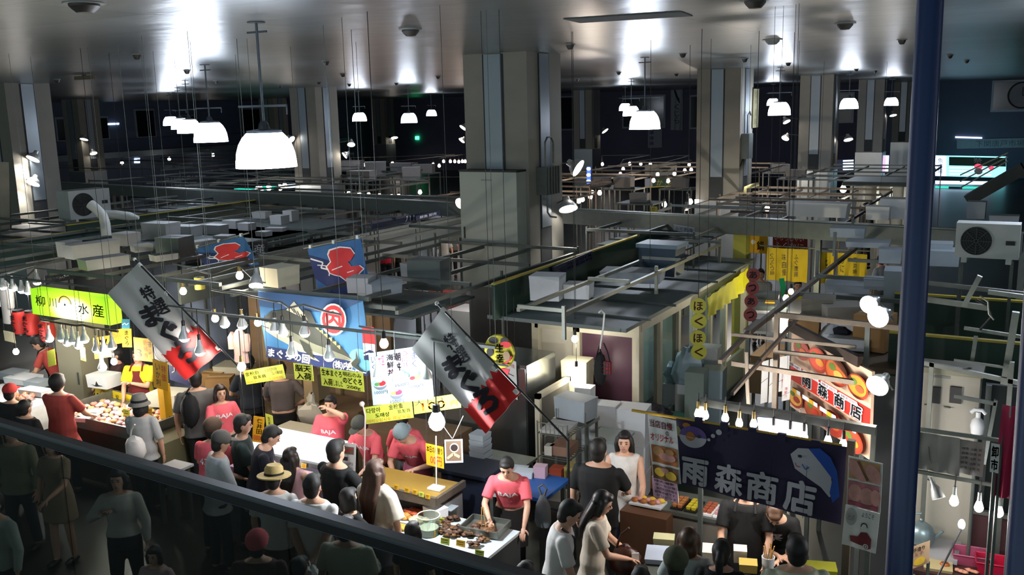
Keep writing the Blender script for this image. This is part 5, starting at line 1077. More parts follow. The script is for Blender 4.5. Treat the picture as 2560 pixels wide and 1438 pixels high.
# ================================================================ stall of the coral shirts
paper('long lime sign with Chinese and Korean writing, upper left of the coral-shirt stall', (608, 928), (706, 911), (616, 962), 7.85, M_LPAPER, [('t', '金枪鱼', .03, .12, .36, .3, M_INK, .01), ('t', '批发商', .22, .45, .32, .26, M_INK, .01), ('t', '다랑아', .55, .1, .3, .26, M_INK), ('t', '도매상', .7, .38, .27, .24, M_INK), ('t', '어서오십시오 欢迎光临', .05, .75, .9, .2, M_ORINK)])
paper('square lime sign with four large black characters', (733, 908), (780, 913), (737, 948), 7.9, M_LPAPER, [('t', '脳天', .08, .06, .84, .42, M_INK, .02), ('t', '入荷', .12, .52, .8, .44, M_INK, .02)])
paper('wide lime sign with raw tuna writing and orange price', (800, 918), (907, 933), (804, 964), 7.85, M_LPAPER, [('t', '生本まぐろ', .03, .06, .48, .36, M_INK, .02), ('t', '入荷', .06, .55, .22, .38, M_ORINK, .02), ('t', 'しました', .3, .58, .22, .32, M_INK, .01), ('t', '明石のみ', .55, .06, .42, .24, M_INK, .01), ('t', 'のどぐろ', .54, .33, .44, .34, M_INK, .03), ('t', '200g', .62, .74, .32, .22, M_ORINK, .01)])
M_MENU = mat('menu_cyan_white', 'c7e6ea', .6, 0, .03)
p = board('menu_board', 'large bluish white menu board with painted rice bowls', 'board', (921, 884), (1072, 862), (933, 1014), onY(7.8), M_MENU, thick=.015); M_PINKINK = mat('menu_pink_ink', 'b5306a', .7, 0, 0); M_BOWL = mat('bowl_grey', '6f7480', .6); M_PURP = mat('menu_violet_ink', '4a4070', .7, 0, 0)
p.vtext('いくら', .04, .06, .07, .42, M_PURP).text('大盛', .16, .06, .1, .2, M_PINKINK).vtext('海鮮丼', .30, .06, .12, .42, M_PINKINK, .02).vtext('潮丼', .42, .05, .12, .36, M_PINKINK, .02).vtext('うに丼', .56, .04, .1, .32, M_PINKINK).vtext('まぐ', .72, .08, .09, .3, M_PURP)
for x, y, f, g, pr in ((.17, .60, M_REDINK, mat('menu_green', '4e8a4a', .7), '1000円'), (.44, .80, mat('menu_plum', 'a03a5a', .7), mat('menu_egg', 'e0b45a', .7), '1500円'), (.56, .50, mat('menu_tan', 'b58a7a', .7), M_BOWL, '1500円'), (.80, .55, mat('menu_moss', '7a7a4a', .7), M_REDINK, '1000円')):
    p.disc(x, y, .115, .115, M_BOWL, a0=0, a1=math.pi).disc(x, y, .115, .06, M_LETW).disc(x + .03, y - .01, .07, .05, f).disc(x - .05, y, .045, .035, g).disc(x, y - .07, .05, .04, M_LETW).text(pr, x - .1, y + .12, .22, .07, M_PURP, .01)
o = done(p); strings(o, [p.pt(.05, .01, -.01), p.pt(.95, .01, -.01)], 2.9)
paper('lime sign with Korean writing and orange greeting hanging under the menu board', (911, 1019), (1029, 1001), (916, 1061), 7.8, M_LPAPER, [('t', '다랑아', .04, .1, .3, .3, M_INK, .01), ('t', '도매상', .22, .45, .3, .26, M_INK, .01), ('t', '金枪鱼', .52, .06, .3, .3, M_INK), ('t', '批发商', .7, .4, .26, .24, M_INK), ('t', '어서오십시오 欢迎光临', .04, .74, .92, .22, M_ORINK)])
paper('lime sign with a big orange 100 right of the Korean one', (1033, 1001), (1150, 983), (1036, 1036), 7.8, M_LPAPER, [('t', '大トロ', .03, .05, .6, .36, M_INK), ('t', '100', .18, .3, .5, .55, M_ORINK, .01), ('t', '円', .8, .45, .14, .35, M_ORINK)])
paper('orange-yellow daily special card beside the counter', (1064, 1108), (1108, 1118), (1066, 1162), 7.9, M_YPAPER, [('t', '本日の日替り', .05, .08, .9, .3, M_INK, .02), ('t', '00円', .25, .5, .65, .4, M_REDINK)])
paper('white framed food photograph hanging on two strings', (1111, 1100), (1156, 1098), (1113, 1158), 7.9, M_WPAPER, [('r', .08, .06, .84, .86, mat('photo_brown', '6f5a48', .5)), ('d', .55, .35, .25, .2, M_WPAPER), ('d', .55, .35, .2, .15, mat('photo_dark', '2b201c', .5)), ('l', [(.15, .8), (.5, .6), (.85, .75)], .12, mat('photo_tan', 'b09a7a', .5))], name='food_photo')
t = thing('string', 'pair of thin strings holding the framed food photograph', 'string', PY(1125, 1098, 7.9)); o = t.location; MB(M_WPAPER).at(o).tube([PY(1130, 1096, 7.9), PY(1110, 1068, 7.85)], .004, 5).build('strand', None, t); MB(M_WPAPER).at(o).tube([PY(1132, 1096, 7.9), PY(1158, 1040, 7.85)], .004, 5).build('strand', None, t)
paper('tall yellow price slip with vertical black name on the fish showcase', (634, 1040), (661, 1044), (630, 1104), 8.05, M_YPAPER, [('v', '仁井田', .35, .06, .5, .62, M_INK, .01), ('t', '10000', .05, .72, .9, .2, M_REDINK)]); paper('small lime tag hanging right of the tall yellow price slip', (663, 1034), (681, 1040), (666, 1066), 8.05, M_LPAPER, [('v', '生本', .3, .15, .4, .7, M_INK)])
paper('white price stand with two food photos before the capped woman', (853, 1106), (890, 1110), (851, 1182), 7.9, M_WPAPER, [('r', .12, .12, .76, .24, mat('photo_brown', '6f5a48', .5)), ('l', [(.2, .3), (.8, .18)], .05, M_REDINK), ('r', .15, .45, .35, .12, M_INK), ('t', '100円', .15, .62, .7, .1, M_INK), ('t', '800円', .3, .78, .6, .12, M_INK)], name='price_stand')
t = thing('sign_pole', 'thin pink-white pole holding the lime Korean sign', 'pole', PY(912, 1180, 7.8)); o = t.location; MB(mat('pole_pinkish', 'bfa8a0', .5)).at(o).tube([PY(910, 1195, 7.8), PY(913, 1040, 7.7), PY(905, 1004, 7.7)], .009).ell(PY(905, 1010, 7.7), .03, 8, 6).build('pole', None, t)
ML = [bulb(PY(1092, 1056, 7.25), .32, .083, 105, M_BULBC, 'large glowing bare bulb before the right flag', None, None, 1.35, None, (.93, .96, 1), 2.9)]
for px, py, e, l in ((944, 940, 12, 'white clip lamp before the left part of the menu board'), (990, 950, 12, 'white clip lamp before the middle of the menu board'), (1068, 945, 6, 'small white lamp before the right part of the menu board')): ML.append(bulb(PY(px, py, 7.4), .35, .04, e, M_BULBC, l, None, M_REFL, 1.3, .055, (.93, .97, 1), 2.9))
lamp_line('thin wire with clip lamps and the big bulb before the menu board', ML, 'up')
for lb, x0, x1, y in (('thin pipe holding the lime paper signs of the coral-shirt stall', -10.0, -4.75, 7.87), ('thin pipe holding the yellow paper signs under the lime sign', -14.0, -10.3, 8.45)):
    t = thing('sign_rail', lb, 'rail', ((x0 + x1) / 2, y, 2.72)); MB(M_STEEL).box((0, 0, 0), (x1 - x0, .03, .03)).build('rail', None, t, 0); post(t, [(x0, y, 2.72), (x1, y, 2.72)], CEIL, .003, M_STEEL, 'hanger')
fill_bulb(PY(960, 860, 7.2), 22, (.8, .95, 1), .05)
# white fish showcase
M_LID = mat('lid_white', 'eef0f2', .4, 0, 0); M_GLOWLID = emis('lid_emission_white', 'f4f6ff', .75)  # the lid emits by itself, standing in for lamp light on white
t = thing('fish_showcase', 'bright white fish showcase with a dark rail and pink-lit fillets', 'showcase', (-7.75, 8.1, 0))
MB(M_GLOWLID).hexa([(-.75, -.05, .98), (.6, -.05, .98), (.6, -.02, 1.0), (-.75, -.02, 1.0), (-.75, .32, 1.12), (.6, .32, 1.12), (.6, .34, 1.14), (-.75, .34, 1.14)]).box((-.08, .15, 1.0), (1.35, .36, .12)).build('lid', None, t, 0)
MB(M_STEEL).box((-.08, -.08, .94), (1.4, .05, .06)).build('front_rail', None, t, 0); MB(mat('showcase_body', '4a4752', .6)).box((-.08, -.05, .4), (1.4, .75, .8)).build('body', None, t, 0); MB(mat('showcase_bed', '7d5f7c', .5)).box((-.08, -.25, .83), (1.38, .32, .06)).build('bed', None, t, 0)
fp = []
for i in range(14):
    o = MB((M_SEAF[5], M_SEAF[3], M_SEAF[0])[i % 3]).box((0, 0, .02), (.16, .07, .04), 0, .8).build('fish_fillet', None, None, 0, (-8.35 + (i % 7) * .18, 7.78 + .12 * (i // 7), .86)); o.rotation_euler.z = .5 * math.sin(i * 2.1); fp.append(tag(o, 'x', 'fillet', 'fillets in the white showcase'))
number(fp, 'pinkish fillet lying in the white fish showcase')
paper('small yellow price card on the rail of the white showcase', (753, 1158), (766, 1160), (752, 1170), 7.98, M_YPAPER, [('l', [(.2, .3), (.8, .3)], .1, M_INK), ('l', [(.2, .65), (.8, .65)], .1, M_INK)], name='price_card')
light((-7.75, 7.83, .965), 5, (1, .9, 1), .02)  # added point light over the fillets, with no fixture
# amber glass case
t = thing('glass_case', 'amber topped glass counter case with a row of yellow tags', 'case', (-5.95, 7.85, 0)); M_AMB = mat('amber_board', '9a7a35', .35, 0, .15, 4)
MB(M_AMB).box((0, .03, 1.04), (1.12, .5, .03)).build('top', None, t, 0); MB(M_STEELW).box((0, -.25, 1.04), (1.16, .04, .1)).build('front_edge', None, t, 0); MB(M_STEELW).box((.57, .03, 1.04), (.04, .56, .08)).build('side_edge', None, t, 0)
MB(mat('case_body', '3a3430', .5)).box((0, .1, .5), (1.1, .4, 1.0)).build('body', None, t, 0); MB(mat('case_side', '8d8a88', .5)).box((.565, .05, .6), (.015, .42, .7)).build('side_panel', None, t, 0)
for i, (px, py) in enumerate(((990, 1217), (1017, 1224), (1037, 1229), (1053, 1235), (1069, 1240))): paper('yellow price tag on the front edge of the amber case, %s from the left' % ORD[i], (px - 6, py - 6), (px + 6, py - 3), (px - 6, py + 6), 7.57, M_YPAPER if i != 3 else M_LPAPER, [('l', [(.2, .35), (.8, .35)], .1, M_INK), ('l', [(.2, .65), (.7, .65)], .1, M_INK)], name='price_tag')
t = thing('sign_pole', 'thin white pole rising from the amber case to the big bulb', 'pole', PZ(1091, 1222, 1.06)); o = t.location; MB(M_WHITE).at(o).tube([PZ(1091, 1222, 1.06), PY(1090, 1090, t.location.y)], .007).box(o + Vector((0, 0, .01)), (.16, .12, .02)).build('pole', None, t)
# cooked food table
M_SHEET = mat('plastic_sheet', 'c3cdd0', .3, 0, .12, 5, .2)
table('sheet covered front table with fried fish', -5.36, -4.5, 7.14, 7.84, .8, M_SHEET, .03, mat('grey_skirt', '3c3e40', .5, 0, .2), .62, True, mat('red_leg', '5a1216', .5))
table('narrow left part of the sheet covered front table', -6.25, -5.365, 7.14, 7.56, .8, M_SHEET, .03, mat('grey_skirt', '3c3e40', .5, 0, .2), .62, True)
M_FRY = [mat('fried_%d' % i, c, .55, 0, .45, 40, .4) for i, c in enumerate(('5a3a1c', '6e4823', '4d3220'))]
for i, (px, py, l) in enumerate(((1100, 1330, 'front left pile of brown fried fish'), (1112, 1312, 'fried fish pile behind the front left one'), (1127, 1300, 'back left pile of fried fish'), (1140, 1326, 'middle fried fish pile by the metal tray'), (1128, 1340, 'fried fish pile left of the lime card'), (1165, 1338, 'larger fried fish pile before the metal tray'), (1205, 1352, 'right fried fish pile on the front table'), (1190, 1366, 'front right pile of fried fish'))):
    t = thing('fried_fish', l, 'food', PZ(px, py, .81)); r = random.Random(i)
    for k in range(9): lump(M_FRY[k % 3], i * 9 + k, .4, 8, 5, .4, .036).build('piece', None, t, 1.5, (r.uniform(-.065, .065), r.uniform(-.04, .04), .012 + .015 * (k % 3)))
for px, py, l, m in ((1077, 1333, 'yellow price card before the front left fried fish', M_YPAPER), (1152, 1357, 'yellow price card between the fried fish piles', M_YPAPER), (1199, 1382, 'lime price card lying at the front edge of the table', M_LPAPER), (1100, 1300, 'lime price card beside the clear bucket', M_LPAPER), (1113, 1352, 'pale lime card lying before the fried fish', M_LPAPER)): paper(l, (px - 11, py - 8), (px + 11, py - 4), (px - 12, py + 8), PZ(px, py + 8, .81).y, m, [('l', [(.15, .3), (.85, .3)], .09, M_INK), ('l', [(.15, .65), (.85, .65)], .09, M_INK)], name='price_card')
t = thing('metal_tray', 'square metal tray with simmered fish at the right end of the table', 'tray', PZ(1213, 1325, .81), .1); MB(M_STEELL).box((0, 0, .01), (.42, .32, .02)).build('base', None, t, 0)
for c, s in (((0, -.16, .04), (.44, .015, .07)), ((0, .16, .04), (.44, .015, .07)), ((-.215, 0, .04), (.015, .33, .07)), ((.215, 0, .04), (.015, .33, .07))): MB(M_STEELL).box(c, s).build('wall', None, t, 0)
t = thing('simmered_fish', 'brown simmered fish heap inside the square metal tray', 'food', PZ(1213, 1325, .84)); r = random.Random(9)
for k in range(14): lump(M_FRY[k % 3], 90 + k, .4, 8, 5, .4, .05).build('piece', None, t, 1.5, (r.uniform(-.12, .12), r.uniform(-.08, .08), .015 + .02 * (k % 2)))
q = PZ(1090, 1300, .8); foam(q, (.22, .17, .15), -.3, 'white lidded tub at the back of the front table', None, M_LID)
t = thing('clear_bucket', 'clear round bucket beside the white lidded tub', 'bucket', PZ(1073, 1334, .81)); MB(glass('clear_plastic', 'cfd8c8', .5, .15)).lathe([(.1, 0), (.115, .2), (.12, .2), (.105, .0)], n=24).build('wall', None, t); MB(mat('bucket_rim', 'c9d2c0', .3)).tube([(.118 * math.cos(i * .2618), .118 * math.sin(i * .2618), .2) for i in range(25)], .006, 6).build('rim', None, t); MB(mat('bucket_rim', 'c9d2c0', .3)).cyl((0, 0, 0), (0, 0, .07), .1, n=20).build('liquid', None, t, 1)
t = thing('clear_tub', 'small clear plastic tub behind the white lidded tub', 'tub', PZ(1120, 1290, .8)); MB(glass('clear_plastic', 'cfd8c8', .5, .15)).box((0, 0, .05), (.17, .13, .1), 0, .85).build('wall', None, t, 0); MB(M_FOAMB).box((0, 0, .1), (.19, .15, .008)).build('rim', None, t, 0)
for px, py, c, l, n in ((996, 1322, 'c99a2c', 'tray of yellow food at the left end of the front table', 6), (1012, 1300, 'c98a3c', 'heap of orange fried food behind the yellow tray', 8), (1036, 1288, 'b5502c', 'heap of red shrimp food at the back of the front table', 9), (1046, 1308, 'c9c0a0', 'row of pale skewers before the white lidded tub', 5)):
    t = thing('food_tray', l, 'food', PZ(px, py, .81)); r = random.Random(px); MB(M_FOAM).box((0, 0, .008), (.26, .18, .016)).build('tray', None, t, 0); m = mat('food_' + c, c, .5, 0, .35, 30)
    for k in range(n): lump(m, px + k, .5, 8, 5, .3, .05).build('piece', None, t, 1.5, (r.uniform(-.09, .09), r.uniform(-.05, .05), .035))
q = PZ(1243, 1290, .9); t = thing('chopsticks', 'pair of long cooking chopsticks held over the metal tray', 'chopsticks', q); o = t.location
for dx in (-.02, .03): MB(mat('bamboo', 'b58a4a', .6)).at(o).tube([PZ(1206, 1268, 1.08) + Vector((dx * .3, 0, 0)), PZ(1208, 1318, .88) + Vector((dx, 0, 0))], [.007, .004], 6).build('stick', None, t)
# things behind the coral-shirt stall
t = thing('navy_cabinet', 'dark navy cabinet between the amber case and the steel table', 'cabinet', (-5.62, 8.75, 0)); MB(mat('navy_metal', '151b2a', .5)).box((0, 0, .48), (.6, .5, .96)).build('body', None, t, 0); MB(mat('navy_metal', '151b2a', .5)).box((0, -.01, .98), (.64, .54, .04)).build('top', None, t, 0)
table('steel side table with a blue mat behind the tray woman', -5.3, -4.55, 8.45, 9.1, .9, mat('blue_mat', '1c4f8f', .5), .04, None, 0, True, M_STEELL)
for i, (px, py, d, m, l) in enumerate(((1312, 1190, (.22, .16, .07), 'bdc6cc', 'clear food pack stack on the blue mat'), (1352, 1192, (.14, .12, .14), 'b89aa8', 'small pinkish box on the blue mat'), (1290, 1180, (.26, .2, .05), 'aab4ba', 'flat clear tray left of the clear pack stack'), (1250, 1235, (.3, .2, .06), 'aab4ba', 'flat steel tray below the blue mat, hidden partly by the tray woman'))): foam(PZ(px, py, .9), d, .2, l, None, mat('pack_' + m, m, .35), name='food_pack', cat='package')
q = PZ(1200, 1165, .86); t = thing('foam_stack', 'tall stack of white foam trays under the red tip of the right flag', 'stack', PZ(1203, 1170, .84))
for k in range(6): MB(M_FOAMB).box((0, 0, .035 + k * .075), (.22 - .004 * k, .2, .07), 0, .92).build('tray', None, t, 0)
table('low steel bench carrying the stack of foam trays', -6.1, -5.3, 9.1, 9.7, .82, M_STEELL, .03)
def bag(label, px, py, Y, w, h, m):
    t = thing('plastic_bag', label, 'bag', PY(px, py, Y)); b = MB(m).lathe([(.03, 0), (w * .3, -h * .15), (w * .5, -h * .35), (w * .52, -h * .85), (w * .4, -h)], n=14, close=True); b.v = [(x * (1 + .12 * math.sin(9 * z + 5 * x)), y * .55 * (1 + .2 * math.sin(12 * z)), z) for x, y, z in b.v]; b.build('bag', None, t, .5)
    MB(m).tube([(-.02, 0, 0), (-.05, 0, .08), (0, 0, .12), (.05, 0, .08), (.02, 0, 0)], .012, 6).build('handle', None, t); return t
bag('white plastic carrier bag hanging at the right end of the blue mat table', 1357, 1238, 8.45, .2, .36, M_FOAMB)
# ================================================================ between the column and the white shop
p = PY(1247, 880, 7.9); t = thing('festival_fan', 'round gold festive plaque with black and red figures behind the right flag', 'plaque', p); M_GOLD = mat('gold_foil', 'a8a030', .3, .4, .3, 12)
pn = Panel(p + Vector((-.2, 0, .18)), Vector((.4, 0, .02)), Vector((0, 0, -.36)), M_GOLD, thick=.02); pn.mb = MB(M_GOLD).at(p); pn.mb.lathe([(.001, .0), (.17, 0), (.18, -.015), (.001, -.02)], p, 26, Vector((0, -1, 0)))
pn.disc(.35, .2, .14, .1, M_INK).disc(.68, .2, .12, .1, M_INK).disc(.72, .3, .16, .09, M_FRED).disc(.25, .55, .1, .12, M_INK).text('生', .42, .28, .24, .26, M_INK, .03).text('幸', .42, .58, .24, .26, M_INK, .03).ring(.5, .5, .42, .42, .12, M_FRED, .3, 1.4).ring(.5, .5, .4, .4, .12, M_INK, 1.6, 2.8).disc(.75, .62, .1, .14, M_WOODB).line([(.2, .85), (.8, .9)], .06, M_INK)
o = pn.build('disc'); o.parent = t; o.location = (0, 0, 0); strings(t, [p + Vector((-.1, .01, .16)), p + Vector((.1, .01, .16))], CEIL)
MB(M_FRED).add([(-.1, 0, -.17), (.12, 0, -.17), (.1, -.01, -.24), (-.06, -.01, -.23)], [(0, 3, 2, 1)]).add([(-.1, .01, -.17), (.12, .01, -.17), (.1, .0, -.24), (-.06, .0, -.23)], [(0, 1, 2, 3)]).build('ribbon', None, t, 0)
t = thing('steel_fridge', 'large stainless steel refrigerator before the big column, with curly light reflections', 'refrigerator', (-6.35, 10.6, 0)); M_INOX = mat('inox', '9ba0a0', .22, .9, .1, 3, .12)
MB(M_INOX).box((0, 0, .92), (1.3, .8, 1.8)).build('body', None, t, 0); MB(M_INOX).box((-.33, -.41, 1.0), (.62, .03, 1.55)).build('door', None, t, 0); MB(M_INOX).box((.33, -.41, 1.0), (.62, .03, 1.55)).build('door', None, t, 0); MB(M_STEEL).box((-.05, -.44, 1.1), (.03, .03, .3)).build('handle', None, t, 0)
for x in (-.55, .55): MB(M_BLACK).box((x, 0, .02), (.08, .6, .04)).build('foot', None, t, 0)
paper('white notice paper stuck on the steel refrigerator, behind the fan plaque', (1258, 890), (1290, 905), (1262, 985), 10.15, M_WPAPER, [('t', '営業時間', .15, .1, .7, .1, M_REDINK), ('l', [(.2, .4), (.8, .4)], .02, M_INK), ('d', .75, .75, .12, .05, M_REDINK)])
t = thing('glass_door', 'cream framed grey glass door standing open beside the wire rack', 'door', (-5.5, 10.7, 0)); a, b = PX(1342, 987, -5.5), PX(1424, 940, -5.5); h = a.z
for y0, y1, z0, z1 in ((a.y, a.y + .06, 0, h), (b.y - .06, b.y, 0, h), (a.y, b.y, h - .06, h), (a.y, b.y, 0, .08)): MB(mat('cream_frame', 'b8b29c', .5)).box((0, (y0 + y1) / 2 - 10.7, (z0 + z1) / 2), (.07, y1 - y0, z1 - z0)).build('frame', None, t, 0)
MB(mat('door_grey', '5f5d58', .35, .2)).box((0, (a.y + b.y) / 2 - 10.7, h / 2), (.03, b.y - a.y - .1, h - .1)).build('pane', None, t, 0); MB(M_STEELL).box((.05, a.y + .12 - 10.7, h * .55), (.03, .03, .18)).build('handle', None, t, 0)
# wire rack
t = thing('wire_rack', 'four-tier wire rack with small packs beside the open glass door', 'rack', (-4.98, 9.75, 0)); m = M_STEELL
for x in (-.2, .2):
    for y in (-.25, .25): MB(m).cyl((x, y, 0), (x, y, 1.38), .011, n=6).build('post', None, t)
for z in (.25, .6, .92, 1.22):
    g = MB(m)
    for i in range(9): g.bar((-.2, -.25 + i * .0625, z), (.2, -.25 + i * .0625, z), .007)
    for x in (-.2, .2): g.bar((x, -.25, z), (x, .25, z), .012)
    g.build('wire_shelf', None, t, 0)
g = MB(m)
for i in range(8): g.bar((-.2 + i * .057, -.25, 1.22), (-.2 + i * .057, -.25, 1.36), .006)
g.bar((-.2, -.25, 1.36), (.2, -.25, 1.36), .01).build('guard', None, t, 0)
for i, (x, y, z, d, c, l) in enumerate(((-5.0, 9.72, 1.23, (.34, .42, .05), 'a8a7a2', 'stack of papers on the top of the wire rack'), (-4.95, 9.75, .93, (.26, .3, .14), '8d6a58', 'brownish pack on the second tier of the wire rack'), (-5.08, 9.62, .93, (.1, .12, .14), 'b9b4a8', 'pale tins on the second tier of the wire rack'), (-5.02, 9.7, .61, (.16, .16, .16), 'a8452c', 'red can on the third tier of the wire rack'), (-4.86, 9.8, .61, (.16, .2, .18), 'b8a85a', 'yellow-tagged pack on the third tier of the wire rack'), (-5.0, 9.75, .26, (.34, .4, .12), '9a958a', 'crumpled newspaper on the lowest tier of the wire rack'))):
    foam((x, y, z), d, .1, l, None, mat('rack_' + c, c, .6, 0, .2), False, 'package', 'package')
# foam boxes and plastic crates around the white shop
foam(PZ(1440, 1043, 1.24), (.46, .3, .27), -.15, 'large wrapped white foam pack beside the glass door', None, M_FOAMB)
t = thing('trolley', 'low steel trolley under the large wrapped foam pack', 'trolley', (-5.25, 10.62, 0)); q = PZ(1440, 1040, 1.24); t.location = (q.x, q.y, 0); MB(M_STEELL).box((0, 0, 1.2), (.5, .34, .05)).build('deck', None, t, 0)
for i in (-1, 1):
    for j in (-1, 1): MB(M_STEEL).box((i * .22, j * .14, .6), (.03, .03, 1.2)).build('leg', None, t, 0)
def boxstack(label, x, y, rows, m, rz=0.):
    t = thing('box_stack', label, 'boxes', (x, y, 0), rz); z = 0
    for k, (w, d, h) in enumerate(rows): MB(m).box((0, 0, z + h * .45), (w, d, h * .9), 0, .95).box((0, 0, z + h * .94), (w * 1.03, d * 1.03, h * .1)).build('crate', None, t, 0); z += h
    return t
q = PY(1583, 1030, 10.95)
for k, (h, l) in enumerate(((.36, 'lowest white crate of the tall stack before the white shop'), (.36, 'second white crate up in the tall stack before the white shop'), (.5, 'topmost tall white crate of the stack before the white shop'))): foam((q.x, 10.95, (0, .361, .722)[k]), (.4, .34, h), .15, l)
q = PY(1440, 960, 11.1)
for k, l in enumerate(('lowest cream crate behind the bare bulb of the white shop', 'middle cream crate behind the bare bulb of the white shop', 'cream crate behind the bare bulb with a plastic sheet on top')): foam((q.x, 11.15, .57 * k), (.36, .3, .568), .1, l, None, mat('cream_foam', 'c9c4a6', .7))
q = PY(1478, 960, 11.0)
for k, l in enumerate(('lower white crate left of the black hanging bag', 'upper white crate left of the black hanging bag')): foam((q.x - .02, 10.85, .72 * k), (.22, .2, .718), .1, l)
q = PY(1510, 1010, 10.8); foam((q.x, 10.85, 0), (.34, .26, q.z), .1, 'bright white foam crate in the gap before the white shop')
t = thing('plastic_tub', 'pale lidded plastic tub holding a dark green bag', 'tub', (PY(1535, 1110, 10.1).x, 10.1, 0)); MB(mat('milky_tub', 'a9b3b2', .4)).box((0, 0, .3), (.4, .3, .6), 0, .85).build('body', None, t, 0); MB(mat('milky_tub', 'a9b3b2', .4)).box((0, 0, .62), (.44, .34, .05)).build('rim', None, t, 0); MB(mat('olive_bag', '3f4034', .6, 0, .3)).box((0, 0, .62), (.34, .22, .08), .05).build('contents', None, t, 0)
t = thing('plastic_tub', 'pale plastic tub with a tilted translucent lid, standing behind the woman with long black hair', 'tub', (PY(1532, 1040, 10.5).x, 10.5, 0)); MB(mat('milky_tub', 'a9b3b2', .4)).box((0, 0, .45), (.4, .3, .9), 0, .88).build('body', None, t, 0); MB(mat('milky_lid', '8f9a98', .35)).box((0, -.02, .95), (.46, .36, .03), 0, 1, .12).build('lid', None, t, 0)
t = thing('cardboard_box', 'orange cardboard box with open flaps beside the teal bag', 'box', (PY(1650, 980, 11.4).x, 11.4, 0)); M_OCARD = mat('orange_card', '9c6a28', .8, 0, .12)
MB(M_OCARD).box((0, 0, .4), (.36, .34, .8)).build('body', None, t, 0); MB(M_OCARD).hexa([(-.3, -.25, .80), (.32, -.28, .78), (.32, .2, .88), (-.3, .2, .9), (-.3, -.25, .82), (.32, -.28, .80), (.32, .2, .9), (-.3, .2, .92)]).build('flap', None, t, 0)
t = thing('rubbish_bag', 'dark shiny rubbish bag on the orange cardboard box', 'bag', (PY(1650, 980, 11.4).x, 11.42, .98)); lump(mat('bag_dark', '2b2a30', .3), 3, .6, 12, 8, .35, .2).build('bag', None, t, .4); lump(mat('bag_dark', '2b2a30', .3), 9, .8, 8, 6, .4, .06).build('knot', None, t, .4, (-.15, 0, .08))
t = thing('crate_teal', 'teal plastic tub right of the orange cardboard box', 'tub', (PY(1692, 985, 11.9).x, 11.9, 0)); MB(mat('teal_plastic', '13836c', .4)).box((0, 0, .4), (.34, .4, .8), 0, .85).build('body', None, t, 0); MB(mat('teal_plastic', '13836c', .4)).box((0, 0, .8), (.38, .44, .04)).build('rim', None, t, 0)
# white glass shop
M_CREAM = mat('cream_frame', 'b8b29c', .5); M_GLS = glass('shop_glass', 'b9cfd0', .35, .1)
s = thing('glass_shop', 'white framed glass shop with a sloping grey roof behind the foam boxes', 'booth', (-4.3, 13, 0)); o = s.location
x1, x0, ya, yb, zt = -4.66, -6.2, 11.4, 16.4, 2.27
for y in (ya, 12.15, 12.9, 13.65, 14.4, 15.2, yb): MB(M_CREAM).at(o).box((x1, y, zt / 2), (.1, .09 if y != ya else .16, zt)).build('post', None, s, 0)
MB(M_CREAM).at(o).box((x1, (ya + yb) / 2, zt - .08), (.12, yb - ya, .16)).build('header', None, s, 0); MB(mat('shop_panel', '8b958e', .5)).at(o).box((x1, (ya + yb) / 2, .35), (.06, yb - ya, .7)).build('lower_panel', None, s, 0)
for y0, y1 in ((ya, 12.15), (12.15, 12.9), (12.9, 13.65), (13.65, 14.4), (14.4, 15.2)): MB(M_GLS).at(o).box((x1, (y0 + y1) / 2, 1.5), (.012, y1 - y0 - .1, 1.55)).build('pane', None, s, 0)
for x in (x0, -5.55): MB(M_CREAM).at(o).box((x, ya, zt / 2), (.1, .1, zt)).build('post', None, s, 0)
MB(M_CREAM).at(o).box(((x0 + x1) / 2, ya, zt - .12), (x1 - x0, .1, .24)).build('lintel', None, s, 0); MB(mat('shop_wall_lit', 'c8c2b0', .6)).at(o).box((-5.9, ya + .1, 1.1), (.7, .06, 2.2)).build('front_wall', None, s, 0)
MB(mat('purple_door', '4a2f3e', .3, .1, .12, 2)).at(o).box((-5.12, ya + .06, 1.02), (.8, .05, 2.04)).build('door', None, s, 0); MB(mat('shop_back', '9ab0ae', .6)).at(o).box((-5.9, 13.9, 1.1), (.06, 4.6, 2.2)).build('back_wall', None, s, 0); MB(mat('shop_roof_sheet', '66706e', .5, .1, .15, 2)).at(o).box(((x0 + x1) / 2 - .1, (ya + yb) / 2 - .3, zt + .03), (x1 - x0 + .5, yb - ya + .9, .05)).build('roof', None, s, 0)
for k in range(6): MB(M_ROOF).at(o).box((-5.4, 11.2 + k * .95, zt + .07), (2.0, .03, .03)).build('roof_rib', None, s, 0)
fill_bulb((-5.35, 10.9, 2.05), 11, (1, .93, .8), .06); fill_bulb((-5.2, 13.2, 2.0), 14, (.85, .95, 1), .1); fill_bulb((-5.2, 14.9, 2.0), 14, (.85, .95, 1), .1)
bulb(PY(1441, 926, 10.9), .45, .045, 10, M_BULBW, 'glowing bare bulb before the cream crates of the white shop', None, M_SOCK, 1.2, None, (1, .93, .8), CEIL)
for x, y, z, d, l in ((-5.35, 12.9, 2.5, (.9, .5, .16), 'pale grey foam sheet on the shop roof'), (-5.9, 11.2, 2.5, (.42, .36, .34), 'white foam box with small openings on the near roof corner'), (-5.55, 11.45, 2.5, (.36, .3, .2), 'smaller white foam box right of the one with openings')): foam((x, y, z), d, .2, l, None, M_FOAMB if 'grey' in l else M_FOAM)
t = thing('storage_bin', 'dark blue plastic bin with a pale lid high on the shop roof', 'bin', PZ(1655, 685, 2.52)); MB(mat('bin_blue', '22384a', .5)).box((0, 0, .22), (.6, .45, .44), 0, .92).build('body', None, t, 0); MB(mat('bin_lid', '6f8492', .5)).box((0, 0, .46), (.66, .5, .06)).build('lid', None, t, 0)
fr = frame_rack('pale pipe frame above the shop roof', -5.35, -4.75, 9.4, 15.2, 2.75, 2, 2.0, M_STEELL, .045, False, z0=0); 
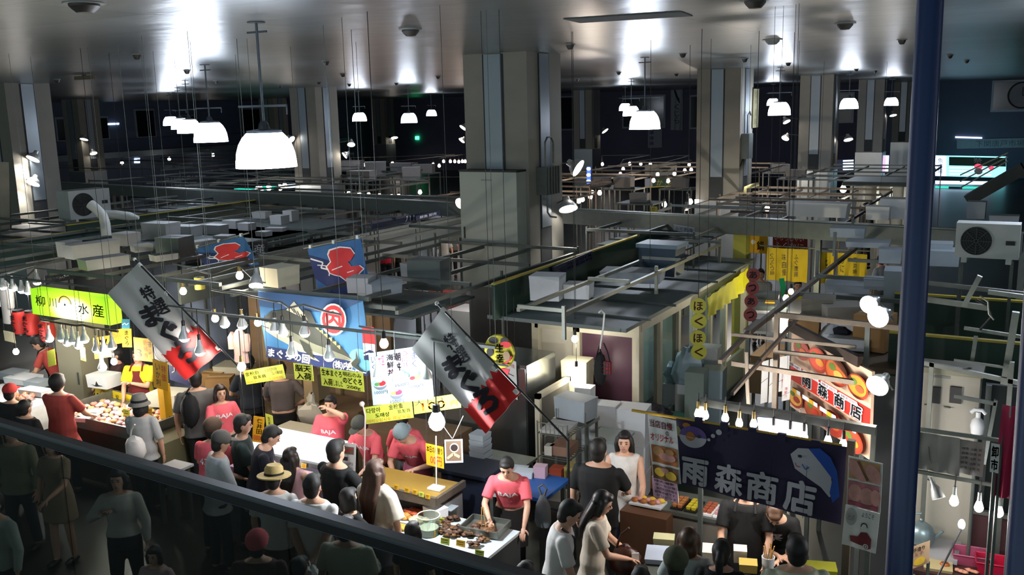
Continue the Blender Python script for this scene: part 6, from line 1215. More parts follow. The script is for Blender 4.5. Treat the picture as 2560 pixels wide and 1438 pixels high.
for y in (9.4, 12.3, 15.2): MB(M_STEELL).at(fr.location).bar((-4.75, y, 2.45), (-4.75, y, 2.85), .04, .04, Vector((1, 0, 0))).build('post', None, fr, 0)
t = thing('hook_pole', 'white hook pole hanging from the near pipe above the shop door', 'pole', PY(1505, 780, 10.2)); o = t.location; MB(M_WHITE).at(o).tube([PY(1497, 782, 10.2), PY(1503, 776, 10.2), PY(1511, 784, 10.2), PY(1508, 820, 10.2), PY(1500, 872, 10.2)], .011, 6).build('hook', None, t)
t = thing('shoulder_bag', 'black shoulder bag hanging from the white hook pole', 'bag', PY(1498, 872, 10.2)); lump(T_BLACK, 4, 2.4, 12, 9, .1, .085).build('bag', None, t, 1.2, (0, .02, -.26)); MB(T_BLACK).tube([(-.05, 0, -.15), (0, 0, .03), (.06, 0, -.15)], .012, 6).build('strap', None, t)
t = thing('checked_purse', 'small red and black checked purse beside the black shoulder bag', 'purse', PY(1519, 900, 10.15)); b = MB(mat('purse_red', '8a2028', .8)).box((0, 0, -.1), (.085, .05, .16)); 
for k in range(4): b.use(M_BLACK).box((0, -.032, -.04 - k * .045), (.101, .004, .012))
for k in range(2): b.use(M_BLACK).box((-.02 + .04 * k, -.033, -.1), (.01, .004, .18))
b.build('bag', None, t, 0); MB(T_BLACK).tube([(.03, 0, -.02), (0, 0, .1), (-.06, .02, .2)], .008, 6).build('strap', None, t)
# yellow awning, hanging kana discs
M_AWN = mat('awning_yellow', 'b9b40c', .7, 0, .15, 8); a, u, v = PX(1768, 745, -4.45), PX(1870, 670, -4.45) - PX(1768, 745, -4.45), PX(1768, 800, -4.45) - PX(1768, 745, -4.45)
p = Panel(a, u, v, M_AWN, wave=.03, nx=26, ny=6, freq=6, thick=.01); o = p.build('awning'); strings(o, [p.pt(.02, 0, -.02), p.pt(.98, 0, -.02)], CEIL); tag(o, 'yellow fabric awning hanging along the white glass shop', 'awning')
t = thing('yellow_post', 'pale yellow painted post at the end of the glass shop', 'post', (PY(1854, 620, 16.6).x, 16.6, 0)); MB(mat('post_yellow', '8f8e3a', .6)).box((0, 0, 1.4), (.24, .24, 2.8)).build('post', None, t, 0); MB(M_STEEL).box((0, 0, 2.82), (.28, .28, .05)).build('cap', None, t, 0)
def discs(label, pts, X, r, m, im, chars):
    p0 = PX(*pts[0], X); t = thing('hanging_sign', label, 'sign', p0); d = (EYEV - p0); d.z = 0; d.normalize(); rt = ZU.cross(d).normalized()
    for k, ((px, py), c) in enumerate(zip(pts, chars)):
        q = PX(px, py, X) - p0; MB(m).cyl(q - d * .01, q + d * .01, r, n=22).build('disc', None, t, .6)
        vs, fs, _ = glyphs(c, .03); MB(im).add([q + d * .013 + rt * (x - .5) * r * 1.15 - ZU * (y - .5) * r * 1.15 for x, y in vs], fs).build('lettering', None, t, 0)
    MB(M_CORD).at(p0).tube([PX(*pts[0], X) + ZU * r, PX(*pts[0], X) + ZU * (CEIL - p0.z)], .004, 5).build('cord', None, t)
discs('string of yellow discs with brown kana hanging by the white shop', [(1746, 765), (1747, 803), (1745, 845), (1747, 880)], -3.95, .105, mat('disc_yellow', 'a9a832', .6), mat('kana_brown', '5a2a14', .6, 0, 0), 'ほくほく'); discs('string of maroon discs with dark kana beside the yellow curtains', [(1883, 687), (1881, 720), (1878, 753), (1876, 787)], -3.5, .092, mat('disc_maroon', '7a2c2a', .6), mat('kana_dark', '1e1012', .6, 0, 0), 'あつあつ')
# yellow curtains and lit stall far beyond
M_CURT = mat('curtain_yellow', 'b39a08', .75, 0, .12, 6)
for i, (x0, x1, yt, yb, txt) in enumerate(((1918, 2020, 619, 700, ('ぐつぐつ鍋', '味自慢', 'ふぐ唐揚'))
    , (2040, 2085, 628, 706, ('の', '旨'))
    , (2095, 2168, 632, 690, ('うに', '西京焼')))):
    a, u, v = quad_px((x0, yt), (x1, yt + 5), (x0 - 1, yb), onY(16.6)); p = Panel(a, u, v, M_CURT, wave=.03, nx=16, ny=8, freq=3, phase=i, thick=.008)
    for k, s_ in enumerate(txt): p.vtext(s_, .08 + k * .9 / len(txt), .15, .55 / len(txt) * .5, .7, M_INK)
    tag(p.build('curtain'), ('wide yellow curtain with black vertical writing at the lit far stall', 'narrow middle yellow curtain with one kana', 'yellow curtain with white-edged writing nearest the blue post')[i], 'curtain')
t = thing('curtain_rail', 'thin rail holding the yellow curtains', 'rail', PY(2040, 622, 16.65)); o = t.location; MB(M_STEELL).at(o).tube([PY(1900, 614, 16.65), PY(2175, 628, 16.65)], .015).build('rail', None, t)
p = board('shop_sign', 'dark red sign with white kana above the yellow curtain', 'sign', (1932, 582), (2018, 588), (1932, 622), onY(17.2), mat('sign_maroon', '7d1618', .7), thick=.03); p.text('いらっしゃい', .05, .1, .85, .35, M_LETW).text('ふくかに', .05, .55, .85, .38, M_LETW); done(p)
p = board('poster', 'yellow poster with a black pot character beside the red sign', 'poster', (1874, 582), (1919, 584), (1874, 632), onY(17.0), mat('poster_amber', 'c79a16', .7), thick=.02); p.text('鍋', .4, .4, .4, .45, M_INK, .02).disc(.2, .45, .12, .12, M_LETW); done(p)
table('lit stall counter under the yellow curtains', -4.2, -2.7, 15.2, 16.2, .9, mat('counter_warm', '8a6f52', .6), .05, mat('counter_warm', '8a6f52', .6), .6)
fill_bulb((-3.6, 15.4, 2.0), 45, (1, .9, .6), .1); fill_bulb((-3.2, 13.4, 2.3), 16, (1, .92, .75), .08)
t = thing('green_towel', 'bright green cloth hanging below the yellow curtain', 'towel', PY(1962, 705, 15)); MB(mat('towel_green', '0f9a5c', .8)).at(t.location).hexa([PY(1955, 742, 15), PY(1970, 742, 15), PY(1970, 742, 15.1), PY(1955, 742, 15.1), PY(1947, 697, 15), PY(1960, 695, 15), PY(1960, 695, 15.1), PY(1947, 697, 15.1)]).build('cloth', None, t, 0); post(t, [PY(1953, 697, 15.05)], 0., .01)
ZT = PY(1915, 755, 14.2).z + .002
for px, py, Y, d, l in ((1915, 745, 14.2, (.4, .3, .1), 'dark sloping tray on the counter under the kana discs'), (1925, 775, 13.6, (.5, .3, .1), 'small white dish tray before the dark sloping tray'), (1925, 770, 13.2, (.14, .14, .12), 'yellow-lidded tub before the yellow curtain counter'), (1905, 795, 12.6, (.3, .2, .1), 'crumpled white packs beside the diagonal steel beam')): foam(PZ(px, py, ZT), d, .2, l, None, M_ROOF if 'dark' in l else (M_YPAPER if 'yellow-lid' in l else M_FOAM), False, 'counter_tray', 'tray')
table('steel work table under the kana discs', -3.5, -2.75, 12.3, 14.6, PY(1915, 755, 14.2).z, mat('steel_top', '8f8d84', .4, .5), .04, None, 0)

M_WRAP = mat('bluish_wrap', '9db4bf', .35, 0, .2, 4)
for px, py, Y, sz, fl, l in ((1722, 925, 12.6, .24, 1.3, 'bluish plastic wrapped pile beside the glass shop'), (1690, 935, 12.9, .18, 1.1, 'second bluish plastic wrapped bundle against the glass shop')):
    q = PY(px, py, Y); t = thing('wrapped_bundle', l, 'bundle', (q.x, Y, 0)); lump(M_WRAP, px, fl, 14, 10, .22, sz).build('wrap', None, t, .5, (0, 0, q.z)); MB(M_FOAM).box((0, 0, (q.z - sz) / 2), (.3, .3, q.z - sz + .1)).build('box', None, t, 0)
for px, py, Y, w, l in ((1785, 960, 12.4, .3, 'tall bluish foam box right of the wrapped pile'), (1770, 905, 13.2, .34, 'white topped box under the yellow awning'), (1742, 965, 12.0, .26, 'grey green box before the wrapped pile')): q = PY(px, py - 40, Y); foam((q.x, Y, 0), (w, .3, q.z), .1, l, None, M_WRAP if 'bluish' in l else (mat('grey_green', '6f7d74', .6) if 'grey' in l else M_FOAM))
# ================================================================ the stall with the dark blue curtain
M_NOREN = mat('noren_indigo', '1e1838', .85, 0, .15, 4); M_NLET = mat('noren_letters', 'a9a9b0', .85, 0, 0); M_NPUR = mat('noren_purple', '5d4a86', .85, 0, 0); M_NBLUE = mat('noren_blue', '1d4aa0', .85, 0, 0); M_NOR = mat('noren_orange', 'a8692a', .85, 0, 0)
a, u, v = quad_px((1690, 1047), (2117, 1118), (1684, 1204), onY(7.7))
p = Panel(a, u, v, M_NOREN, wave=.010, nx=36, ny=14, freq=2.6, k=.15)
p.disc(.07, .07, .025, .04, M_NOR).poly([(.0, .12), (.02, .1), (.05, .2), (.03, .26), (.01, .24)], mat('noren_tail', '8a8a5a', .85))
p.disc(.115, .22, .085, .155, M_NPUR, a0=math.pi, a1=2 * math.pi).disc(.115, .22, .085, .17, M_NLET, a0=0, a1=math.pi).disc(.1, .22, .028, .07, M_NOR).line([(.08, .23), (.12, .24)], .012, M_NLET).disc(.155, .2, .012, .025, M_INK)
for x, y, r in ((.215, .22, .01), (.24, .15, .013), (.275, .08, .018)): p.disc(x, y, r, r * 2.3, M_NLET)
p.text('雨', .055, .54, .165, .42, M_NLET, .045).text('森', .26, .52, .175, .44, M_NLET, .035).text('商', .455, .52, .185, .44, M_NLET, .035).text('店', .675, .52, .185, .44, M_NLET, .045)
p.poly([(.70, .2), (.74, .1), (.80, .08), (.87, .2), (.93, .38), (.95, .62), (.93, .66), (.88, .55), (.80, .46), (.73, .38)], M_NLET).poly([(.80, .08), (.86, .05), (.92, .14), (.96, .3), (.985, .62), (.95, .72), (.93, .6), (.94, .42), (.87, .24)], M_NBLUE)
p.line([(.77, .3), (.79, .36), (.81, .32)], .012, M_NBLUE).disc(.755, .2, .012, .02, M_INK).line([(.73, .3), (.74, .34), (.76, .34)], .01, M_REDINK)
for k in range(1, 5): p.line([(k / 5, .30), (k / 5 - .003, .99)], .006, mat('noren_slit', '08070f', .9))
tag(p.build('shop_curtain'), 'dark indigo shop curtain with four big white characters and two cartoon fish', 'curtain')
lp = thing('curtain_pole', 'yellow bamboo-coloured pole threading the loops of the indigo curtain', 'pole', PY(1850, 1070, 7.72)); o = lp.location; MB(mat('pole_yellow', 'c09a2e', .5)).at(o).tube([PY(1580, 1026, 7.72), PY(2105, 1114, 7.72)], .014, 8).build('pole', None, lp)
for px, py in ((1748, 1050), (1812, 1062), (1882, 1076), (1955, 1090), (2040, 1106)): MB(M_NOREN).at(o).box(PY(px, py + 4, 7.715), (.07, .04, .07)).build('loop', None, lp, 0)
def photo_panel(label, tl, tr, bl, parts):
    p = board('hanging_poster', label, 'poster', tl, tr, bl, onY(7.65), M_WPAPER, thick=.006, wave=.004)
    for f in parts: f(p)
    return done(p)
M_PH = [mat('foodphoto_%d' % i, c, .5, 0, .35, 14) for i, c in enumerate(('a5622e', 'b98a5a', '6b4a2a', 'c98f86', 'b06a70', '9a4a58', 'd8b23a'))]
photo_panel('white shop poster with kana heading and two food photos, left of the indigo curtain', (1619, 1036), (1690, 1052), (1632, 1192), [lambda p: p.text('当店自慢', .06, .06, .8, .12, M_MAROONI, .03).text('の', .6, .2, .12, .07, M_MAROONI, .02).text('オリジナル', .06, .27, .8, .12, M_REDINK, .03),
    lambda p: p.rect(.06, .46, .9, .28, M_PH[0]).disc(.3, .55, .2, .08, M_PH[1]).disc(.6, .62, .3, .07, M_PH[3]).disc(.7, .53, .15, .05, M_PH[1]), lambda p: p.rect(.06, .78, .9, .22, M_PH[2]).disc(.3, .88, .18, .07, M_PH[6]).disc(.7, .9, .2, .07, M_PH[6]).disc(.5, .83, .14, .04, M_PH[3])]) if globals().setdefault('M_MAROONI', mat('maroon_ink', '6a2028', .7, 0, 0)) else None
photo_panel('pink notice with five lines of dark writing under the kana poster', (1630, 1190), (1693, 1208), (1634, 1240), [lambda p: p.rect(0, 0, 1, 1, mat('notice_pink', 'c39ab0', .7, 0, 0)), lambda p: [p.text(s, .08 + .04 * i % .1, .08 + .18 * i, .8, .13, M_INK, .01) for i, s in enumerate(('特大海老', 'サーモン巻', '当店だけの握り', '自慢の味です', 'ぜひどうぞ'))]])
photo_panel('tall white poster with pink sushi photos right of the indigo curtain', (2121, 1140), (2207, 1160), (2116, 1262), [lambda p: p.rect(.04, .03, .9, .4, M_PH[1]).disc(.3, .25, .3, .16, M_PH[3], rot=.5).disc(.75, .25, .25, .16, M_PH[3], rot=.5).line([(.3, .05), (.6, .4)], .05, M_PH[2]), lambda p: p.rect(.04, .47, .9, .5, M_PH[4]).disc(.25, .7, .2, .18, M_PH[3]).disc(.6, .72, .22, .18, M_PH[3]).disc(.85, .7, .15, .16, M_PH[3]).rect(.06, .88, .86, .08, M_PH[5])])
photo_panel('white poster with a bowing kimono figure, lowest right of the indigo curtain', (2114, 1262), (2200, 1285), (2104, 1360), [lambda p: p.disc(.2, .25, .16, .22, mat('poster_grey', 'a9a9a6', .7, 0, 0)).text('いらっしゃい', .1, .15, .2, .2, M_INK).text('ようこそ', .5, .06, .35, .12, M_INK), lambda p: p.disc(.6, .44, .09, .1, M_WPAPER).ring(.6, .42, .1, .11, .25, M_INK, math.pi, 2 * math.pi).poly([(.25, .85), (.22, .72), (.45, .68), (.52, .56), (.7, .54), (.84, .66), (.85, .9), (.7, .96), (.6, .88)], M_MAROONI).disc(.7, .88, .08, .06, M_WPAPER).ring(.7, .88, .05, .04, .4, M_INK)])
t = thing('wooden_post', 'brown wooden post between the indigo curtain and the sushi poster', 'post', (-1.3, 7.85, 0)); MB(mat('post_brown', '4f4636', .7)).box((0, 0, 1.15), (.06, .06, 2.3)).build('post', None, t, 0); MB(M_STEEL).box((0, 0, .01), (.14, .14, .02)).build('foot', None, t, 0)
# lamps over the counter
for i, (px, py, e, l) in enumerate(((1745, 1036, 8, 'first lamp from the left over the indigo curtain, narrow'), (1763, 1040, 16, 'second lamp from the left over the indigo curtain, bright'), (1813, 1047, 16, 'third bright lamp over the indigo curtain'), (1848, 1060, 12, 'fourth lamp over the indigo curtain, brass necked'), (1884, 1062, 16, 'fifth bright lamp over the indigo curtain'), (1933, 1078, 10, 'dark-necked lamp before the lit white panel'), (1975, 1088, 10, 'dark-necked lamp before the white rag'), (2010, 1093, 10, 'dark-necked lamp right of the white rag'), (2070, 1104, 14, 'clear-necked lamp near the right end of the indigo curtain'), (2108, 1113, 14, 'last lamp at the right end of the indigo curtain'))):
    bulb(PY(px, py, 8.1), .08, .034, e, None, l, None, M_SOCKG if i < 5 else M_SOCK, 1.7)
st = thing('pipe_scaffold', 'warm-lit steel pipe frame over the indigo curtain stall', 'stall frame', (-2.0, 8.8, 0)); o = st.location; M_W = M_STEELW
def rod(a, b, w=.04, nm='rail', m=None): MB(m or M_W).at(o).bar(a, b, w).build(nm, None, st, 0)
rod(PY(1750, 1003, 8.15), PY(2190, 1076, 8.15), .07, 'front_rail', M_STEEL); rod(PY(1945, 787, 9.1), PY(2270, 822, 9.1), .05); rod(PY(1830, 836, 9.1), PY(2140, 868, 9.1), .03); rod(PY(1945, 880, 9.1), PY(2175, 905, 9.1), .04); rod(PY(1830, 908, 8.9), PY(2160, 960, 8.9), .045)
rod(PY(1943, 785, 9.1), Vector((PY(1943, 785, 9.1).x, 9.1, 0)), .045, 'post'); rod(PY(2170, 812, 9.1), Vector((PY(2170, 812, 9.1).x, 9.1, 0)), .045, 'post', M_STEEL); rod(PY(1755, 1000, 8.15), Vector((PY(1755, 1000, 8.15).x, 8.15, 0)), .04, 'post', M_STEEL); rod(PY(2185, 1075, 8.15), Vector((PY(2185, 1075, 8.15).x, 8.15, 0)), .04, 'post', M_STEEL)
rod(PX(2140, 620, -2.75), PX(1870, 832, -2.75), .055, 'long_beam'); rod(PX(1870, 832, -2.75), PX(1800, 905, -2.75), .04, 'long_beam'); rod(PX(1990, 800, -2.2), PX(1830, 985, -2.2), .03, 'side_rail'); rod(PX(2010, 780, -2.1), PX(1900, 900, -2.1), .025, 'side_rail')
for y0, x0, x1 in ((690, 2040, 2290), (735, 2000, 2280), (650, 2120, 2280)): rod(PX(x0, y0, -2.7), PX(x0, y0, -2.7) + Vector((1.3, 0, 0)), .05, 'crossbar', M_STEEL)
for px, py in ((2085, 640), (2130, 600), (2042, 690)): q = PX(px, py, -2.7); rod(q, q + ZU * .35, .04, 'post', M_STEEL)
MB(mat('spring_cord', '6f675a', .5)).at(o).tube([PY(1866, 880, 8.6), PY(1868, 960, 8.6), PY(1872, 1030, 8.5)], .018, 6).build('cable', None, st)
# the red picture board
Nn = (PY(2150, 960, 8.9) - PY(1979, 900, 9.9)); a = PQ(1979, 820, PY(1979, 900, 9.9), Vector((Nn.y, -Nn.x, 0))); nrm = Vector((Nn.y, -Nn.x, 0))
fnq = lambda px, py: PQ(px, py, PY(1979, 900, 9.9), nrm)
M_RED = mat('board_red', 'c4291c', .5, 0, .06); M_PEACH = mat('board_peach', 'd9b79a', .5, 0, .05)
p = board('picture_board', 'tall red board with bowls of seafood rice and big black characters', 'sign', (1979, 826), (2180, 930), (1975, 1015), fnq, M_PEACH, thick=.03)
p.poly([(0, .42), (1, .42), (1, .64), (0, .64)], M_RED)
for i, (x, c) in enumerate(zip((.17, .39, .60, .80), '雨森商店')):
    p.text(c, x - .015, .43, .15, .20, M_LETW, .09).text(c, x, .445, .12, .17, M_INK, .03)
bc = [mat('bowl_%d' % i, c, .4, 0, .3, 12) for i, c in enumerate(('a5342a', 'd0452e', 'c9622a', 'd9902e', 'e0a84a', 'b8562e'))]; M_BR = mat('bowl_red_rim', 'a33a24', .4)
for i, (x, y, r) in enumerate(((.17, .17, .11), (.40, .18, .13), (.64, .2, .14), (.9, .22, .12), (.14, .80, .11), (.40, .80, .12), (.66, .80, .13), (.9, .84, .12))):
    p.disc(x, y, r, r * 1.15, M_BR).disc(x, y - .01, r * .86, r * .95, bc[i % 6]).disc(x - r * .3, y - r * .35, r * .3, r * .3, mat('leaf_green', '5a7a2a', .5)).disc(x + r * .25, y + r * .1, r * .4, r * .35, bc[(i + 2) % 6])
for i in range(4): p.rect(.06 + i * .24, .345, .2, .05, M_LETW).text('海鮮丼 990円', .07 + i * .24, .352, .17, .035, M_MAROONI).rect(.06 + i * .24, .655, .2, .05, M_LETW).rect(.15 + i * .24, .655, .06, .05, M_YPAPER)
done(p)
a, u, v = quad_px((1979, 1015), (2172, 1142), (1979, 1030), fnq); 
t = thing('board_backing', 'dark slanting beam along the top of the red picture board', 'beam', fnq(2080, 860)); o2 = t.location; MB(mat('beam_brown', '33261d', .7)).at(o2).bar(fnq(1975, 815), fnq(2150, 905), .05, .1).build('beam', None, t, 0); MB(M_STEEL).at(o2).bar(fnq(1976, 820), Vector((fnq(1976, 820).x, fnq(1976, 820).y, 0)), .04).build('post', None, t, 0)
# white hanging price slats left of the board
for i, (px, w) in enumerate(((1905, 17), (1925, 16), (1950, 24), (1958, 20))):
    p = board('price_tag', 'white vertical price slat %s from the left beside the red board' % ORD[i], 'sign', (px, 905 - i * 6 if i < 3 else 935), (px + w, 900 - i * 6 if i < 3 else 930), (px - 4, 1010 - i * 2 if i != 2 else 980), onY(9.6 - i * .05), M_WPAPER, thick=.01); p.line([(0, .5 + .1 * i), (1, .42 + .1 * i)], .01, M_INK)
    if i >= 2: p.vtext('海鮮汁', .3, .5, .35, .4, M_REDINK)
    o = done(p); strings(o, [p.pt(.5, .01, -.01)], CEIL, .002)
# shelf behind, cartons and bags, dish lamps
tb = table('steel shelf loaded with cartons behind the red board', -2.2, -1.2, 10.2, 11.0, 2.3, M_STEELW, .05, None, 0); 
carton(PZ(2010, 850, 2.32), (.34, .3, .26), .1, 'tan cardboard carton with brown printing above the red board'); carton(PZ(2185, 870, 2.32), (.36, .36, .4), -.2, 'large olive carton with open lid beside the blue post')
foam(PZ(2120, 870, 2.32), (.42, .24, .13), .05, 'white drawer-like box above the red board'); t = thing('plastic_bag', 'white and blue plastic bag between the cartons above the red board', 'bag', PZ(2085, 840, 2.4)); lump(M_FOAM, 14, .7, 12, 8, .3, .2).build('bag', None, t, .5); lump(T_NAVY, 15, .5, 8, 6, .3, .1).build('print', None, t, .5, (.1, -.08, .08))
foam(PY(2045, 795, 11.4), (.36, .34, .26), .1, 'greyish carton behind the frame, left of the open box', None, mat('grey_carton', '7b776b', .8)); foam(PY(2105, 795, 11.3), (.46, .36, .2), .5, 'open pale carton with red print beside the dish lamps', None, mat('pale_carton', '9a968c', .8), False)
for px, py, Y, d, l in ((2120, 728, 13.5, (.6, .4, .12), 'pale plastic tray on the shelf under the yellow curtains'), (2250, 770, 12.5, (.4, .4, .5), 'grey plastic drawer unit beside the blue post'), (2150, 760, 12.5, (.6, .3, .1), 'white flat box below the pale plastic tray'), (2120, 590, 15, (.5, .4, .14), 'white box on a high shelf above the yellow curtains'), (2170, 615, 14.5, (.6, .4, .08), 'flat pale tray right of the yellow curtains'), (2190, 720, 13, (.3, .25, .14), 'small crumpled pack on the shelf beside the drawer unit'), (2225, 655, 14.2, (.3, .3, .2), 'white bowl stack on the shelf left of the blue post'), (2330, 620, 13.5, (.5, .3, .08), 'white tray right of the blue post below the long tray'), (2345, 660, 13.4, (.5, .4, .2), 'clear box under the white tray right of the blue post')): foam(PY(px, py, Y), d, .1, l, None, M_FOAMB, True, 'storage_box', 'box')
for px, py, Y, dx, dy, l in ((2172, 762, 8.9, -18, 12, 'small dish lamp pointing left above the frame'), (2195, 792, 8.7, -22, 10, 'large grey dish lamp with a glaring face beside the blue post'), (2193, 965, 8.5, -20, 22, 'dish lamp lighting the red board from the right')):
    q = PY(px, py, Y); d = PY(px + dx * 2, py + dy * 2, Y - .3) - q; flood(q, d, .085 if 'small' in l else .1, 11 if 'red board' in l else 8, l, [PY(px + 40, py + 10, Y + .1) - q], None, .13)
p = board('lit_sign', 'bright white lit panel behind the lamps of the indigo curtain', 'panel', (1893, 1045), (2000, 1055), (1900, 1110), onY(8.7), emis('panel_glow', 'c9d2ff', .8), thick=.03); p.line([(.0, .0), (.4, .1)], .02, M_LETW); done(p)
t = thing('white_rag', 'white cloth hanging among the dark-necked lamps', 'cloth', PY(2000, 1050, 8.4)); lump(T_WHITE, 31, 2.0, 10, 8, .3, .07).build('cloth', None, t, .8, (0, 0, -.12)); MB(M_CORD).tube([(0, 0, 0), (0, 0, .1)], .006, 5).build('hook', None, t)
# counters of the indigo curtain stall
t = thing('display_fridge', 'beige fronted display counter with trays of sushi under the indigo curtain', 'counter', (-2.98, 9.05, 0)); MB(mat('counter_beige', '6f6a60', .6)).box((0, 0, .43), (.72, .5, .86)).build('body', None, t, 0); MB(M_STEELL).box((0, 0, .88), (.76, .54, .04)).build('top', None, t, 0)
for i, (x, c, l) in enumerate(((-.2, 'b0703c', 'tray of brown fish cuts on the beige counter'), (-.05, 'c9b830', 'tray of yellow pieces on the beige counter'), (.12, 'a8573c', 'tray of reddish cuts on the beige counter'), (.26, 'd49aa0', 'tray of pink slices at the right end of the beige counter'))):
    tt = thing('sushi_tray', l, 'food', (-2.98 + x, 8.98, .9)); MB(M_BLACK if i < 2 else M_LID).box((0, 0, .01), (.13, .3, .02)).build('tray', None, tt, 0); m = mat('sushi_' + c, c, .5, 0, .3, 25)
    for k in range(8): MB(m).box(((k % 2 - .5) * .055, -.1 + (k // 2) * .065, .035), (.045, .05, .03), 0, .8).build('piece', None, tt, 0)
q = PZ(1545, 1265, .9)
table('small table with a wooden box of food left of the pink notice', -3.72, -3.2, 8.6, 9.1, .88, mat('counter_wood', '5d3f2a', .6), .04, mat('counter_wood', '5d3f2a', .6), .5); t = thing('food_plate', 'white plate of mixed sushi behind the printed-shirt woman', 'food', PZ(1608, 1212, 1.0)); 
t.location = (-3.5, 8.85, .9); MB(M_FOAM).box((0, 0, .01), (.36, .2, .02)).build('plate', None, t, 0)
for k in range(9): lump(M_PH[(0, 3, 6)[k % 3]], 60 + k, .6, 8, 5, .3, .045).build('piece', None, t, 1.5, (-.13 + .033 * k, .04 * (k % 3 - 1), .04))
table('front sushi counter at the bottom of the photo, before the dark workers', -3.05, -1.5, 7.45, 7.86, .88, M_STEELL, .05, mat('counter_beige', '6f6a60', .6), .6)
for px, py, d, l, c in ((1660, 1360, (.2, .14, .08), 'small clear box with white paper at the left end of the sushi counter', 'b8b48a'), (1655, 1395, (.3, .3, .05), 'flat blue-white packs at the left end of the sushi counter', 'a9b3c4'), (1775, 1395, (.14, .2, .1), 'white tray of small cups on the sushi counter', 'd6cdbd'), (1850, 1400, (.12, .14, .12), 'white cube box on the sushi counter', 'cfcac0'), (1870, 1425, (.16, .14, .08), 'clear box of yellow sauce packs on the sushi counter', 'b39a4a')): foam(PZ(px, py, .89), d, .3, l, None, mat('sc_' + c, c, .5), name='food_pack', cat='package')
t = thing('chopstick_cup', 'white cup of disposable chopsticks on the sushi counter', 'cup', PZ(1920, 1425, .89)); MB(M_FOAM).lathe([(.05, 0), (.06, .13), (.055, .13), (.045, .01)], n=16).build('cup', None, t)
for k in range(7): MB(mat('bamboo', 'b58a4a', .6)).tube([(.02 * math.cos(k), .02 * math.sin(k), .05), (.05 * math.cos(k * 1.3), .05 * math.sin(k * 1.3), .24)], .005, 5).build('chopstick', None, t)
foam(PZ(2050, 1425, .7), (.3, .2, .05), .3, 'olive yellow tray on the wet floor side of the sushi counter', None, mat('tray_olive', '8a8c1c', .5), False, 'tray', 'tray'); t = thing('tray_stool', 'low stool under the olive yellow tray', 'stool', PZ(2050, 1425, .69)); t.location.z = 0; MB(M_STEEL).box((0, 0, .66), (.3, .22, .05)).build('seat', None, t, 0)
for i in (-1, 1):
    for j in (-1, 1): MB(M_STEEL).box((i * .12, j * .08, .32), (.03, .03, .64)).build('leg', None, t, 0)
# ================================================================ right: blue post, freezers, pink cloth
M_POSTB = mat('post_blue', '1c3262', .4, .0, .04, 2)
t = thing('blue_post', 'thick dark blue steel post rising through the whole picture', 'post', (0, 0, 0)); q = PD(2285, 719, 3.75); t.location = (q.x, q.y, 0); a, b = PD(2326, 0, 3.75), PD(2246, 1438, 3.75)
dv = (a - b).normalized(); MB(M_POSTB).at(t.location).cyl(b - dv * 2.4, a + dv * 1.2, .0505, n=32).build('pipe', None, t, 1)
t2 = thing('blue_post', 'dark blue post cut by the lower right edge of the photo', 'post', (0, 0, 0)); q = PD(2552, 1200, 3.2); t2.location = (q.x, q.y, 0); a, b = PD(2644, 0, 3.2), PD(2546, 1438, 3.2); dv = (a - b).normalized(); MB(M_POSTB).at(t2.location).cyl(b - dv * 3, a + dv * 1.2, .042, n=28).build('pipe', None, t2, 1)
t = thing('cold_store', 'cream cold store panel with two dark vents right of the blue post', 'cabinet', (-.75, 9.45, 0)); MB(mat('cream_panel', 'a5a294', .5, 0, .05)).box((0, 0, 1.28), (.62, .3, 2.56)).build('body', None, t, 0)
for px in (2337, 2389): q = PY(px, 988, 9.29); MB(mat('vent_dark', '2a2927', .6)).box((q.x + .75, -.16, q.z), (.1, .02, .155)).build('vent', None, t, 0)
for k in range(2): MB(M_STEELL).box((-.12 + k * .17, -.17, PY(2337, 1015, 9.29).z), (.06, .02, .01)).build('vent_handle', None, t, 0)
MB(mat('faint_print', '7d837c', .5)).box((-.02, -.152, PY(2380, 945, 9.3).z), (.16, .003, .025)).build('name_plate', None, t, 0); MB(mat('panel_edge', '8d8a74', .5)).box((0, 0, 2.58), (.66, .34, .05)).build('top_edge', None, t, 0)
M_TEALW = mat('teal_dark_wall', '16211f', .7, 0, .2); t = thing('stall_partition', 'dark recess panel beside the cream cold store', 'partition', (-.1, 9.7, 0)); MB(M_TEALW).box((0, 0, 1.2), (.62, .06, 2.4)).build('panel', None, t, 0); MB(M_STEEL).box((-.28, -.05, 1.2), (.05, .05, 2.4)).build('jamb', None, t, 0)
fr = thing('pipe_scaffold', 'tangle of grey pipes and cables over the cream cold store', 'stall frame', (-.4, 9.5, 0)); o = fr.location
def rd(a, b, w=.035, nm='rail', m=None): MB(m or M_STEELL).at(o).bar(a, b, w).build(nm, None, fr, 0)
rd(PY(2300, 905, 9.2), PY(2560, 960, 9.2), .04); rd(PY(2410, 820, 9.6), PY(2570, 845, 9.6), .03); rd(PY(2290, 745, 9.8), PY(2470, 770, 9.8), .05); rd(PY(2385, 900, 9.0), PY(2520, 920, 9.0), .02); rd(PY(2385, 990, 8.8), PY(2490, 1010, 8.8), .03, 'rail', M_STEEL); rd(PY(2540, 780, 9.4), PY(2510, 960, 9.4), .06, 'post'); rd(PY(2450, 690, 9.6), PY(2410, 765, 9.6), .045, 'brace'); rd(PY(2490, 1000, 8.8), PY(2460, 1160, 8.8), .03, 'post', M_STEEL); rd(PY(2300, 705, 9.9), PY(2560, 735, 9.9), .04, 'rail', M_STEEL); rd(PY(2440, 840, 9.5), PY(2430, 905, 9.5), .035, 'post'); rd(PY(2470, 730, 9.7), PY(2560, 742, 9.7), .04)
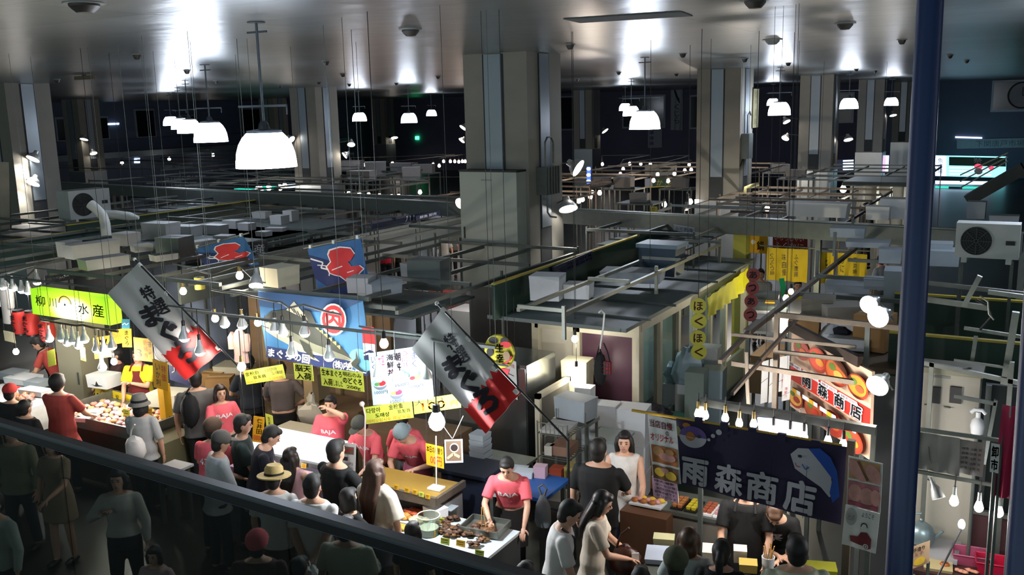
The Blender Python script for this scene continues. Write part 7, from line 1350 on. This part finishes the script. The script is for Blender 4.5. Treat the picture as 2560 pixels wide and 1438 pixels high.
MB(M_CORD).at(o).tube([PY(2440, 750, 9.5), PY(2470, 765, 9.5), PY(2480, 790, 9.5), PY(2450, 825, 9.5)], .012, 6).build('cable', None, fr); MB(M_STEELL).at(o).tube([PY(2450, 740, 9.4), PY(2470, 755, 9.4), PY(2472, 785, 9.4), PY(2485, 800, 9.4)], .008, 6).build('cable', None, fr)
for px in (2330, 2530): q = PY(px, 905, 9.2); rd(q, Vector((q.x, q.y, 0)), .04, 'post')
fr = thing('stall_rail', 'grey horizontal pipe with hanging papers right of the blue post', 'rail', PY(2420, 1090, 8.2)); o = fr.location
MB(M_STEELL).at(o).bar(PY(2290, 1072, 8.2), PY(2550, 1108, 8.2), .028).build('rail', None, fr, 0); MB(M_STEELL).at(o).bar(PY(2290, 1178, 8.2), PY(2535, 1222, 8.2), .028).build('rail', None, fr, 0)
for px in (2296, 2545): q = PY(px, 1075, 8.2); MB(M_STEELL).at(o).bar(q, Vector((q.x, q.y, 0)), .03).build('post', None, fr, 0)
p = board('hanging_poster', 'greyish plastic sheet hanging from the grey pipe right of the blue post', 'poster', (2297, 1080), (2400, 1096), (2296, 1172), onY(8.22), mat('sheet_grey', '84847f', .4), thick=.004, wave=.012); p.line([(.25, .35), (.28, .7), (.32, .8)], .03, M_STEEL); done(p)
p = board('hanging_poster', 'newspaper-like notice hanging right of the plastic sheet', 'poster', (2400, 1098), (2465, 1108), (2392, 1182), onY(8.23), mat('news_grey', '8d8b86', .7), thick=.004, wave=.008)
for i in range(5): p.text('鮮魚 活魚 貝', .12, .2 + i * .14, .75, .08, M_INK)
done(p)
M_PNK = mat('pink_cloth', 'a81f4a', .75, 0, .1); p = board('pink_cloth', 'tall magenta cloth hanging at the right edge of the photo', 'cloth', (2506, 1012), (2552, 1018), (2482, 1240), onY(8.05), M_PNK, wave=.02); p.line([(.45, .0), (.47, .12)], .02, M_BLACK); o = done(p); post(o, [p.pt(.1, .02, -.02), p.pt(.9, .02, -.02)])
p = board('hanging_poster', 'white strip with black brush characters beside the magenta cloth', 'poster', (2478, 1108), (2500, 1112), (2474, 1180), onY(8.0), M_WPAPER, thick=.004); p.vtext('卸市', .1, .05, .8, .9, M_INK, .04); o = done(p); post(o, [p.pt(.5, .98, -.01)])
t = thing('water_tap', 'white valve fitting in the dark recess right of the cold store', 'valve', PY(2444, 1060, 9.0)); m = M_FOAM; MB(m).lathe([(.05, -.09), (.06, -.02), (.05, .03), (.02, .06), (.02, .11)], n=16, close=True).build('body', None, t); MB(m).tube([(-.06, 0, .1), (-.03, 0, .13), (.03, 0, .13), (.06, 0, .1)], .018, 8).build('handle', None, t); MB(M_STEEL).cyl((0, 0, -.09), (0, 0, -PY(2444, 1060, 9.0).z), .015, n=8).build('riser', None, t)
for px, py, e, l, tilt in ((2347, 1247, 10, 'bright tilted lamp just right of the blue post', (.4, -.3, -.8)), (2385, 1255, 7, 'second lamp right of the blue post, with a glowing neck', None), (2447, 1270, 7, 'third lamp right of the blue post', None), (2497, 1283, 7, 'fourth lamp, nearest the right edge', None)):
    q = PY(px, py, 8.15)
    if tilt: flood(q, tilt, .055, e, l, [Vector((-.1, .1, .12))], None, .12)
    else: bulb(q, .1, .036, e, None, l, None, M_REFL, 1.8, None, (.95, .97, 1))
t = thing('work_counter', 'dark wooden counter with pink tubs at the lower right corner', 'counter', (-.42, 8.95, 0)); MB(mat('counter_dark', '3d2320', .6, 0, .15)).box((0, 0, .43), (.8, .7, .86)).build('body', None, t, 0); MB(mat('counter_dark', '3d2320', .6, 0, .15)).box((0, 0, .88), (.84, .74, .04)).build('top', None, t, 0)
t = thing('partition_board', 'dark red-brown board behind the pink tubs', 'board', (-.22, 9.36, 0)); MB(mat('board_redbrown', '46272a', .6, 0, .15)).box((0, 0, .62), (.5, .04, 1.24)).build('panel', None, t, 0); MB(M_STEELL).box((0, -.03, 1.25), (.52, .05, .04)).build('top_edge', None, t, 0)
table('white plastic work table behind the grey kettle', -.95, -.5, 8.82, 9.26, .95, mat('table_plastic', '9a9c9e', .4), .04, None, 0, True, mat('table_plastic', '9a9c9e', .4))
t = thing('kettle', 'grey rounded pot with a handle beside the blue post', 'kettle', PZ(2330, 1345, .95)); t.location = (-.84, 9.05, .951); m = mat('pot_grey', '7d8f92', .35, .5); MB(m).lathe([(.06, 0), (.12, .03), (.13, .1), (.1, .17), (.05, .21), (.01, .22)], n=22, close=True).build('body', None, t); MB(m).ell((0, 0, .235), .02, 10, 6).build('lid_knob', None, t); MB(m).tube([(-.1, 0, .15), (-.14, 0, .24), (-.06, 0, .29), (0, 0, .3)], .012, 8).build('handle', None, t); MB(m).tube([(.12, 0, .08), (.16, 0, .13), (.19, 0, .16)], .016, 8).build('spout', None, t)
t = thing('paper_card', 'cream menu card with an egg picture leaning beside the blue post', 'sign', PY(2300, 1390, 8.4)); 
p = board('menu_card', 'cream menu card with brown writing just right of the blue post foot', 'sign', (2276, 1370), (2325, 1352), (2274, 1425), onY(8.45), mat('card_cream', 'b89a7a', .7), thick=.006); p.text('手造り', .15, .1, .6, .2, M_INK, .02).text('玉子', .2, .34, .5, .16, M_MAROONI).disc(.5, .75, .3, .18, M_PH[6]); stand(p); bpy.data.objects.remove(t)
foam(PZ(2345, 1415, .9), (.24, .26, .03), .1, 'pale yellow cutting board at the lower right', None, mat('board_cream', 'b3a478', .5), False, 'cutting_board', 'board'); t = thing('egg_roll', 'small brown egg roll on the pale cutting board', 'food', PZ(2362, 1412, .93)); lump(mat('egg_brown', 'a85a20', .5), 71, .6, 10, 6, .15, .045).build('roll', None, t, 1.5); lump(mat('egg_dark', '7a3a14', .5), 72, .3, 8, 5, .15, .03).build('glaze', None, t, 1.5, (0, 0, .02))
def basket(label, p, w, d, h, m):
    t = thing('plastic_basket', label, 'basket', p, .1); b = MB(m); v0 = [(-w / 2 * .85, -d / 2 * .85, 0), (w / 2 * .85, -d / 2 * .85, 0), (w / 2 * .85, d / 2 * .85, 0), (-w / 2 * .85, d / 2 * .85, 0)]; v1 = [(-w / 2, -d / 2, h), (w / 2, -d / 2, h), (w / 2, d / 2, h), (-w / 2, d / 2, h)]; v2 = [(x * .94, y * .93, z + .004) for x, y, z in v0]; v3 = [(x * .96, y * .95, z) for x, y, z in v1]
    b.add(v0 + v1 + v2 + v3, [(0, 3, 2, 1)] + [(i, (i + 1) % 4, 4 + (i + 1) % 4, 4 + i) for i in range(4)] + [(8, 9, 10, 11)] + [(8 + (i + 1) % 4, 8 + i, 12 + i, 12 + (i + 1) % 4) for i in range(4)] + [(4 + i, 4 + (i + 1) % 4, 12 + (i + 1) % 4, 12 + i) for i in range(4)]).build('basket', None, t, 0)
    MB(m).tube([(v1[i % 4][0], v1[i % 4][1], h) for i in range(5)], .008, 6).build('rim', None, t); return t
basket('pale pink translucent tub at the lower right corner', PZ(2425, 1405, .9), .3, .22, .1, mat('tub_pink', 'a04a66', .35)); basket('bright magenta basket in the lower right corner', PZ(2478, 1430, .9), .26, .22, .12, mat('basket_magenta', 'b01238', .4))
ps = [tag(lump(mat('shrimp_pale', 'c98a70', .4, 0, .3, 30), 80 + k, .5, 8, 5, .35, .03).build('shrimp', None, None, 1.5, PZ(2395 + 9 * k, 1425 + 3 * (k % 3), .92)), 'x', 'seafood', 'pale shrimps before the pink tub') for k in range(6)]; number(ps, 'pale shrimp piece before the pink tub')
t = thing('broom_stick', 'thin dark stick leaning at the lower right behind the pink tub', 'stick', PY(2400, 1330, 8.3)); o = t.location; MB(M_BLACK).at(o).tube([PY(2405, 1320, 8.3), PY(2345, 1440, 8.1)], .009, 6).build('stick', None, t); MB(M_FOAM).at(o).ell(PY(2404, 1312, 8.3), (.03, .03, .05), 10, 6).build('grip', None, t)
# ================================================================ gallery railing in the foreground
RZ = 3.3; a, b = PZ(-160, 1000, RZ), PZ(1520, 1492, RZ); dv = (b - a).normalized(); nv = Vector((-dv.y, dv.x, 0))
a = PZ(0, 1050, RZ); b = PZ(1340, 1440, RZ); dv = (b - a).normalized(); a = a - dv * 1.5; b = b + dv * 1.5; mid = (a + b) / 2; nv = Vector((-dv.y, dv.x, 0)).normalized()
t = thing('gallery_railing', 'dark metal handrail with a tinted glass balustrade crossing the lower left', 'railing', mid); o = mid
M_RAIL = mat('rail_dark', '4a4c4e', .4, .3, .06, 3); M_CHAN = mat('rail_channel', '0e1014', .35, .4)
MB(M_RAIL).at(o).bar(a + ZU * -.012, b + ZU * -.012, .055, .024).build('handrail', None, t, .9)
off = nv * -.012
MB(mat('rail_bright_edge', '5c6878', .25, .9)).at(o).bar(a - nv * .026 + ZU * -.024, b - nv * .026 + ZU * -.024, .006, .006).build('bright_edge', None, t, 0)
MB(M_CHAN).at(o).bar(a + ZU * -.05, b + ZU * -.05, .03, .055).build('glass_channel', None, t, 0); MB(mat('rail_bright_edge', '5c6878', .25, .9)).at(o).bar(a - nv * .016 + ZU * -.079, b - nv * .016 + ZU * -.079, .003, .003).build('lower_edge', None, t, 0)
M_TINT = glass('balustrade_glass', '6a7672', .72, .05)
L_ = (b - a).length; n = 3
cuts = [0, .31, .58, 1]
for i in range(3):
    p0, p1 = a.lerp(b, cuts[i]) , a.lerp(b, cuts[i + 1]); g0 = p0 + dv * .006; g1 = p1 - dv * .006
    MB(M_TINT).at(o).hexa([g0 - nv * .006 - ZU * 1.15, g1 - nv * .006 - ZU * 1.15, g1 + nv * .006 - ZU * 1.15, g0 + nv * .006 - ZU * 1.15, g0 - nv * .006 - ZU * .075, g1 - nv * .006 - ZU * .075, g1 + nv * .006 - ZU * .075, g0 + nv * .006 - ZU * .075]).build('glass_pane', None, t, 0)
struct(MB(mat('gallery_floor_grey', '4a4a48', .6)).box((0, .3, RZ - 1.2), (7, 2.2, .12)).build('floor_gallery'))
# ================================================================ the people
A = math.radians
def P_(label, px, py, deg, **k): return person(label, px, py, A(deg), **k)
M_STRAW = mat('straw_hat', 'b39a62', .7, 0, .2, 40); T_CAMO = mat('camo_cloth', '3f4530', .85, 0, .55, 14); T_STRIPE = mat('striped_shirt', '6f6d75', .85, 0, .1)
# sellers in coral shirts
P_('woman in a coral shirt with bobbed hair, turned to the right beside the red flag tip', 549, 962, -115, h=1.58, fem=True, turn=.0, R='fwd', L='down', top=T_PINK, hem=.98, text=('BAJA', 1, 1.26, .24, .075, T_PRINT), bot=T_DENIM, hair='bob', hm=mat('dark_brown_hair', '22150f', .45, 0, .3, 30))
P_('person in a coral shirt and brown cap seen from behind, digits on the back', 530, 1044, 12, h=1.62, top=T_PINK, hem=.95, text=('438', -1, 1.2, .2, .08, T_PRINT), bot=T_BLACK, hat='bigcap', hatm=T_KHAKI, R='fwd', L='fwd', lean=.15)
P_('woman in a coral shirt shading her eyes with one hand', 825, 990, 195, h=1.58, fem=True, wide=1.12, R='low', L='up', top=T_PINK, hem=1.0, text=('BAJA', 1, 1.22, .22, .075, T_PRINT), bot=T_GREY, apron=cloth('apron_grey', '45413f'), bib=False, hair='short', turn=.1)
P_('woman in a coral shirt and dark cap looking down behind the price stand', 888, 1046, 175, h=1.55, fem=True, wide=1.15, lean=.35, pitch=.4, R='table', L='table', top=T_PINK, hem=1.0, text=('BAJA', 1, 1.26, .24, .075, T_PRINT), bot=T_GREY, hat='cap', hatm=cloth('cap_olive', '3b3d38'))
P_('person in a coral shirt and grey-blue head scarf bending over the amber case', 990, 1068, 188, h=1.6, fem=True, wide=1.1, lean=.62, pitch=.35, turn=-.3, R=(.1, .5, .95), L=(.2, .52, 1.06), top=T_PINK, hem=.98, text=('BAJA', 1, 1.24, .22, .07, T_PRINT), bot=T_GREY, hat='kerchief', hatm=cloth('scarf_bluegrey', '86979c'), apron=T_ROSE, bib=False, hair=None)
P_('person in a coral shirt half hidden behind the grey-blue head scarf', 1002, 1040, 200, h=1.5, fem=True, lean=.3, pitch=.3, top=T_PINK, bot=T_GREY, hem=.95)
P_('woman in a coral shirt stirring the metal tray with long chopsticks', 1265, 1149, 200, h=1.56, fem=True, wide=1.12, lean=.4, pitch=.15, R=(.17, .5, 1.0), L=(.22, .5, .88), top=T_PINK, hem=1.02, text=('BAJA', 1, 1.26, .24, .08, T_PRINT), bot=T_BLACK, apron=cloth('apron_black', '1a1615'), bib=False, hair='short', sl='short')
# sellers on the left
P_('seller in a pink shirt and dark apron leaning left under the red lanterns', 84, 846, 120, h=1.6, lean=.45, pitch=.3, R='table', L='table', top=T_RED, hem=.95, bot=T_BLACK, apron=T_BLACK, turn=.3)
P_('seller in a yellow shirt and maroon apron, face behind yellow papers', 343, 872, 205, h=1.62, wide=1.1, R='low', L=(-.02, .26, 1.2), top=T_YEL, hem=.95, bot=T_BLACK, apron=T_MAROON, bib=True)
P_('seller in dark clothes and striped black cap under the tuna banner', 618, 884, 60, h=1.64, top=cloth('charcoal_cloth', '1b2129'), hem=.9, bot=T_BLACK, hat='hood', hatm=T_BLACK, hair=None, R='fwd', L='fwd', lean=.1)
P_('person in black trousers and grey shirt behind the long lime sign', 700, 905, 40, h=1.66, top=cloth('mauve_grey', '5d5452'), bot=T_BLACK, hem=.98, R='hip', L='fwd')
P_('person in dark maroon clothes behind the yellow seller', 290, 872, 150, h=1.46, top=cloth('dark_maroon', '3a1f22'), bot=T_BLACK, R='fwd', L='fwd')
# customers, left
P_('person with bushy black hair in a faded red shirt before the seafood table', 141, 936, 15, h=1.72, top=T_RED, hem=.72, flare=.05, bot=T_BLACK, hair='bushy', wide=1.08, R='fwd', L='fwd')
W_HAT = P_('woman in a grey bucket hat and grey shirt with striped sleeves', 346, 987, 25, h=1.58, fem=True, top=T_LGREY, sl='half', hem=.8, flare=.03, bot=T_BLACK, hair='bob', hat='bucket', hatm=cloth('hat_grey', '77766f'), R='down', L='fwd')
M_TALL = P_('tall man in a dark grey shirt with a black backpack under the red flag tip', 486, 925, 55, h=1.74, wide=1.12, top=T_GREY, hem=.8, bot=T_BLACK, R='fwd', L='down')
P_('person in a red cap and dark clothes at the left edge of the photo', 22, 958, 20, h=1.55, top=T_BLACK, bot=T_BLACK, hat='cap', hatm=cloth('cap_red', 'b3302c'))
P_('person in dark clothes standing at the left edge below the red cap', 60, 1000, 10, h=1.5, top=T_BLACK, bot=T_BLACK)
# customers before the fish showcase
P_('man in a grey cap and light rolled-sleeve shirt before the showcase', 557, 1074, -25, h=1.66, lean=.12, top=T_LGREY, sl='three', hem=.78, flare=.03, bot=T_BLACK, hat='cap', hatm=cloth('cap_grey', '4f4b46'), R='low', L='fwd', pitch=.2)
P_('man in a dark green shirt looking right into the showcase', 608, 1036, -45, h=1.7, top=T_GREEN, hem=.75, bot=T_BLACK, R='low', L='down', wide=1.08, pitch=.15)
P_('man in navy with glasses bending towards the showcase', 690, 1067, -48, h=1.68, lean=.25, pitch=.4, top=T_NAVY, hem=.8, bot=T_BLACK, wide=1.08, R='fwd', L='fwd')
P_('girl with long dark hair in a pink plaid top', 724, 1120, 12, h=1.52, fem=True, top=T_PLAID, sl='none', hem=.7, flare=.06, bot=T_PLAID, leg='skirt', hair='long', hm=mat('dark_brown_hair', '22150f', .45, 0, .3, 30), R='fwd', L='fwd')
P_('person in a straw hat and white shirt with a black shoulder strap', 684, 1164, 22, h=1.58, wide=1.05, top=T_WHITE, hem=.8, bot=T_KHAKI, hat='straw', hatm=M_STRAW, R='down', L='down', pitch=.1)
M_BACK = P_('man in a white shirt with short black hair and hands behind his back', 779, 1186, 12, h=1.7, wide=1.1, top=T_WHITE, hem=.78, flare=.02, bot=T_BLACK, R='back', L='back')
P_('man in a black shirt with thinning hair before the price stand', 838, 1100, -8, h=1.76, wide=1.15, top=T_BLACK, hem=.78, bot=T_BLACK, R='fwd', L='fwd')
CHILD = P_('short dark haired child in black beside the long haired woman', 869, 1221, -15, h=1.5, fem=True, top=T_BLACK, bot=T_BLACK, hair='bob', R='fwd', L='down')
P_('woman with long brown hair in a loose cream blouse over a striped shirt', 936, 1150, -2, h=1.68, fem=True, top=T_CREAM, sl='cape', hem=1.0, flare=.06, bot=T_STRIPE, leg='skirt', hair='longest', hm=M_HAIRB, R='down', L='fwd')
P_('child with dark hair at the front edge of the fried fish table', 1030, 1306, 5, h=1.36, top=T_BLACK, bot=T_BLACK, hair='bob', fem=True)
P_('person in a pale shirt under the handrail, head hidden by the rail', 862, 1292, 15, h=1.6, wide=1.15, top=T_PALE, hem=.78, bot=T_BLACK, R='down', L='down')
P_('person in a coral cap seen through the glass balustrade', 640, 1326, 30, h=1.56, wide=1.1, top=cloth('plum_cloth', '3c1a1e'), bot=T_BLACK, hat='bigcap', hatm=T_PINK)
P_('dark haired head at the bottom edge, right of the handrail end', 1312, 1408, 10, h=1.58, top=T_BLACK, bot=T_BLACK)
# seen through the glass
P_('woman in a white blouse walking, seen through the glass', 292, 1172, 215, h=1.6, fem=True, top=cloth('blouse_dim', 'b9b7ae'), sl='long', hem=.95, bot=T_BLACK, hair='long', R='strap', L='down', walk=.14)
P_('child in a pale pink shirt seen through the glass', 384, 1366, 200, h=1.25, fem=True, top=cloth('child_pink', 'b5989a'), bot=T_BLACK, hair='bob')
P_('person in a pale olive jacket at the left edge seen through the glass', 26, 1058, 205, h=1.62, wide=1.1, top=cloth('jacket_olive', '7d7f66'), sl='long', hem=.8, bot=T_DENIM, walk=.12)
P_('person in a tan dress walking behind the glass at the left', 128, 1090, 195, h=1.56, fem=True, top=cloth('tan_dim', '8a7a62'), bot=cloth('tan_dim', '8a7a62'), leg='skirt', hem=.9, hair='bob', L='fwd')
P_('person with a pale sleeve cut by the left edge below the glass rail', -18, 1235, 190, h=1.55, top=cloth('jacket_pale', '9aa59c'), sl='long', bot=T_DENIM)
P_('person in dark clothes at the bottom, seen through the glass before the coral cap', 745, 1395, 5, h=1.5, top=T_BLACK, bot=T_BLACK)
# centre and right
P_('man in a black shirt seen from behind beside the wire rack', 1496, 1097, 5, h=1.76, wide=1.15, top=T_BLACK, bot=T_BLACK, hem=.8, R='fwd', L='down')
P_('woman with long black hair in a white printed top facing the gallery', 1561, 1079, 198, h=1.62, fem=True, top=cloth('printed_top', 'cbc8c2', .35), sl='none', hem=.66, flare=.05, bot=T_DENIM, hair='long', R='fwd', L='low')
LAD = P_('young man in a white shirt with a dark lanyard leaning right', 1437, 1254, -62, h=1.68, lean=.15, pitch=.35, top=T_WHITE, hem=.75, flare=.03, bot=T_KHAKI, R='low', L='down')
W_CREAM = P_('woman with long dark hair in a cream blouse looking into a phone', 1515, 1230, -70, h=1.6, fem=True, lean=.1, pitch=.3, top=T_CREAM, hem=.7, flare=.05, bot=cloth('skirt_dark', '2a2226'), leg='short', hair='long', hm=mat('near_black_hair', '120d0d', .45, 0, .3, 30), R=(.08, .36, 1.02), L=(.1, .34, 1.0))
P_('dark haired head at the bottom edge before the cream blouse', 1602, 1420, 20, h=1.6, top=T_BLACK, bot=T_BLACK)
P_('woman with short brown hair at the left end of the sushi counter', 1722, 1320, 15, h=1.56, fem=True, top=cloth('white_mint', 'b9c4bf'), bot=T_DENIM, hair='bob', hm=mat('auburn_hair', '4a3220', .45, 0, .3, 30), R='fwd', L='fwd', lean=.12)
P_('person in a camouflage cap before the sushi counter', 1690, 1370, 20, h=1.6, wide=1.1, top=cloth('pale_blue_grey', '8f96a4'), bot=T_DENIM, hat='bigcap', hatm=T_CAMO)
P_('person with tied black hair and a grey hair band before the sushi counter', 1804, 1352, 10, h=1.55, fem=True, top=T_BLACK, bot=T_BLACK, hair='pony')
P_('man with neat black hair in a pale yellow shirt before the sushi counter', 1993, 1340, 25, h=1.74, wide=1.1, top=cloth('pale_lemon', 'c9cdb0'), hem=.8, bot=T_DENIM, R='fwd', L='fwd')
P_('worker in a black printed shirt bending over the sushi counter', 1937, 1277, 195, h=1.56, lean=.65, pitch=.5, wide=1.1, R=(-.05, .42, .98), L=(.05, .48, .95), top=T_BLACK, text=('祭', 1, 1.25, .2, .16, M_NLET), bot=T_BLACK, apron=T_BLACK, bib=False, hair='short', hm=mat('auburn_hair', '4a3220', .45, 0, .3, 30))
P_('worker in black behind the indigo curtain, only the lower body in view', 1868, 1190, 190, h=1.62, wide=1.1, R='low', L='low', top=T_BLACK, bot=T_BLACK, apron=T_BLACK)
# far people
P_('shopper in black seen from behind among the red-lit goods, far left of the cabinet', 985, 580, 20, h=1.65, top=T_BLACK, bot=T_BLACK, vox=1.6)
P_('shopper in a bright red top beside the one in black', 962, 590, 40, h=1.6, fem=True, top=cloth('signal_red', 'c8203a'), bot=T_BLACK, vox=1.6)
P_('shopper with dark hair just left of the cabinet', 1128, 562, 200, h=1.62, fem=True, top=T_GREY, bot=T_BLACK, hair='bob', vox=1.6)
P_('second shopper left of the cabinet in a pale top', 1108, 577, 30, h=1.6, fem=True, top=T_LGREY, bot=T_BLACK, hair='bob', vox=1.6)
P_('dark clothed man beyond the long cable tray left of the blue post', 2167, 507, 130, h=1.68, z0=.85, top=T_BLACK, bot=T_BLACK, vox=1.6)
P_('cook in a grey uniform with a dark strap behind the kana discs', 1902, 672, 190, h=1.64, top=T_LGREY, sl='half', bot=T_GREY, R='table', L='table', vox=1.4)
P_('cook in a yellow shirt below the yellow curtain', 1995, 700, 200, h=1.58, fem=True, top=T_YEL, bot=T_BLACK, R='table', L='table', vox=1.4)
P_('worker in a grey shirt on the left of the blue post, beside the yellow curtains', 2196, 640, 60, h=1.62, top=T_LGREY, bot=T_GREY, vox=1.4, pitch=.4)
# red-lit goods behind the far shoppers
for px, py, d, c, l in ((945, 600, (.5, .3, .5), 'b7a030', 'yellow pack left of the shopper in red'), (1010, 620, (.5, .4, .4), 'c9b890', 'pale boxes right of the shopper in black'), (1020, 585, (.4, .3, .4), 'b0a080', 'cream boxes behind the shopper in black'), (1100, 600, (.5, .3, .4), 'a8402c', 'red and orange packs left of the cabinet')):
    q = PY(px, py, 16.5); foam((q.x, 16.5, .9), d, 0, l, None, mat('goods_' + c, c, .6), False, 'goods_box', 'box')
table('far goods counter behind the red-lit shoppers', -10.95, -9.0, 16.2, 16.9, .9, M_LID, .05, M_LID, .5); fill_bulb((-9.9, 15.9, 2.2), 60, (1, .92, .85), .1)
# carried things
def strap_bag(label, px, py, dep, size, m, flat=1.2): t = thing('shoulder_bag', label, 'bag', PD(px, py, dep)); lump(m, int(px), flat, 12, 8, .14, size).build('bag', None, t, 1.0); MB(m).tube([(-size * .6, 0, size * .8), (-size * .3, .0, size * 1.9), (size * .2, 0, size * 2.6)], .014, 6).build('strap', None, t); return t
def on_body(ref, x, y, z):
    t, T = ref[0], ref[1]; return Vector(t.location) + Matrix.Rotation(t.rotation_euler.z, 3, 'Z') @ T(x, y, z)
def strap_bag(label, p, size, m, flat=1.2, seed=1):
    t = thing('shoulder_bag', label, 'bag', p); lump(m, seed, flat, 12, 8, .14, size).build('bag', None, t, 1.0); MB(m).tube([(-size * .6, 0, size * .8), (-size * .3, .0, size * 1.7), (size * .2, 0, size * 2.2)], .012, 6).build('strap', None, t); return t
strap_bag('white cloth tote on the back of the woman in the bucket hat', on_body(W_HAT, .0, -.22, 1.02), .15, T_WHITE, 1.1, 3); strap_bag('black backpack of the tall man in dark grey', on_body(M_TALL, -.12, -.2, 1.22), .14, T_BLACK, 1.7, 5); strap_bag('brown leather handbag of the woman in the cream blouse', on_body(W_CREAM, -.05, .33, .92), .16, mat('leather_brown', '3f1f16', .4, 0, .15), 1.0, 7); strap_bag('dark patterned bag beside the dark child', on_body(CHILD, .27, .08, .82), .1, T_GREY, 1.0, 9)
t = thing('lanyard', 'dark lanyard strap on the young man in the white shirt', 'strap', on_body(LAD, 0, .1, 1.3)); o = t.location; MB(M_BLACK).at(o).tube([on_body(LAD, .1, -.02, 1.46), on_body(LAD, .09, .11, 1.38), on_body(LAD, .03, .15, 1.15), on_body(LAD, -.02, .15, 1.13), on_body(LAD, -.08, .11, 1.38), on_body(LAD, -.1, -.02, 1.46)], .012, 6).build('strap', None, t)
t = thing('smartphone', 'phone in the hands of the woman in the cream blouse', 'phone', on_body(W_CREAM, .03, .42, 1.03)); MB(M_WHITE).box((0, 0, 0), (.07, .012, .14), .6).build('body', None, t, 0)
t = thing('white_bag', 'white plastic bag held behind the man with hands at his back', 'bag', on_body(M_BACK, .06, -.25, .76)); lump(M_FOAM, 77, 1.2, 10, 8, .2, .11).build('bag', None, t, .5); MB(M_FOAM).tube([(-.02, 0, .1), (0, 0, .17), (.02, 0, .1)], .01, 6).build('handle', None, t)
t = thing('white_shoe', 'single pale shoe of a walker seen through the glass', 'shoe', PZ(412, 1240, .02)); MB(M_FOAM).ell((0, 0, .05), (.05, .13, .05), 12, 8).build('sole', None, t, 1)
table('white stool table edge between the sellers and the cap wearers', -9.55, -9.2, 7.4, 7.75, .75, mat('table_plastic', '9a9c9e', .4), .03)
number(FILL_BULBS, 'added fill bulb over the stalls')
flush()
